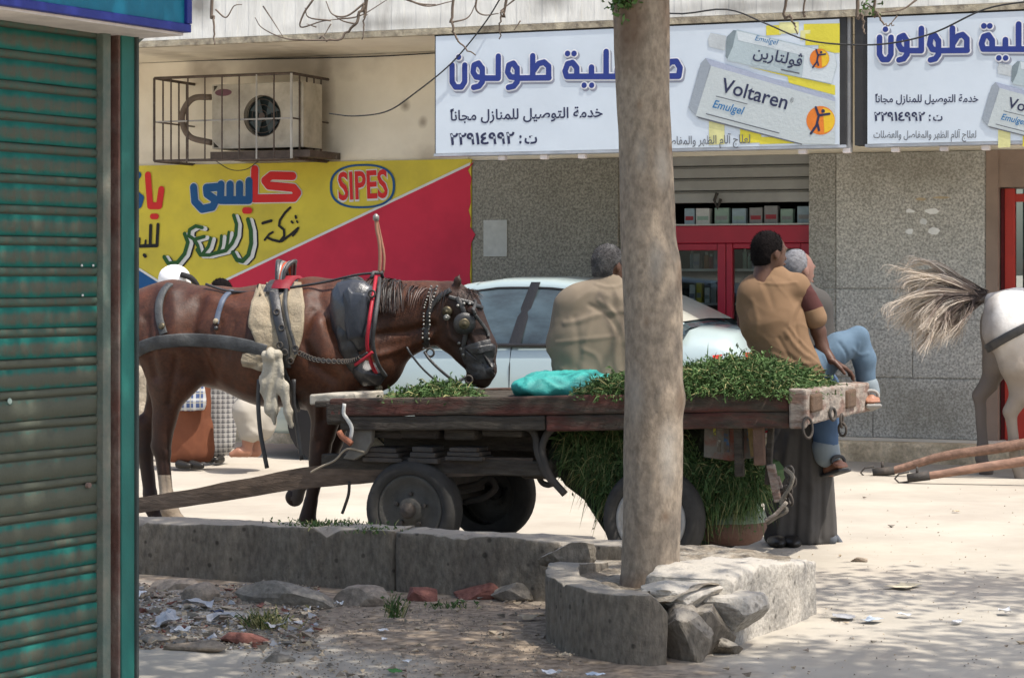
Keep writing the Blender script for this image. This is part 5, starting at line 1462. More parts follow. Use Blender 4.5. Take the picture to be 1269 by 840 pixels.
stake((915, 527), (917, 590), .10, .045, 'stake', m_wd); stake((940, 522), (942, 576), .06, .055, 'stake', mat('brown_stake', (.14, .085, .06), .9, .3, 8, .4)); stake((932, 524), (937, 565), .12, .05, 'stake', mat('ochre_stake', (.22, .15, .06), .9, .3, 8, .4))
stake((956, 524), (952, 600), .10, .03, 'stake', m_wd); stake((955, 575), (965, 622), .05, .04, 'splint', m_wp); stake((962, 590), (971, 620), .07, .03, 'splint', m_wp)
P = spline([CT.pt(*q, .04) for q in ((972, 580), (982, 590), (978, 605), (968, 622), (975, 632), (962, 640), (950, 648))], 30)
MB().tube(P, .011, 7).obj('rope', mat('grey_rope', (.17, .15, .12), .95, .4, 30, .6), cart, True)
P = [CT.pt(*q, .02) for q in ((975, 622), (962, 636), (948, 645))]; MB().tube(spline(P, 10), .010, 7).obj('lever', m_wp, cart, True)
for q in ((978, 585), (981, 597), (976, 608), (968, 614), (979, 618)): ring_obj(CT.pt(*q, .05), .020, .007, 'chain_link', (random.uniform(-1, 1), -1, random.uniform(-.5, .5)), 1.5)
# near shaft reaching forward past the horse
def shaft():
    key = [(664, 577, 10), (560, 578, 12), (450, 584, 15), (420, 587, 14), (360, 595, 13), (250, 614, 11), (165, 627, 10), (90, 640, 9)]
    m = MB(); pts = []; hs = []
    for px, py, h in key:
        q = CT.pt(px, py, .14 if px < 640 else .14); pts.append(q); hs.append(h / 235)
    P = spline(pts, 50); H = np.interp(np.linspace(0, 1, len(P)), np.linspace(0, 1, len(hs)), hs)
    G = []
    for q, h in zip(P, H):
        G.append([(q[0], q[1] - .035, q[2] - h), (q[0], q[1] - .038, q[2]), (q[0], q[1] - .035, q[2] + h), (q[0], q[1] + .035, q[2] + h), (q[0], q[1] + .035, q[2] - h), (q[0], q[1] - .035, q[2] - h)])
    m.grid(np.array(G)); m.obj('shaft', mat('brown_shaft_wood', (.12, .085, .06), .9, .35, 4, .6, 25, col2=(.07, .055, .045), mixs=3, mixt=.52, stretch=(.35, 1, 1.5), bdist=.012, fine=30), cart, jit=.008, jf=5)
shaft()
MB().tube(spline([CT.pt(*q, .1) for q in ((433, 596), (432, 612), (427, 628), (424, 636))], 12), .009, 6).obj('hanging_strap', m_if, cart, True)
MB().tube(spline([CT.pt(*q, .0) for q in ((427, 500), (426, 512), (430, 519), (436, 530), (434, 545))], 14), .012, 6, squash=(0, 1, 0, .4)).obj('rag_tie', mat('white_rag', (.55, .54, .50), .9, .1, 10, .2), cart, True)
a = CT.pt(424, 540, -.01); MB().tube(spline([CT.pt(*q, -.01) for q in ((420, 534), (424, 541), (431, 546), (436, 550))], 8), .016, 6).obj('orange_tag', mat('faded_orange_cloth', (.30, .12, .07), .9, .3, 20, .2), cart, True)
P = spline([CT.pt(*q, .02) for q in ((452, 560), (430, 556), (415, 570), (398, 578), (385, 585))], 20); MB().tube(P, .006, 5).obj('rope', mat('tan_rope', (.36, .30, .22), .95), cart, True)

# ---- fodder
m_gr = mat('fodder_green', (.07, .125, .034), .65, .45, 9, 0, spec=.3); m_gd = mat('fodder_dark_green', (.04, .08, .022), .75, .4, 9, 0, spec=.2); m_gy = mat('dry_straw_green', (.30, .28, .12), .8, .3, 9, 0)
def blades(name, n, base_fn, dir_fn, L=(.06, .16), W=.006, seed=1, par=None, mats=None, droop=.4, leaf=.5):
    r_ = np.random.default_rng(seed)
    b0 = base_fn(r_, n); d = dir_fn(r_, n, b0); d /= np.linalg.norm(d, axis=1)[:, None]
    L_ = r_.uniform(*L, n)[:, None]
    s = np.cross(d, r_.normal(size=(n, 3))); s /= np.linalg.norm(s, axis=1)[:, None]
    p1 = b0 + d * L_ * .55; p2 = p1 + d * L_ * .45; p2[:, 2] -= (L_[:, 0] * droop * r_.uniform(.2, 1, n))
    w_ = W * r_.uniform(.6, 1.3, n)[:, None]
    V = np.stack([b0 - s * w_ / 2, b0 + s * w_ / 2, p1 + s * w_ / 2, p1 - s * w_ / 2, p2], 1).reshape(-1, 3)
    F_ = []; fm = []
    I = np.arange(n) * 5
    F_ = [f for i in I.tolist() for f in ((i, i + 1, i + 2, i + 3), (i + 3, i + 2, i + 4))]
    cm = r_.choice([0, 0, 0, 1, 1, 2], n); fm = np.repeat(cm, 2).tolist()
    k = int(n * leaf); J = r_.integers(0, n, k); c = b0[J] + (p2[J] - b0[J]) * r_.uniform(.5, 1, k)[:, None]
    dd = r_.normal(size=(k, 3)); dd /= np.linalg.norm(dd, axis=1)[:, None]; ss = np.cross(dd, r_.normal(size=(k, 3))); ss /= np.linalg.norm(ss, axis=1)[:, None]
    ll = r_.uniform(.007, .015, k)[:, None]
    V2 = np.stack([c - dd * ll, c + ss * ll * .45, c + dd * ll, c - ss * ll * .45], 1).reshape(-1, 3)
    o0 = len(V); F_ += [(o0 + 4 * i, o0 + 4 * i + 1, o0 + 4 * i + 2, o0 + 4 * i + 3) for i in range(k)]; fm += r_.choice([0, 0, 1], k).tolist()
    o = mesh_obj(name, np.concatenate([V, V2]), F_, mats or [m_gr, m_gd, m_gy], par, fmat=fm)
    o['kind'] = 'stuff'; return o
def heap(name, label, fr, prof, y0, y1, n, seed, L=(.05, .15), base_z=None):
    """prof: photo outline of the top edge; heap mounded between local y0..y1"""
    t = fr.thing(name, label, 'fodder'); ym = (y0 + y1) / 2
    T_ = np.array([fr.pt(px, py, ym) for px, py in prof]); o_ = np.argsort(T_[:, 0]); T_ = T_[o_]
    zb = base_z
    def hz(x, y):
        top = np.interp(x, T_[:, 0], T_[:, 2], left=zb, right=zb); f = np.clip(1 - ((y - ym) / ((y1 - y0) / 2)) ** 2, 0, 1) ** .5
        return zb + (np.maximum(top, zb) - zb) * f
    xs = np.linspace(T_[0, 0], T_[-1, 0], 60); ys = np.linspace(y0, y1, 30)
    X, Y = np.meshgrid(xs, ys, indexing='ij'); Zs = hz(X, Y) - .03; Zs = np.maximum(Zs, zb - .01)
    G = np.stack([X, Y, Zs], -1); V = G.reshape(-1, 3); V[:, 2] += .02 * fbm(V * 14, 3, seed)
    m = MB(); m.grid(V.reshape(G.shape)); mo = m.obj('matted_layer', m_gd, t, True)
    def bf(r_, n_):
        x = r_.uniform(T_[0, 0], T_[-1, 0], n_); y = r_.uniform(y0, y1, n_) if True else 0
        z = hz(x, y) - r_.uniform(.0, .06, n_); return np.stack([x, y, np.maximum(z, zb)], 1)
    def df(r_, n_, b): d = r_.normal(size=(n_, 3)); d[:, 2] = np.abs(d[:, 2]) * .35; d[:, 1] -= .3; return d
    blades('blades', n, bf, df, L, .005, seed, t, leaf=1.8); return t
heap('fodder_heap', 'thick heap of fresh green clover fodder on the rear of the cart bed', CT, [(838, 474), (850, 460), (870, 456), (895, 452), (915, 449), (940, 450), (965, 456), (985, 466), (1000, 476), (1006, 483)], .02, .85, 15000, 3, base_z=.91)
heap('fodder_heap', 'small tuft of green fodder on the cart bed under the brown horse muzzle', CT, [(500, 492), (512, 484), (530, 476), (552, 474), (570, 480), (582, 488)], .05, .45, 2500, 5, (.04, .10), base_z=.845)
heap('fodder_heap', 'loose green fodder between the turquoise sack and the tree trunk', CT, [(738, 480), (752, 471), (770, 466), (800, 462), (820, 462), (845, 470)], .03, .6, 3500, 7, (.04, .12), base_z=.885)
# sling of fodder under the cart
sl_ = CT.thing('fodder_sling', 'dark net sling stuffed with green fodder hanging under the middle of the cart', 'fodder')
m_gdd = mat('fodder_mid_green', (.085, .14, .045), .7, .4, 9, 0)
def sling(fr_pts, name_t, n, seed, y0, y1, par, bag_m):
    P = np.array([CT.pt(px, py, (y0 + y1) / 2) for px, py in fr_pts]); 
    def rnd(r_, k):
        out = []
        xs, zs = P[:, 0], P[:, 2]
        while len(out) < k:
            x = r_.uniform(xs.min(), xs.max(), k); z = r_.uniform(zs.min(), zs.max(), k)
            ins = np.zeros(k, bool); j = len(P) - 1
            for i in range(len(P)):
                c = ((zs[i] > z) != (zs[j] > z)) & (x < (xs[j] - xs[i]) * (z - zs[i]) / (zs[j] - zs[i] + 1e-12) + xs[i]); ins ^= c; j = i
            out += list(zip(x[ins], z[ins]))
        o = np.array(out[:k]); return np.stack([o[:, 0], r_.uniform(y0, y0 + .12, k), o[:, 1]], 1)
    def df(r_, k, b): d = r_.normal(size=(k, 3)) * np.array((.8, .5, .8)); d[:, 2] -= .35; d[:, 1] -= .4; return d
    blades(name_t, n, rnd, df, (.07, .17), .005, seed, par, [m_gdd, m_gd, m_gy], leaf=.3, droop=.7)
s_pts = [(712, 530), (740, 520), (850, 524), (866, 560), (860, 600), (800, 625), (770, 620), (748, 598), (730, 575), (714, 555)]
m = MB(); q = [CT.pt(px, py, .3) for px, py in [(672, 548), (668, 570), (690, 604), (712, 622), (726, 642), (742, 668), (790, 690), (850, 680), (872, 620), (872, 530), (700, 524)]]
m.prism([(a[0], a[2]) for a in q], .38, .80).obj('net_sack', mat('dark_net', (.035, .04, .026), .95, .4, 12, .7), sl_, bevel=.05, jit=.02)
sling(s_pts, 'blades', 5200, 11, .27, .7, sl_, None)
s2_ = CT.thing('fodder_bundle', 'long grass fodder drooping under the rear of the cart above the plastic sack', 'fodder')
q = [CT.pt(px, py, .45) for px, py in [(866, 570), (950, 574), (958, 600), (930, 630), (866, 640)]]
MB().prism([(a[0], a[2]) for a in q], .35, .8).obj('matted_layer', m_gd, s2_, bevel=.06, jit=.02)
sling([(848, 545), (870, 566), (940, 568), (958, 590), (950, 612), (925, 615), (900, 625), (860, 635), (846, 620)], 'blades', 5200, 13, .26, .7, s2_, None)
sk = CT.thing('plastic_sack', 'cloudy green plastic sack with a brown band standing under the rear of the cart', 'sack')
c = CT.pt(905, 640, .45)
m = MB(); m.lathe((c[0], .45, c[2] - .145), (0, 0, 1), [(0, .0), (.005, .10), (.03, .16), (.09, .185), (.13, .18)], 30).obj('brown_base', mat('brown_band', (.13, .07, .05), .7, .3, 8, .3), sk, True, jit=.008)
m = MB(); m.lathe((c[0], .45, c[2] - .145), (0, 0, 1), [(.125, .183), (.17, .175), (.25, .14), (.30, .11), (.31, 0)], 30).obj('green_bag', mat('cloudy_green_plastic', (.17, .22, .15), .4, .35, 12, .6, 25, bdist=.02, spec=.6), sk, True, jit=.015)

# turquoise sack on the bed
ts = Fr(.15, 11.9, 0); tsk = ts.thing('turquoise_sack', 'crumpled turquoise plastic sack lying on the cart behind the tree trunk', 'sack')
s = SDF(.05); 
for px, r in ((662, .055), (685, .075), (710, .078), (735, .07), (752, .05)):
    q = ts.pt(px, 474); s.e((q[0], .1, .90), (.12, .2, r))
def wr(V, N): return .014 * fbm(V * np.array((9, 9, 14)), 3, 4) + .016 * (1 - 3 * np.abs(fbm(V * np.array((10, 10, 16)) + 4, 2, 8))).clip(0, 1) ** 2
s.mesh('sack_skin', .014, mat('turquoise_woven_plastic', (.03, .30, .265), .5, .15, 8, .3, 60, spec=.5), tsk, disp=wr)
# ================================================================== BROWN HORSE
def grad_mat(name, c1, c2, rough=.45, **kw): return mat(name, c1, rough, .2, 5, .12, 60, col2=c2, mixs=3, mixt=.52, mixw=.2, **kw)
HF = Fr(-1.434, 12.81, -14)
hs = HF.thing('brown_horse', 'dark bay brown horse in black harness with its head lowered over the cart front', 'horse')
def H(px, py, ly=0.0): return HF.pt(px, py, ly)
PXM = 218.0
m_bay = mat('bay_coat', (.098, .032, .013), .48, .35, 3.5, .3, 110, col2=(.038, .015, .008), mixs=3, mixt=.5, mixw=.2, spec=.32, bdist=.004, fine=55)
m_bayd = mat('dark_bay_coat', (.032, .017, .012), .45, .2, 5, .25, 70, spec=.45, bdist=.003)
m_sock = mat('pale_sock', (.30, .24, .18), .8, .2, 8, .3, 60)
m_hoof = mat('hoof_horn', (.10, .08, .065), .6, .3, 12, .2)
def bay_masks(m):
    # black points: lower legs, muzzle and face of a bay horse, blended in softly
    t = m.node_tree; N = t.nodes; L = t.links; b = N['Principled BSDF']; src = b.inputs['Base Color'].links[0].from_socket
    tc = N.new('ShaderNodeTexCoord'); sp = N.new('ShaderNodeSeparateXYZ'); L.new(tc.outputs['Object'], sp.inputs[0])
    no = N.new('ShaderNodeTexNoise'); no.inputs['Scale'].default_value = 7; no.inputs['Detail'].default_value = 5; L.new(tc.outputs['Object'], no.inputs['Vector'])
    def ramp_(sock, a0, a1, k):
        ad = N.new('ShaderNodeMath'); ad.operation = 'MULTIPLY_ADD'; ad.inputs[1].default_value = k; L.new(no.outputs[0], ad.inputs[0]); L.new(sock, ad.inputs[2])
        r_ = N.new('ShaderNodeMapRange'); r_.inputs[1].default_value = a0; r_.inputs[2].default_value = a1; L.new(ad.outputs[0], r_.inputs[0]); return r_.outputs[0]
    lz = ramp_(sp.outputs[2], .92, .55, .12); hx = ramp_(sp.outputs[0], H(535, 400)[0] + .05, H(575, 400)[0] + .05, .12)
    mxx = N.new('ShaderNodeMath'); mxx.operation = 'MAXIMUM'; L.new(lz, mxx.inputs[0]); L.new(hx, mxx.inputs[1])
    mu = N.new('ShaderNodeMath'); mu.operation = 'MULTIPLY'; mu.inputs[1].default_value = .82; L.new(mxx.outputs[0], mu.inputs[0])
    mx = N.new('ShaderNodeMix'); mx.data_type = 'RGBA'; mx.inputs[7].default_value = (.020, .011, .008, 1); L.new(mu.outputs[0], mx.inputs[0]); L.new(src, mx.inputs[6]); L.new(mx.outputs[2], b.inputs['Base Color'])
    mr = N.new('ShaderNodeMapRange'); mr.inputs[3].default_value = .46; mr.inputs[4].default_value = .5; L.new(mxx.outputs[0], mr.inputs[0]); L.new(mr.outputs[0], b.inputs['Roughness'])
bay_masks(m_bay)
MUS = [([(395, 365), (412, 392), (430, 425), (440, 455)], .035, -.016), ([(395, 385), (385, 420), (398, 450), (420, 468)], .03, -.014), ([(405, 400), (412, 440)], .05, .018), ([(432, 380), (436, 420)], .05, .012),
       ([(250, 375), (246, 410), (255, 440), (262, 465)], .045, -.022), ([(215, 365), (225, 395), (232, 430)], .05, .016), ([(190, 395), (196, 430), (200, 465)], .03, -.014), ([(178, 400), (182, 440)], .035, .012),
       ([(228, 440), (222, 470), (214, 500)], .018, -.010), ([(410, 480), (404, 520)], .014, -.009), ([(398, 500), (394, 540)], .014, .008), ([(290, 470), (340, 486), (380, 490)], .03, -.008),
       ([(470, 375), (500, 372), (535, 366)], .03, .010), ([(470, 415), (500, 412), (532, 404)], .022, -.013), ([(470, 440), (500, 430), (528, 418)], .02, .010), ([(575, 405), (590, 435)], .008, .007), ([(565, 402), (580, 428)], .010, -.007), ([(545, 392), (552, 418), (566, 428)], .010, .007),
       ([(265, 372), (300, 384), (340, 382)], .03, .008), ([(300, 400), (292, 440)], .012, -.006), ([(318, 400), (312, 445)], .012, -.006), ([(282, 398), (274, 436)], .012, -.006), ([(203, 560), (207, 612)], .007, -.006)]
def muscles(V):
    out = np.zeros(len(V)); near = V[:, 1] < .02
    for pts, w_, a_ in MUS:
        P = np.array([H(px, py, -.15) for px, py in pts]); dmin = np.full(len(V), 9.)
        for i in range(len(P) - 1):
            A2, B2 = P[i][[0, 2]], P[i + 1][[0, 2]]; d = B2 - A2; q_ = V[:, [0, 2]] - A2; t = np.clip((q_ @ d) / (d @ d), 0, 1)
            dmin = np.minimum(dmin, np.linalg.norm(q_ - t[:, None] * d, axis=1))
        out += 1.35 * a_ * np.exp(-(dmin / w_) ** 2) * (np.abs(V[:, 1]) > .03)
    return out
def horse_body():
    s = SDF(.055)
    def c(a, b, ra, rb, la=0, lb=None, flat=None, k=None): s.c(H(a[0], a[1], la), H(b[0], b[1], la if lb is None else lb), ra / PXM, rb / PXM, flat, k=k)
    c((212, 403), (262, 416), 52, 60, flat=.95); c((262, 416), (335, 428), 60, 73, flat=.86); c((335, 428), (395, 430), 73, 76, flat=.82); c((395, 428), (440, 425), 76, 60, flat=.80)
    c((448, 412), (462, 445), 50, 40, flat=.9)
    c((385, 372), (440, 385), 28, 34, flat=.6)                       # withers
    c((215, 380), (175, 392), 32, 34, flat=1.1); c((184, 400), (176, 422), 34, 30, .06, flat=1.1); c((184, 400), (176, 422), 34, 30, -.06, flat=1.1)
    c((150, 395), (162, 405), 26, 30)
    # neck
    c((440, 408), (485, 398), 56, 47, flat=.62); c((485, 398), (525, 388), 46, 37, flat=.58); c((525, 388), (556, 378), 36, 29, flat=.6)
    # head
    c((560, 374), (572, 384), 24, 24, flat=.8, k=.02); c((552, 398), (560, 408), 30, 27, flat=.55, k=.02); c((574, 384), (596, 432), 24, 18.5, flat=.72, k=.02); c((558, 415), (588, 452), 18, 12, flat=.7, k=.02)
    c((596, 432), (599, 458), 19, 15.5, flat=.85, k=.02); c((600, 458), (597, 468), 15.5, 13, flat=.95, k=.015); c((588, 462), (584, 472), 10, 8, flat=.9, k=.012)
    s.e(H(609, 458, -.05), (.022, .02, .022), k=.01)
    for sd in (-1, 1):
        s.e(H(585, 385, sd * .085), (.035, .022, .03), k=.015)        # brow
        # ears
        q0, q1 = H(564, 364, sd * .045), H(567, 348, sd * .055); q2 = H(569, 340, sd * .05); s.c(q0, q1, .022, .024, .5, k=.01); s.c(q1, q2, .023, .004, .5, k=.01)
    # near hind
    L = -.13
    c((207, 425), (211, 470), 42, 28, L, L, .85); c((217, 445), (228, 470), 34, 20, L, L, .8); c((211, 470), (204, 520), 26, 15, L, L, .8); c((203, 520), (200, 556), 15, 12, L, L, .85, .02)
    c((196, 552), (203, 562), 9, 9, L, L, None, .015); c((201, 562), (206, 612), 10, 8.5, L, L, .85, .015); c((207, 615), (210, 632), 9, 11, L, L, None, .015); c((212, 634), (219, 648), 9.5, 10, L, L, None, .012); c((220, 648), (222, 657), 11, 13, L, L, None, .008)
    L = .14
    c((206, 425), (204, 475), 38, 20, L, L, .85); c((204, 475), (186, 525), 19, 11, L, L, .8); c((180, 525), (180, 560), 13, 11, L, L, .85, .02); c((180, 560), (186, 612), 10, 8.5, L, L, .85, .015); c((186, 612), (189, 630), 9, 10.5, L, L, None, .015); c((190, 632), (196, 646), 9, 10, L, L, None, .012); c((197, 646), (199, 652), 11, 13, L, L, None, .008)
    # near fore
    L = -.13
    c((418, 445), (408, 490), 42, 27, L, L, .75); c((408, 490), (401, 535), 25, 15, L, L, .8); c((400, 535), (395, 572), 14, 13, L, L, .9, .02); c((395, 572), (385, 622), 11, 8, L, L, .9, .015); c((385, 622), (381, 642), 8.5, 10.5, L, L, None, .015); c((381, 643), (388, 656), 9, 10, L, L, None, .012); c((388, 656), (391, 665), 11, 13, L, L, None, .008)
    # far fore, lifted
    L = .13
    c((425, 445), (420, 495), 40, 25, L, L, .75); c((420, 495), (412, 545), 22, 15, L, L, .8); c((411, 545), (406, 572), 13, 13, L, L, .9, .02); c((404, 574), (382, 594), 10, 8, L, L, .9, .015); c((382, 594), (372, 602), 8, 9, L, L, None, .012); c((371, 602), (365, 616), 9, 12, L, L, None, .008)
    q = [H(301, 404)[2]]
    xs_, zk = H(395, 575)[0], H(395, 590)[2]
    xm, zm = H(583, 420)[0], H(583, 440)[2]
    zh1, zh2 = H(213, 600)[2], H(213, 648)[2]
    x235, xn = H(240, 400)[0], H(520, 400)[0]
    def fm(C):
        f = np.zeros(len(C), int)
        z, x, y = C[:, 2], C[:, 0], C[:, 1]
        nz = .03 * fbm(C * 9, 2, 3)
        pass
        pass
        f[(z + nz * .3 < .37) & (x < x235) & (y < 0)] = 2
        f[(z < .045)] = 3
        f[(x > H(355, 600)[0]) & (x < H(377, 600)[0]) & (y > 0) & (z < H(370, 604, .13)[2])] = 3
        return f
    def dsp(V, N):
        rib = .003 * np.sin(V[:, 0] * 60) * np.exp(-((V[:, 2] - 1.1) / .12) ** 2) * ((V[:, 0] > H(262, 0)[0]) & (V[:, 0] < H(345, 0)[0]))
        return .006 * fbm(V * 7, 3, 2) + rib + muscles(V)
    return s.mesh('horse_body', .0125, [m_bay, m_bayd, m_sock, m_hoof], hs, dsp, fm)
hb = horse_body()
def bvh_of(o):
    return BVHTree.FromPolygons([v.co[:] for v in o.data.vertices], [p.vertices[:] for p in o.data.polygons])
hbv = bvh_of(hb)
def on_surf(fr, bv, px, py, lift=.006, guess=-.25):
    ly = guess
    for _ in range(4):
        q = fr.pt(px, py, ly); h = bv.ray_cast(Vector((q[0], -2, q[2])), Vector((0, 1, 0)))
        if h[0] is None:
            h = bv.find_nearest(Vector((q[0], guess, q[2])))
        ly = h[0].y
    n = np.array(h[1]); 
    if n[1] > 0: n = -n
    return np.array(h[0]) + n * lift, n
def strap(name, pts, width, material, par, fr=None, bv=None, lift=.006, thick=.007, n=36, off=0.0):
    fr = fr or HF; bv = bv or hbv
    S2 = spline([(a, 0, b) for a, b in pts], n)
    P = []; Nn = []
    for a, _, b in S2:
        p, nn = on_surf(fr, bv, a, b, lift); P.append(p); Nn.append(nn)
    P = np.array(P); Nn = np.array(Nn)
    ker = np.array([1, 2, 3, 2, 1]) / 9
    for arr in (P, Nn):
        for k in range(3): arr[:, k] = np.convolve(np.pad(arr[:, k], 2, 'edge'), ker, 'valid')
    P[:, 1] -= off
    Nn /= np.linalg.norm(Nn, axis=1)[:, None]
    T = np.gradient(P, axis=0); T /= np.linalg.norm(T, axis=1)[:, None] + 1e-9
    Bv = np.cross(T, Nn); Bv /= np.linalg.norm(Bv, axis=1)[:, None] + 1e-9
    G = []
    for p, nn, b in zip(P, Nn, Bv):
        h = width / 2; G.append([p - b * h - nn * .004, p - b * h + nn * thick * .6, p - b * h * .8 + nn * thick, p + b * h * .8 + nn * thick, p + b * h + nn * thick * .6, p + b * h - nn * .004])
    return MB().grid(np.array(G)).obj(name, material, par, True)
m_lea = mat('black_leather', (.022, .022, .023), .38, .3, 12, .2, 50, col2=(.05, .045, .04), mixs=8, mixt=.6, spec=.55)
m_leag = mat('worn_grey_leather', (.075, .078, .078), .5, .3, 10, .3, 40, col2=(.03, .03, .03), mixs=7, mixt=.5)
m_lear = mat('red_leather', (.32, .014, .026), .5, .15, 12, .1)
m_brass = mat('old_brass', (.12, .10, .065), .45, .25, 20, .1, metal=.7)
m_chr = mat('pale_studs', (.24, .23, .21), .4, .1, metal=.5)
m_cloth = mat('dirty_canvas', (.36, .30, .21), .95, .25, 6, .5, 60, col2=(.24, .19, .13), mixs=4, mixt=.6)
m_white = mat('white_rag', (.55, .54, .50), .9, .1, 10, .2)
har = HF.thing('horse_harness', 'black leather harness with collar, breeching straps and canvas pad worn by the brown horse', 'harness')
# canvas pad
def patch(name, outline, material, par, lift=.008, res=.014, disp=.006, seed=1, bv=None, fr=None):
    bv = bv or hbv; fr = fr or HF
    P = np.array(outline, float); c = P.mean(0); per = np.concatenate([P, P[:1]]); nr = 60
    L_ = np.linspace(0, len(P), nr + 1); ring = np.stack([np.interp(L_, range(len(per)), per[:, k]) for k in (0, 1)], 1)
    ring += .8 * np.stack([fbm(np.stack([ring[:, 0] * .12, ring[:, 1] * .12, np.full(len(ring), k * 9. + seed)], 1), 3, seed) for k in (0, 1)], 1); ring[-1] = ring[0]
    G = []
    for t in np.linspace(0.02, 1, 14):
        row = []
        for x, y in c + (ring - c) * t:
            p, nn = on_surf(fr, bv, x, y, lift); row.append(p + nn * disp * float(fbm(np.array([[x * .05, y * .09, seed]]), 3, seed)[0]))
        G.append(row)
    o = MB().grid(np.array(G)).obj(name, material, par, True); sm = o.modifiers.new('t', 'SOLIDIFY'); sm.thickness = .012; sm.offset = 0; return o
patch('canvas_pad', [(322, 352), (374, 352), (378, 380), (374, 420), (366, 446), (352, 448), (336, 440), (318, 425), (309, 402), (312, 375)], m_cloth, har, .012, disp=.02, seed=3)
patch('canvas_flap', [(302, 438), (345, 436), (348, 462), (322, 458), (303, 452)], m_cloth, har, .015, disp=.02, seed=5)
strap('breeching_strap', [(160, 445), (170, 434), (185, 427), (205, 423), (240, 421), (280, 424), (312, 430), (332, 436)], .075, m_leag, har, thick=.012)
strap('hip_strap', [(211, 353), (204, 360), (198, 375), (198, 395), (204, 415)], .045, m_leag, har, thick=.009)
strap('loin_strap', [(288, 361), (278, 370), (272, 385), (268, 402)], .030, mat('bluegrey_strap', (.09, .11, .15), .5, .2), har, thick=.008)
for (px, py, r, mm) in ((202, 405, .020, m_brass), (268, 399, .016, m_cloth), (268, 407, .013, m_lea)):
    p, nn = on_surf(HF, hbv, px, py, .014); MB().lathe(p, nn, [(0, r), (.008, r * .9), (.012, r * .5), (.013, 0)], 14).obj('stud', mm, har, True)
strap('girth_strap', [(338, 340), (340, 365), (346, 395), (354, 425), (357, 455)], .055, m_lea, har, lift=.022, thick=.012)
strap('girth_strap', [(358, 345), (356, 380), (362, 410), (369, 440)], .018, m_leag, har, lift=.026, thick=.010)
strap('girth_strap', [(352, 455), (362, 480), (370, 505)], .03, m_lea, har, lift=.016, thick=.010)
# back saddle and hoop
p0 = H(352, 352, 0); p1, _ = on_surf(HF, hbv, 352, 368, .02)
m = MB(); T = np.linspace(-1.1, 1.1, 16); c0 = H(355, 366, 0)
G = [[(c0[0] - .10, .22 * math.sin(t), c0[2] - .16 + .225 * math.cos(t)), (c0[0] - .08, .235 * math.sin(t), c0[2] - .16 + .25 * math.cos(t)), (c0[0] + .08, .235 * math.sin(t), c0[2] - .16 + .25 * math.cos(t)), (c0[0] + .10, .22 * math.sin(t), c0[2] - .16 + .225 * math.cos(t))] for t in T]
m.grid(np.array(G)); m.obj('saddle_pad', m_lea, har, True)
m = MB(); G = [[(c0[0] - .035, .236 * math.sin(t), c0[2] - .155 + .25 * math.cos(t)), (c0[0] - .03, .25 * math.sin(t), c0[2] - .155 + .268 * math.cos(t)), (c0[0] + .07, .25 * math.sin(t), c0[2] - .155 + .268 * math.cos(t)), (c0[0] + .075, .236 * math.sin(t), c0[2] - .155 + .25 * math.cos(t))] for t in np.linspace(-.75, .75, 12)]
m.grid(np.array(G)); m.obj('red_saddle_band', mat('dull_red_leather', (.20, .012, .02), .5, .3, 12, .2), har, True)
hc = H(353, 350, 0)
for (r, w_, mm, dx) in ((.130, .014, m_lea, -.030), (.122, .012, m_chr, -.008), (.116, .011, mat('orange_red_leather', (.48, .07, .02), .5), .010), (.122, .012, m_chr, .030), (.130, .012, m_lea, .05)):
    MB().tube([(hc[0] + dx * (.4 + .9 * (1 - abs(math.cos(t)))) , -.085 * math.cos(t) * 1.1, hc[2] - .01 + r * math.sin(t)) for t in np.linspace(.0, math.pi, 20)], w_, 7).obj('hoop', mm, har, True)
# collar: padded ring leaning around the neck base
def collar():
    s = SDF(.02)
    near = [(440, 352), (426, 368), (420, 395), (424, 425), (437, 450), (450, 467), (462, 472)]
    P = []
    cen = H(440, 410)
    for t in np.linspace(0, 2 * math.pi, 25)[:-1]:
        # ellipse: top at (440,352), bottom at (462,474); bulging to the sides
        zf = math.cos(t); ysd = math.sin(t)
        top = H(437, 352); bot = H(460, 474)
        mid = (top + bot) / 2; ax_ = (top - bot) / 2
        q = mid + ax_ * zf + np.array((-.02 * (1 - zf * zf), -.235 * ysd, 0))
        P.append(q)
    for i in range(len(P)):
        s.c(P[i], P[(i + 1) % len(P)], .050, .050, None)
    o = s.mesh('collar_padding', .013, m_lea, har, disp=lambda V, N: .003 * fbm(V * 14, 2, 3))
    return P
CP = collar()
# shiny side plate of the collar
q = [(430, 352), (452, 350), (462, 360), (460, 385), (456, 420), (440, 424), (430, 418), (424, 390), (424, 364)]
cb_ = bvh_of(bpy.data.objects['collar_padding'])
def on_comb(px, py, lift, guess=-.3):
    a, n1 = on_surf(HF, hbv, px, py, lift); 
    ly = guess
    q_ = HF.pt(px, py, -.28); h = cb_.ray_cast(Vector((q_[0], -2, q_[2])), Vector((0, 1, 0)))
    if h[0] is not None and h[0].y < a[1]:
        return np.array(h[0]) + np.array(h[1]) * lift, np.array(h[1])
    return a, n1
pp = [HF.pt(px, py, -.30) for px, py in q]
def plate(name, outl, y0, bulge, mm, th=.02):
    P = np.array([HF.pt(px, py, y0) for px, py in outl]); c = P.mean(0)
    m = MB(); G = []
    per = np.concatenate([P, P[:1]]); L_ = np.linspace(0, len(P), 49); ring = np.stack([np.interp(L_, range(len(per)), per[:, k]) for k in range(3)], 1)
    for i in range(9):
        t = i / 8; r_ = c + (ring - c) * t; r_[:, 1] = y0 - bulge * (1 - t ** 2.2); G.append(r_)
    G.append(ring + np.array((0, .05, 0))); return m.grid(np.array(G)).obj(name, mm, har, True)
m_shine = mat('polished_leather', (.035, .037, .042), .3, .3, 6, .2, 30, coat=.2, spec=.55)
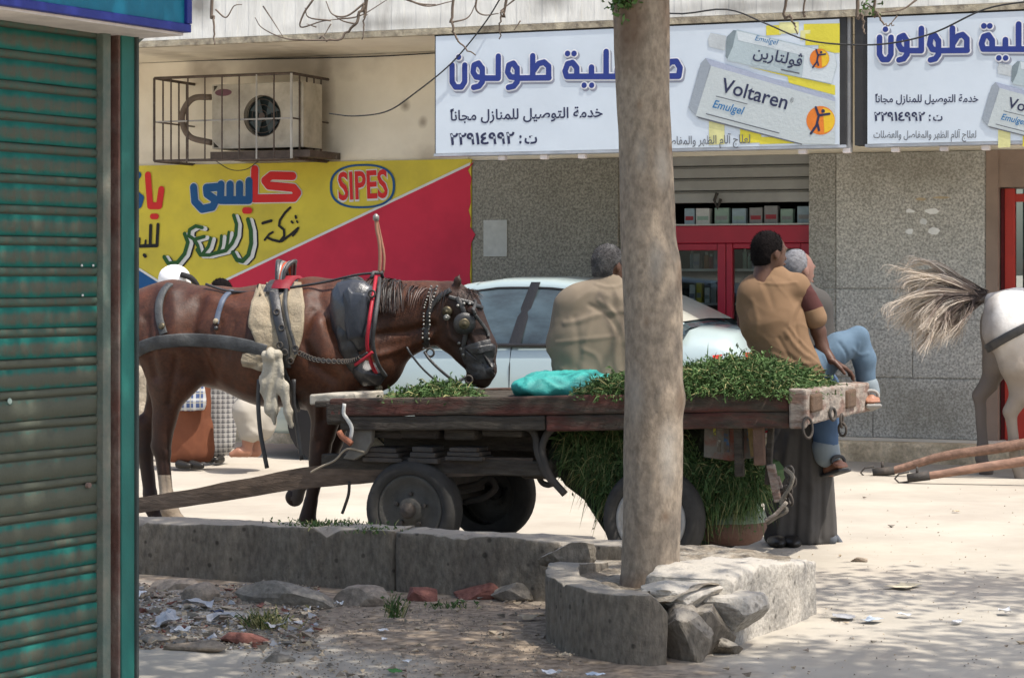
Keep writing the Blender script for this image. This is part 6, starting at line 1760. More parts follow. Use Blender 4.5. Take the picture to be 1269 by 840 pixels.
plate('collar_side_pad', [(418, 350), (436, 346), (448, 348), (460, 356), (464, 385), (460, 425), (446, 436), (426, 430), (412, 410), (408, 385), (410, 362)], -.235, .07, m_shine)
plate('collar_plate', [(425, 362), (431, 356), (436, 362), (452, 364), (452, 400), (448, 418), (431, 421), (427, 400)], -.300, .018, mat('blueblack_plate', (.035, .04, .05), .4, .2))
plate('collar_lower_pad', [(428, 448), (455, 440), (470, 452), (476, 466), (468, 478), (450, 478), (436, 468)], -.16, .09, m_lea)
# hames
MB().tube(spline([H(466, 343, -.10), H(463, 362, -.22), H(458, 395, -.32), H(455, 425, -.32), H(460, 450, -.26), H(470, 470, -.15)], 30), .011, 8).obj('red_hame', m_lear, har, True)
MB().tube(spline([H(470, 345, -.10), H(469, 365, -.22), H(465, 395, -.31), H(462, 425, -.31), H(468, 450, -.25), H(478, 466, -.14)], 30), .012, 8).obj('steel_hame', m_leag, har, True)
p = H(461, 364, -.27); ring_obj(p, .018, .006, 'terret_ring', (0, 1, 0), par=har)
MB().tube([H(460, 345, -.1), H(463, 338, -.08), H(473, 338, -.05), H(474, 345, -.03)], .012, 8).obj('hame_bridge', m_leag, har, True)
MB().tube(spline([H(470, 338, -.06), H(471, 320, -.06), H(470, 300, -.06), H(467, 285, -.06), H(466, 272, -.06)], 20), .010, 8).obj('crest_spike', mat('copper_spike', (.28, .14, .09), .5, .2), har, True)
MB().tube(spline([H(475, 338, -.03), H(476, 318, -.03), H(473, 300, -.03), H(470, 286, -.04), H(467, 272, -.06)], 20), .008, 8).obj('crest_spike', mat('copper_spike', (.28, .14, .09), .5, .2), har, True)
p = H(466, 270, -.06); MB().lathe(p - np.array((0, 0, .02)), (0, 0, 1), [(0, .008), (.01, .018), (.03, .018), (.042, .006), (.044, 0)], 12).obj('spike_knob', m_chr, har, True)
# rope chain of twisted silver and black along the shoulder
P = spline([on_surf(HF, hbv, 372, 438, .02)[0], on_surf(HF, hbv, 395, 444, .02)[0], H(425, 448, -.30), H(440, 446, -.30), H(455, 437, -.33)], 46)
for k in range(0, len(P) - 1):
    if k % 2 == 0:
        d = P[min(k + 1, len(P) - 1)] - P[k]; d /= np.linalg.norm(d); ring_obj(P[k], .012, .0045, 'trace_link', (d[0] * .5, -1, d[2] + .4), 1, har) if k < 40 else None
P2 = P + np.array((0, .004, 0)); MB().tube(P2, .007, 6).obj('trace_rope', m_lea, har, True)
MB().tube(spline([H(440, 452, -.30), H(452, 444, -.33), H(462, 436, -.33)], 12), .009, 6).obj('red_cord', m_lear, har, True)
# bell
p = H(469, 481, -.12); MB().lathe(p - np.array((0, 0, .02)), (0, 0, 1), [(0, 0), (.002, .015), (.012, .022), (.028, .022), (.038, .012), (.05, .005)], 14).obj('bell', m_brass, har, True)
# buckles where the straps meet
for (px, py) in ((356, 436), (363, 446), (350, 428), (368, 432), (335, 437), (345, 390), (352, 408), (348, 357)):
    p, nn = on_surf(HF, hbv, px, py, .035); ring_obj(p, .016, .005, 'buckle', nn, 1, har)
# knotted hanging cloth
def hang_cloth():
    s = SDF(.02)
    s.e(H(337, 440, -.36), (.055, .045, .04)); s.chain([H(337, 448, -.36), H(333, 475, -.36), H(336, 505, -.36), H(340, 526, -.35)], [.035, .045, .035, .010], .5)
    s.chain([H(340, 448, -.36), H(350, 480, -.37), H(357, 510, -.36), H(362, 528, -.35)], [.03, .03, .028, .014], .5)
    s.chain([H(330, 446, -.35), H(326, 470, -.36), H(329, 500, -.36)], [.02, .02, .006], .5); s.c(H(344, 450, -.36), H(352, 465, -.38), .02, .008)
    s.mesh('knotted_rag', .010, mat('pale_rag', (.42, .38, .30), .9, .2, 8, .5, 40), har, disp=lambda V, N: .010 * np.sin(V[:, 0] * 130 + 8 * fbm(V * 5, 2, 3)) * .6)
hang_cloth()
for pts in ([(321, 470), (320, 500), (322, 530), (326, 555), (331, 580)], [(364, 470), (364, 500), (369, 535), (374, 570)]):
    P = spline([H(a, b, -.31) for a, b in pts], 20); MB().tube(P, .013, 8, squash=(0, 1, 0, .4)).obj('dangling_strap', m_lea, har, True)
# driving rein along the back
MB().tube(spline([H(255, 352, -.1), H(280, 360, -.12), H(310, 362, -.12), H(338, 356, -.14), H(360, 356, -.14), H(400, 350, -.12), H(440, 341, -.10), H(466, 338, -.08)], 40), .008, 6).obj('rein', m_lea, har, True)
# bridle
bri = HF.thing('horse_bridle', 'black studded bridle with blinkers and muzzle net on the lowered brown horse head', 'bridle')
strap('cheek_strap', [(566, 368), (575, 385), (580, 400), (577, 418), (574, 435), (580, 452)], .026, m_lea, bri, lift=.008)
strap('brow_band', [(556, 368), (570, 372), (584, 376), (592, 382)], .022, m_lea, bri)
strap('nose_band', [(574, 437), (585, 434), (598, 430), (608, 428)], .07, m_lea, bri, lift=.008)
patch('muzzle_net', [(578, 432), (612, 426), (617, 448), (612, 466), (592, 470), (580, 460)], m_lea, bri, .010, disp=.008)
strap('face_strap', [(586, 372), (597, 384), (602, 400), (605, 418)], .018, m_leag, bri, lift=.006)
strap('throat_strap', [(560, 360), (545, 368), (533, 382), (530, 400), (528, 420), (532, 434)], .028, m_lea, bri, lift=.010)
for t in np.linspace(0, 1, 17):
    for o_ in (-4, 3):
        P = spline([(539 + o_, 0, 358), (531 + o_, 0, 378), (529 + o_, 0, 400), (528 + o_, 0, 428)], 18); q = P[int(t * (len(P) - 1))]
        p, nn = on_surf(HF, hbv, q[0], q[2], .020); MB().lathe(p, nn, [(-.004, .007), (.003, .006), (.006, 0)], 7).obj('bead', m_chr, bri, True)
def disc(px, py, r, mm, nm, lift=.02, r2=.4):
    p, nn = on_surf(HF, hbv, px, py, lift); MB().lathe(p, nn, [(-.015, r), (.0, r), (.006, r * .8), (.004, r * r2), (.012, r * r2 * .8), (.013, 0)], 20).obj(nm, mm, bri, True)
disc(555, 385, .028, m_brass, 'rosette'); disc(555, 392, .018, m_chr, 'rosette', .03)
p, nn = on_surf(HF, hbv, 577, 400, .035)
MB().lathe(p, (nn[0] + .25, nn[1], nn[2]), [(-.004, .062), (.006, .060), (.008, .03), (.008, 0)], 24).obj('blinker', m_lea, bri, True)
MB().lathe(p + nn * .010, (nn[0] + .25, nn[1], nn[2]), [(0, .030), (.006, .026), (.003, .018), (.008, .012), (.010, 0)], 20).obj('medallion', m_brass, bri, True)
for (px, py) in ((568, 379), (575, 377), (582, 379), (569, 425), (572, 432), (575, 439)):
    p, nn = on_surf(HF, hbv, px, py, .016); MB().lathe(p, nn, [(0, .009), (.005, .007), (.007, 0)], 8).obj('stud', m_chr, bri, True)
MB().tube(spline([H(577, 466, -.10), H(568, 473, -.12), H(560, 470, -.12), H(545, 458, -.15), H(532, 445, -.16), H(526, 436, -.14)], 26), .008, 6).obj('rein', m_lea, bri, True)
MB().tube(spline([H(578, 478, -.09), H(566, 478, -.15), H(545, 474, -.2), H(525, 458, -.25), H(510, 440, -.28), H(504, 430, -.28)], 26), .006, 6).obj('rein', m_lea, bri, True)
p = H(533, 437, -.12); ring_obj(p, .022, .006, 'bit_ring', (0, 1, .1), par=bri); ring_obj(H(581, 470, -.10), .020, .006, 'bit_ring', (0, 1, .1), par=bri)
# mane, tail hair
def hair(name, roots, dirs, L, W, mats, par, seed=1, droop=.5, seg=4, curl=.1):
    r_ = np.random.default_rng(seed); n = len(roots); roots = np.array(roots); dirs = np.array(dirs, float); dirs /= np.linalg.norm(dirs, axis=1)[:, None]
    L_ = L * r_.uniform(.6, 1.15, n)[:, None]; W_ = W * r_.uniform(.6, 1.2, n)[:, None]
    P = [roots]; d = dirs.copy()
    for k in range(seg):
        P.append(P[-1] + d * L_ / seg); d = d + np.array((0, 0, -droop / seg)) + r_.normal(size=(n, 3)) * curl; d /= np.linalg.norm(d, axis=1)[:, None]
    s = np.cross(dirs, r_.normal(size=(n, 3))); s /= np.linalg.norm(s, axis=1)[:, None]
    cols_ = []
    for k in range(seg + 1):
        w_ = W_ * (1 - .85 * k / seg); cols_ += [P[k] - s * w_ / 2, P[k] + s * w_ / 2]
    V = np.stack(cols_, 1).reshape(-1, 3); F_ = []; m_ = 2 * (seg + 1)
    for i in range(n):
        for k in range(seg): F_.append((i * m_ + 2 * k, i * m_ + 2 * k + 1, i * m_ + 2 * k + 3, i * m_ + 2 * k + 2))
    fm = np.repeat(r_.integers(0, len(mats), n), seg)
    o = mesh_obj(name, V, F_, mats, par, True, fm); o['kind'] = 'stuff'; return o
m_man = mat('black_brown_mane', (.014, .009, .007), .5, .3, 30, 0, spec=.5); m_man2 = mat('brown_mane', (.06, .028, .018), .5, .3, 30, 0, spec=.5)
rt = []; dr = []
for i in range(1500):
    t = RNG.random() ** 1.9; px = 466 + (562 - 466) * t; py = np.interp(px, [466, 480, 500, 530, 562], [345, 346, 351, 353, 356]) + RNG.normal() * 1.5
    ly = RNG.normal() * .025 - .01; rt.append(H(px, py + 3, ly)); 
    side = -1 if RNG.random() < (.8 if px < 492 else .22) else 1
    dr.append((RNG.normal() * .15 - .15, side * (.7 + .3 * RNG.random()), .12 if px < 495 else -.1))
hair('mane', rt, dr, .19, .007, [m_man, m_man, m_man2], hs, 3, droop=2.4, curl=.08)
rt = []; dr = []
for i in range(300):
    px = 566 + 18 * RNG.random(); rt.append(H(px, 359 + 8 * RNG.random(), RNG.normal() * .02)); dr.append((.5 + RNG.normal() * .2, RNG.normal() * .4, .1))
hair('forelock', rt, dr, .09, .006, [m_man, m_man2], hs, 5, droop=1.4)
for sd in (-1, 1):
    p, nn = on_surf(HF, hbv, 587, 397, .0); 
MB().lathe(on_surf(HF, hbv, 588, 394, -.004)[0], (0.2, -1, 0), [(-.01, .016), (.004, .014), (.009, .006), (.010, 0)], 12).obj('eye', mat('horse_eye', (.01, .006, .005), .1, 0, coat=1), hs, True)
rt = []; dr = []
for i in range(1700):
    t = RNG.random(); px = 464 + 34 * t; rt.append(H(px, 347 + 3 * t + RNG.normal() * 1.2, -.02 + RNG.normal() * .012)); dr.append((RNG.normal() * .10 + .10, -.70 - .15 * RNG.random(), -.10))
hair('mane', rt, dr, .24, .008, [m_man, m_man, m_man2], hs, 13, droop=2.6, curl=.05)
# tail behind the kiosk
rt = []; dr = []
for i in range(500): rt.append(H(140, 385, 0) + RNG.normal(size=3) * .02); dr.append((-.35 + RNG.normal() * .1, RNG.normal() * .15, -1))
hair('tail', rt, dr, .75, .008, [m_man], hs, 7, droop=.6, curl=.06)

# ================================================================== WHITE HORSE
WF = Fr(3.70, 16.8, -16)
wh = WF.thing('white_horse', 'white and grey horse seen from behind at the right edge, flicking its tail', 'horse')
def W(px, py, ly=0.0): return WF.pt(px, py, ly)
WM = 167.0
m_wc = mat('white_coat', (.80, .78, .74), .55, .1, 4, .2, 60, col2=(.50, .46, .41), mixs=4, mixt=.6, mixw=.12)
m_wg = mat('grey_coat', (.50, .46, .40), .6, .2, 6, .2, 60, col2=(.36, .31, .25), mixs=4, mixt=.55)
m_wdk = mat('dark_leg_coat', (.085, .07, .06), .6, .25, 6, .2, 60, col2=(.2, .17, .13), mixs=6, mixt=.6)
def white_body():
    s = SDF(.05)
    def c(a, b, ra, rb, la=0, lb=None, flat=None, k=None): s.c(W(a[0], a[1], la), W(b[0], b[1], la if lb is None else lb), ra / WM, rb / WM, flat, k=k)
    c((1262, 398), (1330, 412), 42, 50, flat=1.0); c((1330, 412), (1440, 418), 50, 54, flat=.9); c((1440, 412), (1480, 400), 50, 44, flat=.9)
    c((1248, 390), (1244, 412), 28, 26, .08, .08); c((1248, 390), (1244, 412), 28, 26, -.08, -.08)
    c((1228, 371), (1240, 376), 8, 14)
    # hind legs: near one forward, far one back
    L = -.12
    c((1256, 410), (1262, 450), 32, 24, L, L, .85); c((1262, 450), (1264, 490), 20, 13, L, L, .8); c((1264, 490), (1252, 510), 12, 9.5, L, L, .85, .02); c((1252, 510), (1258, 562), 7.5, 6.5, L, L, .9, .015); c((1258, 562), (1261, 578), 7, 8, L, L, None, .012); c((1262, 578), (1266, 592), 7, 9.5, L, L, None, .01)
    L = .12
    c((1244, 405), (1238, 445), 30, 20, L, L, .85); c((1238, 445), (1226, 475), 17, 11, L, L, .8); c((1226, 475), (1214, 490), 11, 9.5, L, L, .85, .02); c((1214, 492), (1218, 550), 7.5, 6.5, L, L, .9, .015); c((1218, 550), (1216, 568), 7, 8, L, L, None, .012); c((1217, 568), (1222, 583), 7, 9.5, L, L, None, .01)
    for L in (-.13, .13):
        c((1440, 440), (1438, 490), 26, 16, L, L, .8); c((1438, 490), (1436, 560), 11, 8, L, L, .9, .02); c((1436, 560), (1440, 592), 8, 10, L, L, None, .02)
    c((1470, 390), (1520, 350), 38, 26, flat=.6); c((1520, 350), (1540, 345), 24, 22, flat=.7); c((1545, 350), (1565, 395), 20, 13, flat=.7)
    def fm(C):
        f = np.zeros(len(C), int); n_ = .06 * fbm(C * 6, 3, 3); z = C[:, 2] + n_; x = C[:, 0]
        pass
        return f
    return s.mesh('horse_body', .015, [m_wc, m_wg, m_wdk], wh, lambda V, N: .006 * fbm(V * 8, 3, 3), fm)
def coat_shade_masks():  # lower body shade painted into the coat, along with browner legs
    m = m_wc; t = m.node_tree; N = t.nodes; L = t.links; b = N['Principled BSDF']; src = b.inputs['Base Color'].links[0].from_socket
    tc = N.new('ShaderNodeTexCoord'); sp = N.new('ShaderNodeSeparateXYZ'); L.new(tc.outputs['Object'], sp.inputs[0])
    no = N.new('ShaderNodeTexNoise'); no.inputs['Scale'].default_value = 6; no.inputs['Detail'].default_value = 6; L.new(tc.outputs['Object'], no.inputs['Vector'])
    def rp(sock, a0, a1, k=.25):
        ad = N.new('ShaderNodeMath'); ad.operation = 'MULTIPLY_ADD'; ad.inputs[1].default_value = k; L.new(no.outputs[0], ad.inputs[0]); L.new(sock, ad.inputs[2])
        r_ = N.new('ShaderNodeMapRange'); r_.inputs[1].default_value = a0 + k / 2; r_.inputs[2].default_value = a1 + k / 2; L.new(ad.outputs[0], r_.inputs[0]); return r_.outputs[0]
    def mul(a, b_):
        n = N.new('ShaderNodeMath'); n.operation = 'MULTIPLY'
        for i, v in enumerate((a, b_)):
            if isinstance(v, float): n.inputs[i].default_value = v
            else: L.new(v, n.inputs[i])
        return n.outputs[0]
    def mixc(f, col):
        nonlocal src
        mx = N.new('ShaderNodeMix'); mx.data_type = 'RGBA'; mx.inputs[7].default_value = (*col, 1); L.new(f, mx.inputs[0]); L.new(src, mx.inputs[6]); src = mx.outputs[2]
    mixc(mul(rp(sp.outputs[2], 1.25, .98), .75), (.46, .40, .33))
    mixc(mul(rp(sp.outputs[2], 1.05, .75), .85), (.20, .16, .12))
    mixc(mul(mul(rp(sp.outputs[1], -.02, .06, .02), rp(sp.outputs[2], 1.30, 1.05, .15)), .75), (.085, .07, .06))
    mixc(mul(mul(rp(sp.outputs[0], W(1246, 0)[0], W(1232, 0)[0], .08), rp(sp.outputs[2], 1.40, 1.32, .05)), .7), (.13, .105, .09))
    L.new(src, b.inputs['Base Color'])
coat_shade_masks()
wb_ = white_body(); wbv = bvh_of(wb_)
m_t1 = mat('cream_tail_hair', (.56, .48, .39), .7, .2, 30, 0); m_t2 = mat('brown_tail_hair', (.24, .185, .15), .7, .2, 30, 0); m_t3 = mat('dark_tail_hair', (.06, .045, .04), .7, .2, 30, 0)
def tail_fan():
    r_ = np.random.default_rng(3)
    V = []; F_ = []; fm = []
    for lk in range(95):
        u = r_.random(); u = u ** .85; ln = r_.uniform(.62, 1.05)
        tip = np.array([np.interp(u, [0, .2, .4, .6, .8, 1], [1146, 1112, 1110, 1128, 1150, 1190]), np.interp(u, [0, .2, .4, .6, .8, 1], [328, 348, 382, 412, 424, 408])]) + r_.normal(size=2) * 6
        r0 = np.array([1226 - 34 * r_.random(), 369 + 2.5 * r_.normal()])
        tip = r0 + (tip - r0) * ln
        mid = r0 * .45 + tip * .55 + np.array((-4, -16 + 10 * u)) + r_.normal(size=2) * 4
        end = tip + np.array((r_.uniform(-9, 5), r_.uniform(3, 14))); ly = r_.normal() * .05; lc = r_.random()
        for hh in range(20):
            j_ = r_.normal(size=2) * 2.2; j2 = r_.normal(size=2) * 3.5; dl = r_.normal() * .012
            P = spline([W(r0[0] + r_.normal() * 1.5, r0[1] + r_.normal() * 2, ly * .2), W(*(r0 * .7 + mid * .3 + (0, -2) + j_ * .5), ly * .6), W(mid[0] + j_[0], mid[1] + j_[1], ly + dl), W(tip[0] + j2[0], tip[1] + j2[1], ly * 1.7 + dl), W(*(end + j2 * 1.5), ly * 1.9 + dl)], 14)
            n = len(P); w_ = .007 * r_.uniform(.6, 1.3) * np.linspace(1, .3, n)[:, None]
            s_ = r_.normal(size=3); T = np.gradient(P, axis=0); S_ = np.cross(T, s_); S_ /= np.linalg.norm(S_, axis=1)[:, None] + 1e-9
            V.append(np.stack([P - S_ * w_ / 2, P + S_ * w_ / 2], 1).reshape(-1, 3)); fm.append((n, lc * .7 + .3 * u))
    off = 0; FF = []; FM = []
    for Q, (n, u) in zip(V, fm):
        lt = np.random.default_rng(off).random()
        for k in range(n - 1):
            FF.append((off + 2 * k, off + 2 * k + 1, off + 2 * k + 3, off + 2 * k + 2)); f = k / n
            FM.append(2 if f < .10 + .12 * lt + .25 * (u > .72) else (1 if f < .22 + .22 * lt + .3 * (u > .5) * u else 0))
        off += len(Q)
    o = mesh_obj('tail', np.concatenate(V), FF, [m_t1, m_t2, m_t3], wh, True, FM); o['kind'] = 'stuff'
tail_fan()
MB().tube(spline([W(1236, 372, 0), W(1226, 368, 0), W(1212, 372, 0), W(1195, 374, 0)], 12), [.035] * 4 + [.028] * 4 + [.016] * (len(spline([0, 1, 2, 3] and [(0, 0, 0), (1, 0, 0), (2, 0, 0), (3, 0, 0)], 12)) - 8), 8).obj('tail_dock', m_wdk, wh, True)
wha = WF.thing('breeching_harness', 'dark leather breeching strap around the rump of the white horse', 'harness')
strap('breeching_strap', [(1223, 432), (1240, 422), (1262, 410), (1290, 398), (1330, 385)], .065, m_lea, wha, WF, wbv, thick=.012)
# loose shafts on the ground behind it
m_sft = mat('pinkish_shaft_wood', (.33, .19, .13), .85, .25, 4, .5, 25, col2=(.19, .12, .09), mixs=3, mixt=.5, stretch=(.4, 1, 1), fine=30)
SF = Fr(3.0, 16.2, -14)
def shaft2(pts, rad, label, mm, ly):
    t = SF.thing('cart_shaft', label, 'cart shaft', 'loose cart shafts beside the white horse')
    P = spline([SF.pt(a, b, ly) for a, b in pts], 24); MB().tube(P, np.linspace(rad[0], rad[1], len(P)), 9).obj('shaft_pole', mm, t, True, jit=.004)
    a = P[0]; d = P[1] - P[0]; d /= np.linalg.norm(d)
    MB().tube([a - d * .02, a + d * .14], rad[0] * 1.25, 9).obj('iron_ferrule', m_if, t, True)
    c = a - d * .05; MB().tube([c + np.array((x_, 0, z_)) for x_, z_ in ((.04, .05), (-.03, .035), (-.06, .0), (-.03, -.03), (.04, -.02))], .008, 6).obj('iron_hook', m_if, t, True)
    MB().tube([a + d * .05 + np.array((0, 0, .02)), a + d * .05 + np.array((0, 0, .075))], .010, 6).obj('pin', m_if, t, True)
shaft2([(1085, 585), (1110, 582), (1150, 570), (1180, 563), (1230, 556), (1300, 545), (1420, 528)], (.026, .045), 'darker loose cart shaft lying farther back beside the white horse hooves', mat('dark_shaft_wood', (.20, .12, .085), .85, .25, 4, .5, 25, fine=30), .55)
shaft2([(1128, 592), (1160, 588), (1210, 580), (1270, 571), (1340, 560), (1430, 545)], (.026, .042), 'nearer pinkish brown loose cart shaft in front of the white horse', m_sft, .0)

# pale donkey head behind the kiosk
DK = Fr(-2.3, 14.6, 0)
dk = DK.thing('pale_donkey', 'cream shaggy donkey mostly hidden behind the kiosk, lowered head beside the brown horse', 'donkey')
def dp(px, py, ly=0): return DK.pt(px, py, ly)
s = SDF(.05); q = 1 / 192.
s.c(dp(170, 468), dp(168, 505), 22 * q, 17 * q, .7); s.c(dp(168, 505), dp(171, 527), 16 * q, 13 * q, .8); s.c(dp(165, 462), dp(120, 425), 24 * q, 34 * q, .6); s.c(dp(110, 435), dp(0, 440), 46 * q, 48 * q, .9)
for px, ly in ((112, -.1), (104, .1), (8, -.1), (0, .1)): s.c(dp(px, 470, ly), dp(px, 540, ly), 18 * q, 9 * q); s.c(dp(px, 540, ly), dp(px, 620, ly), 8 * q, 8 * q)
for sd in (-1, 1): s.c(dp(160, 448, sd * .05), dp(150, 425, sd * .08), 6 * q, 4 * q, .5, k=.01)
m_dk = mat('cream_fur', (.46, .40, .31), .9, .25, 9, .6, 50, col2=(.30, .25, .19), mixs=7, mixt=.55)
s.mesh('donkey_body', .018, [m_dk, m_bayd], dk, lambda V, N: .012 * fbm(V * 18, 3, 3), lambda C: ((C[:, 2] < dp(172, 526)[2]) & (C[:, 0] > dp(150, 0)[0])).astype(int))
# ================================================================== PEOPLE
m_skd = mat('dark_brown_skin', (.085, .038, .022), .5, .12, 8, .1, 60, spec=.4)
m_skm = mat('tan_skin', (.30, .14, .085), .5, .12, 8, .1, 60, spec=.4)
m_skp = mat('ruddy_skin', (.22, .115, .085), .5, .12, 8, .1, 60, spec=.4)
def cloth(name, c, c2=None, rough=.9, b=.12): return mat(name, c, rough, .10, 4, b, 260, col2=c2, mixs=3, mixt=.55, mixw=.2, bdist=.004, spec=.15)
def folds(amp, freq, dirv, seed, extra=0):
    """soft irregular creases running across dirv"""
    dv = np.array(dirv, float); dv /= np.linalg.norm(dv)
    def f(V, N):
        al = V - np.outer(V @ dv, dv) * 0
        # stretch the noise along the fold direction so creases are long and uneven
        Q = V * 2.2 + np.outer(V @ dv, dv) * (freq / 7.0)
        w_ = Q + .6 * np.stack([fbm(V * 4 + 5 * k, 2, seed + k) for k in range(3)], 1)
        r1 = 1 - np.abs(fbm(w_, 2, seed + 5)) * 3
        r2 = 1 - np.abs(fbm(w_ * 1.9 + 7, 2, seed + 9)) * 3
        mask = np.clip(.45 + 1.2 * fbm(V * 3 + 9, 2, seed + 11), 0, 1)
        return amp * 1.0 * mask * (np.clip(r1, 0, 1) ** 3 + .5 * np.clip(r2, 0, 1) ** 3) - amp * .3
    return f
def creases(fr, lines, base=None):
    def f(V, N):
        out = base(V, N) if base else np.zeros(len(V))
        for pts, w_, a_ in lines:
            P = spline([(p_[0], 0, p_[1]) for p_ in pts], 14); P = np.array([fr.pt(p_[0], p_[2], 0) for p_ in P]); dm = np.full(len(V), 9.)
            for k in range(len(P) - 1):
                A2, B2 = P[k][[0, 2]], P[k + 1][[0, 2]]; d = B2 - A2; q_ = V[:, [0, 2]] - A2; t = np.clip((q_ @ d) / (d @ d + 1e-9), 0, 1)
                dm = np.minimum(dm, np.linalg.norm(q_ - t[:, None] * d, axis=1))
            out = out + .62 * a_ * np.exp(-(dm / (w_ * 1.35)) ** 2) * (V[:, 1] < .06)
        return out
    return f
def head(fr, par, c, face, skin, hairm, r=.1, hair_len=0, tilt=0, name='head', bald=False):
    """c centre of skull; face: unit vector (x,y) the face looks to"""
    f = np.array((face[0], face[1], 0.)); f /= np.linalg.norm(f); sdv = np.array((-f[1], f[0], 0)); up = np.array((0, 0, 1.))
    c = np.array(c, float); rot = np.stack([f, sdv, up], 1)
    s = SDF(.018)
    s.e(c, (.094, .076, .098), rot=rot); s.e(c + f * .02 - up * .055, (.066, .060, .070), rot=rot)
    s.e(c + f * .045 - up * .095, (.030, .032, .026), rot=rot)               # chin
    s.c(c - f * .02 - up * .06, c - f * .045 - up * .17, .052, .058)          # neck
    s.c(c + f * .086 - up * .008, c + f * .101 - up * .042, .009, .012, k=.012)  # nose
    s.e(c + f * .092 - up * .072, (.010, .024, .009), k=.01, rot=rot)         # lips
    s.e(c + f * .085 + up * .012, (.014, .05, .010), k=.015, rot=rot)         # brow
    for sg in (-1, 1):
        s.e(c - f * .005 + sdv * sg * .077 - up * .018, (.017, .009, .030), k=.008, rot=rot)
    o = s.mesh(name, .0075, skin, par)
    for sg in (-1, 1):
        e = c + f * .078 + sdv * sg * .030 - up * .005
        MB().lathe(e, f, [(-.01, .012), (.002, .011), (.008, .005), (.009, 0)], 10).obj('eye', mat('eye_dark', (.05, .04, .035), .2), o, True)
    s = SDF(.015)
    s.e(c - f * .012 + up * .012, (.093, .083, .098), rot=rot)
    if not bald: s.e(c - f * .045 - up * .035, (.055, .068, .06), rot=rot)
    def cutf(X, Y, Z):
        P = np.stack([X, Y, Z], -1) - c; a = P @ f; z = P @ up
        # keep hair behind the hairline
        return np.maximum(a - (.052 + .3 * (z - .05)) if not bald else a - (.0 + .2 * z), -(z + .085))
    def cut2(X, Y, Z):
        q = cutf(X, Y, Z); P = np.stack([X, Y, Z], -1) - c; a = P @ f; z = P @ up; l = np.abs(P @ sdv)
        ear = .035 - np.sqrt((a + .0) ** 2 + (z + .035) ** 2)
        return np.maximum(q, np.where(l > .05, ear, -1))
    ho = s.mesh('hair', .0075, hairm, o, lambda V, N: .003 * fbm(V * 70, 2, 3), cut=cut2)
    me = ho.data; r_ = np.random.default_rng(4); nv = len(me.vertices); ids = r_.integers(0, nv, 2200)
    co = np.array([me.vertices[int(k)].co[:] for k in ids]); no = np.array([me.vertices[int(k)].normal[:] for k in ids])
    out = (co - c); out /= np.linalg.norm(out, axis=1)[:, None]; ok = (out * no).sum(1) > .35; co = co[ok] - out[ok] * .002; out = out[ok]
    hair('hair_strands', co + r_.normal(size=co.shape) * .002, out + r_.normal(size=co.shape) * .35, .011 if not bald else .006, .0028, [hairm], o, 5, droop=.6, seg=2, curl=.2)
    return o
def hand(name, wrist, d, palm_n, mm, par, curl=.5, L=.17):
    """five finger hand growing from the wrist along d"""
    d = np.array(d, float); d /= np.linalg.norm(d); n = np.array(palm_n, float); n -= d * (n @ d); n /= np.linalg.norm(n); s_ = np.cross(d, n)
    w = np.array(wrist, float); s = SDF(.008)
    for k in range(4): s.c(w + s_ * (k - 1.5) * .010, w + d * .085 + s_ * (k - 1.5) * .020, .016, .012)
    for k, l in enumerate((.068, .078, .074, .056)):
        p0 = w + d * .085 + s_ * (k - 1.5) * .020; p1 = p0 + d * l * .5 + n * l * .15 * curl; p2 = p1 + d * l * .3 + n * l * .35 * curl; p3 = p2 + d * l * .15 + n * l * .4 * curl
        s.chain([p0, p1, p2, p3], [.0105, .0095, .009, .0075], k=.004)
    t0 = w + d * .02 - s_ * .025; t1 = t0 + d * .035 - s_ * .028 + n * .012; t2 = t1 + d * .03 - s_ * .008 + n * .014
    s.chain([t0, t1, t2], [.015, .011, .009], k=.006)
    return s.mesh(name, .0055, mm, par)

# ---- man in the robe sitting with his back to us, partly behind the trunk
P1 = Fr(.50, 12.25, 0)
q = 1 / 228.6
m1 = P1.thing('person', 'grey haired man in a beige robe sitting on the cart, back turned, beside the tree', 'person')
def a1(px, py, ly=0): return P1.pt(px, py, ly)
m_robe = cloth('beige_robe_cloth', (.215, .175, .13), (.18, .145, .105))
s = SDF(.06)
s.c(a1(738, 462), a1(738, 420), 54 * q, 50 * q, .62); s.c(a1(738, 420), a1(742, 388), 50 * q, 42 * q, .58); s.c(a1(716, 374), a1(768, 374), 22 * q, 22 * q, .9, k=.05)
s.c(a1(752, 366), a1(755, 352), 24 * q, 14 * q, .9); s.c(a1(706, 380, .02), a1(697, 425, .03), 21 * q, 19 * q, .95, k=.03); s.c(a1(697, 425, .03), a1(712, 455, .22), 19 * q, 15 * q, .95, k=.03)
s.c(a1(778, 380, .02), a1(790, 425, .05), 21 * q, 18 * q, .95, k=.03); s.c(a1(790, 425, .05), a1(778, 452, .25), 18 * q, 14 * q, .95, k=.03)
s.c(a1(722, 472, .02), a1(722, 474, .42), 26 * q, 24 * q); s.c(a1(756, 472, .02), a1(756, 474, .42), 26 * q, 24 * q)
s.c(a1(722, 474, .42), a1(722, 560, .48), 24 * q, 26 * q); s.c(a1(756, 474, .42), a1(756, 560, .48), 24 * q, 26 * q)
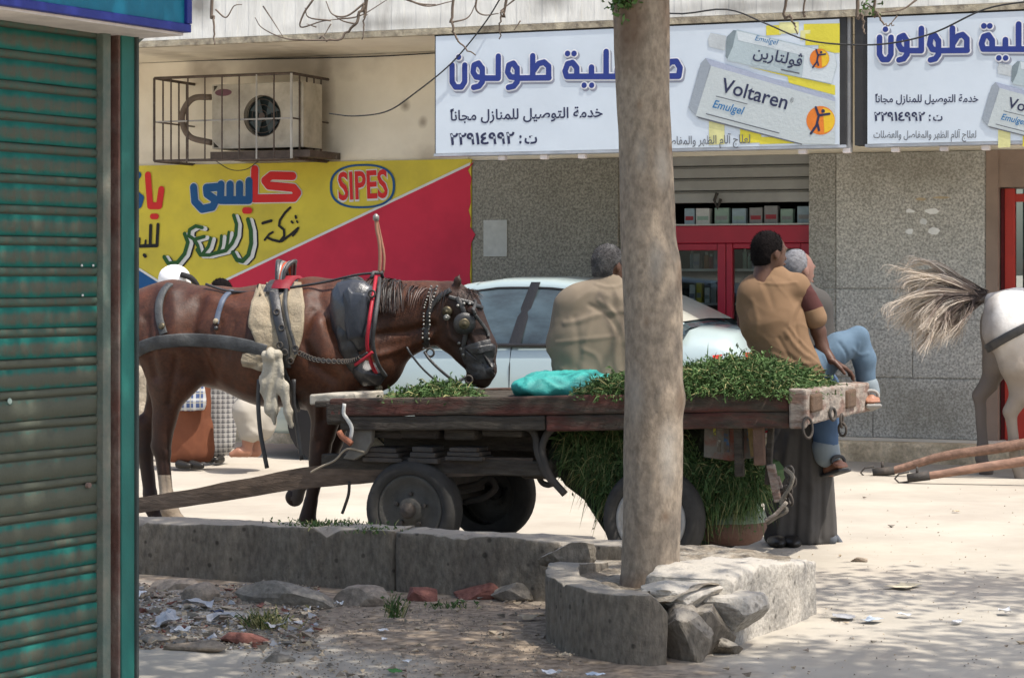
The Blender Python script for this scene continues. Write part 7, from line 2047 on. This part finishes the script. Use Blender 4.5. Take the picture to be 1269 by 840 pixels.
s.mesh('robe', .009, m_robe, m1, creases(P1, [([(700, 400), (720, 396), (745, 388), (772, 385)], .012, .012), ([(742, 372), (758, 385), (768, 402), (774, 425)], .010, .012), ([(730, 378), (750, 390), (764, 408)], .010, -.010), ([(690, 424), (720, 420), (760, 416)], .008, .007), ([(735, 358), (715, 372), (705, 392)], .012, .008), ([(712, 395), (716, 425), (714, 455)], .014, -.008), ([(764, 420), (758, 440), (752, 462)], .012, .008), ([(722, 432), (738, 440), (745, 460)], .010, .006), ([(733, 385), (728, 410), (722, 440)], .012, .006), ([(738, 352), (756, 356), (775, 352)], .006, .008)], folds(.008, 26, (.5, .1, 1), 4)))
m_gh = mat('grey_black_hair', (.045, .042, .042), .7, .4, 60, .4, 120, col2=(.16, .155, .15), mixs=12, mixt=.62)
head(P1, m1, a1(755, 327, .03), (.75, .65), m_skd, m_gh)
for px in (722, 756):
    s = SDF(.02); s.c(a1(px, 575, .48), a1(px, 590, .48), .04, .035); s.c(a1(px, 594, .46), a1(px, 598, .60), .034, .028); s.mesh('foot', .01, m_skd, m1)
hand('hand', a1(713, 456, .24), (.3, .8, -.1), (0, 0, -1), m_skd, m1); hand('hand', a1(777, 453, .27), (-.3, .8, -.1), (0, 0, -1), m_skd, m1)

# ---- young man in the tan T-shirt
P2 = Fr(1.50, 12.15, 0); q = 1 / 230.5
m2 = P2.thing('person', 'young man in tan T-shirt and turned-up blue jeans sitting on the cart rear', 'person')
def a2(px, py, ly=0): return P2.pt(px, py, ly)
m_ts = cloth('tan_tshirt_cloth', (.215, .135, .08), (.175, .108, .062)); m_slv = cloth('maroon_sleeve_cloth', (.075, .03, .028)); m_jn = cloth('blue_jeans_cloth', (.125, .185, .245), (.065, .105, .155)); m_cuff = cloth('pale_jeans_cuff', (.20, .235, .255))
m_jn_shade = cloth('shaded_jeans_cloth', (.05, .085, .15), (.08, .13, .21))  # same jeans; shade on the hanging leg painted in as darker cloth
s = SDF(.05)
s.c(a2(958, 398), a2(954, 372), 38 * q, 36 * q, .66); s.c(a2(936, 359, .0), a2(986, 356, .0), 18 * q, 17 * q, .95, k=.04); s.c(a2(960, 349), a2(962, 343), 19 * q, 15 * q, .9, k=.04)
s.c(a2(958, 398), a2(970, 432), 37 * q, 33 * q, .68); s.c(a2(970, 432), a2(992, 455, .0), 33 * q, 26 * q, .75); s.c(a2(992, 455, 0), a2(1012, 457, .02), 22 * q, 14 * q, .9)
s.c(a2(930, 364, .0), a2(927, 380, .02), 16 * q, 15 * q, .95, k=.03)
s.c(a2(986, 357, .0), a2(996, 368, .03), 17 * q, 15 * q, .95, k=.03)
s.mesh('tshirt', .0075, m_ts, m2, creases(P2, [([(990, 372), (978, 392), (972, 415)], .010, .008), ([(995, 375), (984, 400), (988, 425)], .008, -.008), ([(970, 410), (985, 430), (1004, 446)], .009, .010), ([(962, 418), (975, 440), (996, 456)], .008, -.008), ([(975, 405), (992, 425), (1008, 440)], .007, .008), ([(942, 345), (950, 362), (955, 380)], .012, -.006), ([(930, 372), (936, 395), (934, 420)], .010, .006), ([(955, 438), (980, 448), (1010, 450)], .007, .008), ([(1000, 440), (1012, 450), (1022, 462)], .006, .007), ([(940, 350), (962, 352), (985, 350)], .005, .006)], folds(.005, 22, (.6, .1, 1), 9)))
# ribbed neckband and seams of the shirt
ring_ = [a2(961 + 19.5 * math.cos(t), 343 + 3 * math.sin(t), -.070 * math.sin(t)) for t in np.linspace(0, 6.2832, 25)[:-1]]
MB().tube(ring_, .009, 7, closed=True).obj('neckband', cloth('brown_neckband_cloth', (.15, .08, .045)), m2, True)
# sleeves
s = SDF(.03); s.c(a2(992, 360, .0), a2(1006, 384, .02), 15 * q, 15 * q, .95); s.mesh('sleeve', .008, m_slv, m2, folds(.004, 50, (.3, 0, 1), 3))
s = SDF(.02); s.c(a2(1006, 386, .02), a2(1010, 394, .02), 15.5 * q, 15 * q, .95); s.mesh('sleeve_hem', .008, m_ts, m2)
s = SDF(.03); s.c(a2(927, 372, .03), a2(926, 398, .10), 14 * q, 13 * q, .95); s.mesh('sleeve', .008, m_slv, m2)
# arms and legs skin
s = SDF(.02); s.chain([a2(1008, 392, .02), a2(1014, 410, .03), a2(1020, 432, .02), a2(1030, 446, -.02)], [.043, .040, .034, .026]); s.mesh('arm', .008, m_skd, m2)
hand('hand', a2(1030, 446, -.02), (.8, .1, -.45), (-.2, .1, -1), m_skd, m2)
s = SDF(.02); s.chain([a2(926, 398, .11), a2(935, 425, .24), a2(975, 440, .34)], [.042, .038, .026]); s.mesh('arm', .010, m_skd, m2)
hand('hand', a2(975, 440, .34), (1, .1, -.1), (0, 0, -1), m_skd, m2)
# jeans: raised leg with the foot up on the beam end
s = SDF(.03)
s.c(a2(1000, 456, .05), a2(1008, 460, .1), 26 * q, 25 * q); s.chain([a2(1012, 452, .06), a2(1040, 431, .08), a2(1063, 417, .10)], [23 * q, 19 * q, 13 * q]); s.chain([a2(1064, 418, .10), a2(1071, 445, .12), a2(1074, 476, .13)], [12.5 * q, 14 * q, 12 * q])
s.mesh('jeans_leg', .008, m_jn, m2, creases(P2, [([(1040, 425), (1050, 440), (1052, 455)], .007, -.010), ([(1058, 432), (1068, 440), (1078, 438)], .006, .007), ([(1066, 425), (1064, 450), (1066, 474)], .006, .007), ([(1020, 440), (1026, 455), (1024, 468)], .006, .008), ([(1030, 434), (1036, 450), (1034, 462)], .006, -.007), ([(1070, 455), (1078, 462), (1084, 460)], .005, .006)], folds(.007, 30, (1, 0, -.5), 12)))
s = SDF(.015); s.c(a2(1075, 478, .13), a2(1077, 485, .13), 14 * q, 13.5 * q); s.mesh('jeans_cuff', .008, m_cuff, m2)
s = SDF(.03); s.chain([a2(1006, 466, .14), a2(1018, 480, .30), a2(1024, 492, .34)], [24 * q, 22 * q, 18 * q]); s.chain([a2(1024, 494, .34), a2(1022, 525, .34), a2(1024, 552, .34)], [18 * q, 17 * q, 16 * q])
s.mesh('jeans_leg', .010, m_jn_shade, m2, folds(.006, 40, (.3, 0, 1), 14))
s = SDF(.015); s.c(a2(1023, 554, .34), a2(1025, 563, .34), 17.5 * q, 17 * q, .95); s.mesh('jeans_cuff', .008, m_cuff, m2)
def foot_(par, ankle, toe, mm, solem, strapm, r=.036):
    ankle, toe = np.array(ankle), np.array(toe); d = toe - ankle; dh = d.copy(); dh[2] = 0; dh /= np.linalg.norm(dh) + 1e-9; sd_ = np.array((-dh[1], dh[0], 0))
    s = SDF(.012); s.c(ankle, ankle - np.array((0, 0, .055)), r, r * .95); s.c(ankle - np.array((0, 0, .055)) - dh * .02, ankle * .35 + toe * .65 + np.array((0, 0, .0)), r * .95, r * .72)
    for k in range(5):
        o = sd_ * (k - 2) * .016; s.c(ankle * .35 + toe * .65 + o, toe + o - dh * .006 * abs(k - 1), .013, .0105 - .0008 * k, k=.006)
    f = s.mesh('foot', .007, mm, par)
    base = ankle - np.array((0, 0, .055)) - dh * .05; b2 = toe + dh * .012
    dn = np.array((0, 0, -.035))
    MB().bar(base + dn, b2 + np.array((0, 0, -.018)), .085, .018).obj('sandal_sole', solem, par, bevel=.008)
    m_ = ankle * .45 + toe * .55
    MB().tube([m_ + sd_ * .040 * math.cos(t) + np.array((0, 0, .012 + .030 * math.sin(t))) for t in np.linspace(-.3, math.pi + .3, 14)], .010, 6).obj('sandal_strap', strapm, par, True)
m_sl = mat('grey_sandal', (.28, .27, .25), .8, .2); m_sld = mat('dark_slipper', (.05, .05, .05), .7, .2)
foot_(m2, a2(1075, 488, .13), a2(1083, 498, -.03), m_skm, m_sl, m_sl)
foot_(m2, a2(1030, 570, .34), a2(1046, 578, .22), m_skm, m_sld, m_sld)
m_bh = mat('short_black_hair', (.010, .008, .008), .95, .2, 60, .6, 120, spec=.08)
head(P2, m2, a2(953, 311, .0), (.88, .47), m_skd, m_bh)

# ---- man in dark robe standing beyond the cart
P3 = Fr(1.60, 12.62, 0); q = 1 / 221.9
m3 = P3.thing('person', 'balding man in a long charcoal robe standing behind the cart rear, mostly hidden', 'person')
def a3(px, py, ly=0): return P3.pt(px, py, ly)
m_dr = cloth('charcoal_robe_cloth', (.062, .058, .054), (.085, .08, .075))
s = SDF(.05)
s.c(a3(992, 392), a3(994, 440), 38 * q, 38 * q, .62); s.c(a3(972, 378), a3(1012, 376), 17 * q, 17 * q, .9); s.c(a3(992, 366), a3(993, 356), 20 * q, 13 * q)
s.c(a3(992, 440), a3(992, 560), 40 * q, 38 * q, .65); s.c(a3(992, 560), a3(993, 655), 38 * q, 40 * q, .7)
s.c(a3(962, 560), a3(966, 662), 12 * q, 15 * q, 1.2); s.c(a3(1014, 560), a3(1020, 662), 12 * q, 16 * q, 1.2)
s.c(a3(968, 382), a3(960, 430), 15 * q, 14 * q); s.c(a3(960, 430), a3(975, 470, -.15), 14 * q, 12 * q); s.c(a3(1014, 382), a3(1020, 430), 15 * q, 14 * q); s.c(a3(1020, 430), a3(1012, 470, -.12), 14 * q, 12 * q)
s.mesh('robe', .010, m_dr, m3, creases(P3, [([(975, 540), (968, 600), (962, 665)], .014, .022), ([(988, 530), (984, 600), (980, 668)], .012, -.02), ([(1000, 525), (1002, 600), (1000, 668)], .013, .022), ([(1012, 530), (1016, 600), (1014, 665)], .010, -.018), ([(1024, 540), (1028, 600), (1030, 660)], .010, .018), ([(958, 560), (952, 620), (948, 668)], .01, .016)], folds(.010, 26, (1, .3, .12), 21)), cut=lambda X, Y, Z: (a3(990, 676)[2] + .012 + .012 * np.sin(X * 30)) - Z)
# folded train at the right of the hem
s = SDF(.02); s.c(a3(1022, 658, -.05), a3(1030, 668, -.05), 8 * q, 8 * q); s.c(a3(1026, 655, 0), a3(1042, 673, .02), 6 * q, 4 * q); s.mesh('robe_hem_fold', .01, cloth('slate_hem_cloth', (.10, .11, .125)), m3, folds(.006, 40, (1, 0, .3), 3))
head(P3, m3, a3(989, 333, .0), (.85, .5), m_skp, mat('thin_grey_hair', (.17, .17, .18), .7, .3, 60, .3), bald=True)
for px in (966, 984):
    s = SDF(.015); s.e(a3(px - 3, 671, -.12), (.055, .13, .036)); s.mesh('shoe', .009, mat('black_shoe', (.02, .018, .016), .4, .2), m3)
hand('hand', a3(975, 470, -.15), (.3, -.7, -.3), (0, 0, -1), m_skp, m3); hand('hand', a3(1012, 470, -.12), (-.3, -.7, -.3), (0, 0, -1), m_skp, m3)

# ---- bystanders seen behind and below the brown horse
P4 = Fr(-2.55, 17.4, 0); q = 1 / 160.9
m4 = P4.thing('person', 'woman in white headscarf and orange brown dress standing behind the brown horse', 'person')
def a4(px, py, ly=0): return P4.pt(px, py, ly)
m_od = cloth('orange_brown_dress_cloth', (.20, .075, .04), (.13, .05, .03)); m_sc = cloth('white_headscarf_cloth', (.72, .72, .72))
s = SDF(.05); s.c(a4(232, 390), a4(232, 440), 27 * q, 26 * q, .6); s.c(a4(218, 382), a4(246, 382), 12 * q, 12 * q); s.c(a4(232, 440), a4(236, 555), 27 * q, 27 * q, .7); s.c(a4(216, 530), a4(212, 560), 14 * q, 16 * q); s.c(a4(252, 530), a4(252, 560), 11 * q, 13 * q)
s.c(a4(214, 385), a4(206, 430), 9 * q, 8 * q); s.c(a4(250, 385), a4(262, 430), 9 * q, 8 * q)
s.mesh('dress', .015, m_od, m4, folds(.012, 28, (1, 0, .1), 5), cut=lambda X, Y, Z: .055 - Z)
s = SDF(.03); s.e(a4(216, 346), (.125, .12, .115)); s.c(a4(220, 356), a4(230, 376), 15 * q, 20 * q); s.mesh('headscarf', .010, m_sc, m4, folds(.006, 60, (.4, 0, 1), 6))
MB().tube(spline([a4(224, 340, -.1), a4(236, 344, -.1), a4(243, 352, -.06), a4(246, 360, 0)], 10), .022, 8).obj('headband', cloth('black_headband_cloth', (.03, .03, .03)), m4, True)
s = SDF(.02); s.e(a4(212, 350, .09), (.06, .05, .08)); s.mesh('face', .010, m_skm, m4)
def plaid(name, a, b, c, sc_=14):
    m = mat(name, a, .9, .1, 4, 0); t = m.node_tree; N = t.nodes; L = t.links; bs = N['Principled BSDF']
    tc = N.new('ShaderNodeTexCoord'); sp = N.new('ShaderNodeSeparateXYZ'); L.new(tc.outputs['Object'], sp.inputs[0])
    prev = bs.inputs['Base Color'].links[0].from_socket
    for ax_, cc, ph in ((0, b, 0), (2, b, .2), (0, c, .5), (2, c, .6)):
        mu = N.new('ShaderNodeMath'); mu.operation = 'MULTIPLY_ADD'; mu.inputs[1].default_value = sc_; mu.inputs[2].default_value = ph + 50; L.new(sp.outputs[ax_], mu.inputs[0])
        fr_ = N.new('ShaderNodeMath'); fr_.operation = 'FRACT'; L.new(mu.outputs[0], fr_.inputs[0])
        gt = N.new('ShaderNodeMath'); gt.operation = 'GREATER_THAN'; gt.inputs[1].default_value = .72 if cc is b else .86; L.new(fr_.outputs[0], gt.inputs[0])
        ml = N.new('ShaderNodeMath'); ml.operation = 'MULTIPLY'; ml.inputs[1].default_value = .7; L.new(gt.outputs[0], ml.inputs[0])
        mx = N.new('ShaderNodeMix'); mx.data_type = 'RGBA'; mx.inputs[7].default_value = (*cc, 1); L.new(ml.outputs[0], mx.inputs[0]); L.new(prev, mx.inputs[6]); prev = mx.outputs[2]
    L.new(prev, bs.inputs['Base Color']); return m
s = SDF(.03); s.c(a4(234, 470, -.12), a4(236, 498, -.14), 18 * q, 20 * q, .5); s.mesh('plaid_shawl', .012, plaid('blue_plaid_cloth', (.05, .08, .18), (.55, .55, .52), (.35, .33, .25)), m4, folds(.006, 40, (1, 0, .3), 6), cut=lambda X, Y, Z: a4(0, 507)[2] - Z)
for px in (222, 238):
    s = SDF(.015); s.c(a4(px, 575, -.10), a4(px + 12, 577, -.14), .034, .024); s.mesh('shoe', .012, mat('black_shoe', (.02, .018, .016), .4, .2), m4)

P5 = Fr(-2.35, 17.9, 0); q = 1 / 156.
m5 = P5.thing('person', 'person in a long grey checked robe standing between the headscarf woman and the horse forelegs', 'person')
def a5(px, py, ly=0): return P5.pt(px, py, ly)
s = SDF(.05); s.c(a5(272, 400), a5(272, 450), 24 * q, 24 * q, .6); s.c(a5(258, 390), a5(286, 390), 11 * q, 11 * q); s.c(a5(272, 450), a5(272, 545), 24 * q, 20 * q, .7); s.c(a5(266, 500), a5(264, 555), 14 * q, 13 * q)
s.c(a5(256, 392), a5(250, 440), 8 * q, 8 * q); s.c(a5(288, 392), a5(292, 440), 8 * q, 8 * q)
s.mesh('checked_robe', .015, plaid('grey_check_cloth', (.30, .29, .27), (.06, .06, .07), (.45, .44, .42), 26), m5, folds(.010, 30, (1, 0, .1), 8), cut=lambda X, Y, Z: .06 - Z)
head(P5, m5, a5(272, 362), (-1, .1), m_skm, m_bh)
for px in (262, 274):
    s = SDF(.015); s.c(a5(px, 569, -.05), a5(px - 6, 570, -.15), .032, .024); s.mesh('shoe', .012, mat('black_shoe', (.02, .018, .016), .4, .2), m5)

P6 = Fr(-2.0, 17.1, 0); q = 1 / 163.7
m6 = P6.thing('person', 'barefoot person in a pale grey robe crouching on the street under the brown horse belly', 'person')
def a6(px, py, ly=0): return P6.pt(px, py, ly)
s = SDF(.05); s.c(a6(322, 500, .1), a6(318, 460, .1), 26 * q, 24 * q, .8); s.c(a6(306, 450, .1), a6(332, 450, .1), 11 * q, 11 * q); s.chain([a6(320, 525, .1), a6(305, 510, -.1)], [22 * q, 15 * q]); s.chain([a6(303, 508, -.1), a6(310, 535, -.1)], [15 * q, 14 * q]); s.c(a6(306, 453, .05), a6(300, 485, -.1), 8 * q, 8 * q)
s.mesh('robe', .014, cloth('pale_grey_robe_cloth', (.36, .33, .28)), m6, folds(.010, 35, (.4, 0, 1), 18))
head(P6, m6, a6(316, 425, .05), (-1, -.3), m_skm, m_bh)
s = SDF(.015); s.c(a6(308, 540, -.1), a6(306, 556, -.1), .05, .038); s.chain([a6(306, 560, -.1), a6(296, 560, -.12), a6(287, 563, -.13)], [.040, .036, .022]); s.mesh('bare_leg', .010, m_skm, m6)
s = SDF(.015); s.c(a6(318, 540, .1), a6(318, 556, .1), .05, .038); s.c(a6(318, 560, .1), a6(305, 562, .08), .040, .026); s.mesh('bare_leg', .010, m_skm, m6)

# ================================================================== LOOSE THINGS ON THE GROUND
m_r1 = mat('brown_rubble', (.27, .22, .17), .95, .3, 6, .8, 30, fine=40); m_r2 = mat('grey_rubble', (.22, .195, .16), .95, .3, 6, .8, 30, fine=40); m_r3 = mat('broken_red_brick', (.20, .085, .065), .95, .3, 6, .8, 30, fine=40)
stones = [(360, 742, .22, .12, .065, m_r2, 'wide broken grey concrete lump lying against the kerb wall, largest of the rubble'),
          (452, 742, .13, .09, .05, m_r1, 'brown angular lump right of the largest concrete lump by the kerb'),
          (522, 738, .10, .07, .05, m_r3, 'left of the two broken red brick pieces at the foot of the kerb wall'),
          (590, 735, .10, .07, .05, m_r3, 'right of the two broken red brick pieces at the foot of the kerb wall'),
          (642, 738, .10, .06, .06, m_r2, 'grey broken stone under the kerb wall just left of the planter'),
          (225, 725, .12, .07, .05, m_r1, 'flat brown stone in front of the kerb wall nearest the green kiosk'),
          (250, 738, .10, .08, .06, m_r1, 'round brown stone below the flat stone near the green kiosk'),
          (302, 790, .10, .05, .035, m_r3, 'flat reddish tile fragment lying in the litter pile'),
          (185, 790, .07, .05, .03, m_r2, 'small grey stone in the litter beside the kiosk corner'),
          (248, 800, .12, .05, .03, m_r1, 'long low brown stone along the front of the litter pile'),
          (1065, 690, .05, .03, .015, m_r1, 'small flat brown stone on the sunlit street right of the planter'),
          (345, 812, .05, .035, .02, m_r2, 'small chipped stone in front of the litter pile')]
for i, (px, py, a, b, c_, mm, lb) in enumerate(stones):
    p = gpt(px, py, .02); o = lump('stone', (0, 0, 0), (a, b, c_), 50 + i, mm, None, 3, .25, 1); o.location = (p[0], p[1], c_ * .35); tag(o, lb, 'stone', 'rubble stones below the kerb')
# crumpled paper and plastic
def litter(px, py, w_, mm, lb, seed, h=.03, nm='litter_paper'):
    r_ = np.random.default_rng(seed); n = 9; X, Y = np.meshgrid(np.linspace(-1, 1, n), np.linspace(-1, 1, n), indexing='ij')
    V = np.stack([X.ravel() * w_, Y.ravel() * w_ * r_.uniform(.4, .9), 0 * X.ravel()], 1)
    V[:, 0] += w_ * .35 * fbm(V * 18 + seed, 2, seed); V[:, 1] += w_ * .35 * fbm(V * 18 + 9 + seed, 2, seed + 1)
    V[:, 2] = h * (.6 + fbm(V / w_ * 1.6 + seed, 3, seed)); a = r_.random() * 6; ca, sa = math.cos(a), math.sin(a); V[:, :2] = V[:, :2] @ np.array([[ca, sa], [-sa, ca]])
    m = MB(); m.grid(V.reshape(n, n, 3)); o = m.obj(nm, mm, None, False); so = o.modifiers.new('t', 'SOLIDIFY'); so.thickness = .0015
    p = gpt(px, py, .02); o.location = (p[0], p[1], .012); tag(o, lb, 'litter', 'scraps of litter on the ground'); return o
m_pp = mat('white_litter', (.62, .62, .62), .7, .1, 20, 0); m_pb = mat('pale_blue_litter', (.42, .48, .55), .6, .1, 20, 0); m_pl_ = mat('grey_plastic_litter', (.36, .36, .37), .4, .25, 14, 0, spec=.6); m_pt = mat('tan_litter', (.42, .34, .24), .9, .2)
for i, (px, py, w_, mm, lb, h) in enumerate([
    (168, 738, .05, m_pp, 'bright white paper scrap touching the kiosk corner', .03), (340, 729, .06, m_pb, 'pale blue and white flat scrap along the foot of the kerb wall', .012),
    (245, 752, .07, m_pl_, 'grey crumpled plastic bag at the top of the litter pile', .05), (205, 772, .08, m_pl_, 'large grey plastic bag spread over the left of the litter pile', .05), (275, 768, .06, m_pl_, 'grey plastic wrapper in the middle of the litter pile', .04),
    (340, 778, .045, m_pl_, 'shiny grey wrapper at the right end of the litter pile', .03), (226, 780, .03, m_pp, 'small round white scrap low in the litter pile', .02), (268, 757, .03, mat('navy_litter', (.05, .06, .10), .7), 'small dark blue scrap in the litter pile', .02),
    (420, 749, .02, m_pp, 'upright white scrap between the brown lump and the weeds', .03), (475, 779, .02, m_pp, 'small white scrap on the brown soil left of centre', .01), (476, 790, .012, m_pp, 'tiny white crumb on the brown soil just below another scrap', .01),
    (505, 818, .02, m_pp, 'white scrap near the lower middle edge of the soil', .01), (489, 829, .025, mat('green_litter', (.05, .18, .04), .7), 'small green scrap at the bottom of the soil strip', .008),
    (685, 832, .035, m_pp, 'white paper scrap in front of the planter left side', .015), (738, 834, .03, m_pb, 'light blue scrap in front of the planter at the bottom edge', .012),
    (700, 812, .03, m_pt, 'tan scrap at the left foot of the planter wall', .02), (1080, 766, .045, m_pb, 'pale blue folded scrap on the street right of the planter', .012), (1046, 762, .06, m_pl_, 'translucent plastic scrap beside the planter right wall', .012),
    (1186, 768, .03, m_pp, 'small pale scrap near a shadow on the street', .01), (1246, 757, .035, m_pp, 'bright white crumpled scrap near the right edge of the street', .03), (1120, 724, .09, mat('straw_litter', (.55, .48, .34), .9), 'long pale straw coloured scrap lying on the street', .010),
    (1120, 760, .03, m_pp, 'white scrap between the plastic and the right edge', .01), (655, 764, .04, m_pt, 'tan scrap on the dark soil left of the planter', .02), (1185, 632, .02, m_pt, 'tiny tan scrap on the bright street below the shafts', .01)]):
    litter(px, py, w_, mm, lb, 70 + i, h)
# gritty rubble: too many crumbs to count
def crumbs(name, label, n, area, size, mats, seed):
    r_ = np.random.default_rng(seed); V = []; F_ = []; fm = []
    tet = np.array([(1, 1, 1), (1, -1, -1), (-1, 1, -1), (-1, -1, 1), (0, 0, 1.3)]) * .6
    fc = [(0, 1, 2), (0, 3, 1), (0, 2, 3), (1, 3, 2)]
    for i in range(n):
        px, py = area(r_); p = gpt(px, py, .01); s_ = r_.uniform(*size) * (1 + 2 * (r_.random() < .06)); A_ = r_.normal(size=(3, 3)); Q, _ = np.linalg.qr(A_)
        v = (tet[:4] @ Q) * s_ * np.array((1.2, 1, .6)) * r_.uniform(.6, 1.3, 3) + np.array((p[0], p[1], s_ * .3 + .004))
        F_ += [tuple(4 * i + k for k in f) for f in fc]; V.append(v); fm += [int(r_.integers(0, len(mats)))] * 4
    o = mesh_obj(name, np.concatenate(V), F_, mats, None, fmat=fm); o['kind'] = 'stuff'; o['label'] = label; return o
crumbs('rubble', 'gritty rubble and crumbs of plaster strewn below the kerb wall', 5500, lambda r: (165 + 230 * r.random() ** 1.2, 722 + 80 * r.random()), (.003, .011), [m_r1, m_r2, m_pt, m_pl_, m_r3, m_r1, m_r2, m_r1, m_r2, m_pl_, m_r1, m_pt], 4)
crumbs('gravel', 'scattered grit on the soil in front of the kerb wall', 3000, lambda r: (300 + 420 * r.random(), 738 + 100 * r.random()), (.002, .007), [m_r1, m_r2, m_pt, m_r1], 5)
crumbs('gravel', 'thin scattered grit on the street beside the planter', 350, lambda r: (900 + 380 * r.random(), 600 + 240 * r.random()), (.002, .007), [m_r1, m_r2, m_pt], 6)
# weeds
def weed(px, py, z, n, r, L, lb, seed, mats=None):
    p = gpt(px, py, z); t = thing('weed', lb, 'weed', (p[0], p[1], z - .01), 0, 'weeds at the kerb')
    blades('blades', n, lambda r_, k: r_.normal(size=(k, 3)) * np.array((r, r * .5, 0)), lambda r_, k, b: np.stack([r_.normal(size=k) * .5, r_.normal(size=k) * .4, np.ones(k)], 1), L, .005, seed, t, mats, droop=.2, leaf=.6)
weed(325, 775, .02, 160, .05, (.05, .12), 'dry yellowish weed tuft growing out of the litter pile', 1, [m_gy, m_gd, m_gy])
weed(490, 762, .02, 50, .02, (.06, .16), 'thin upright green weed at the foot of the kerb wall', 2)
weed(410, 650, .28, 260, .12, (.02, .05), 'left spread of low green weeds on top of the kerb wall', 3)
weed(465, 657, .28, 160, .06, (.015, .035), 'small yellow green weed patch on the kerb top beside the front wheel', 4, [m_gr, m_gy, m_gr])
weed(560, 750, .02, 60, .06, (.02, .05), 'low weed among the red brick pieces', 5)
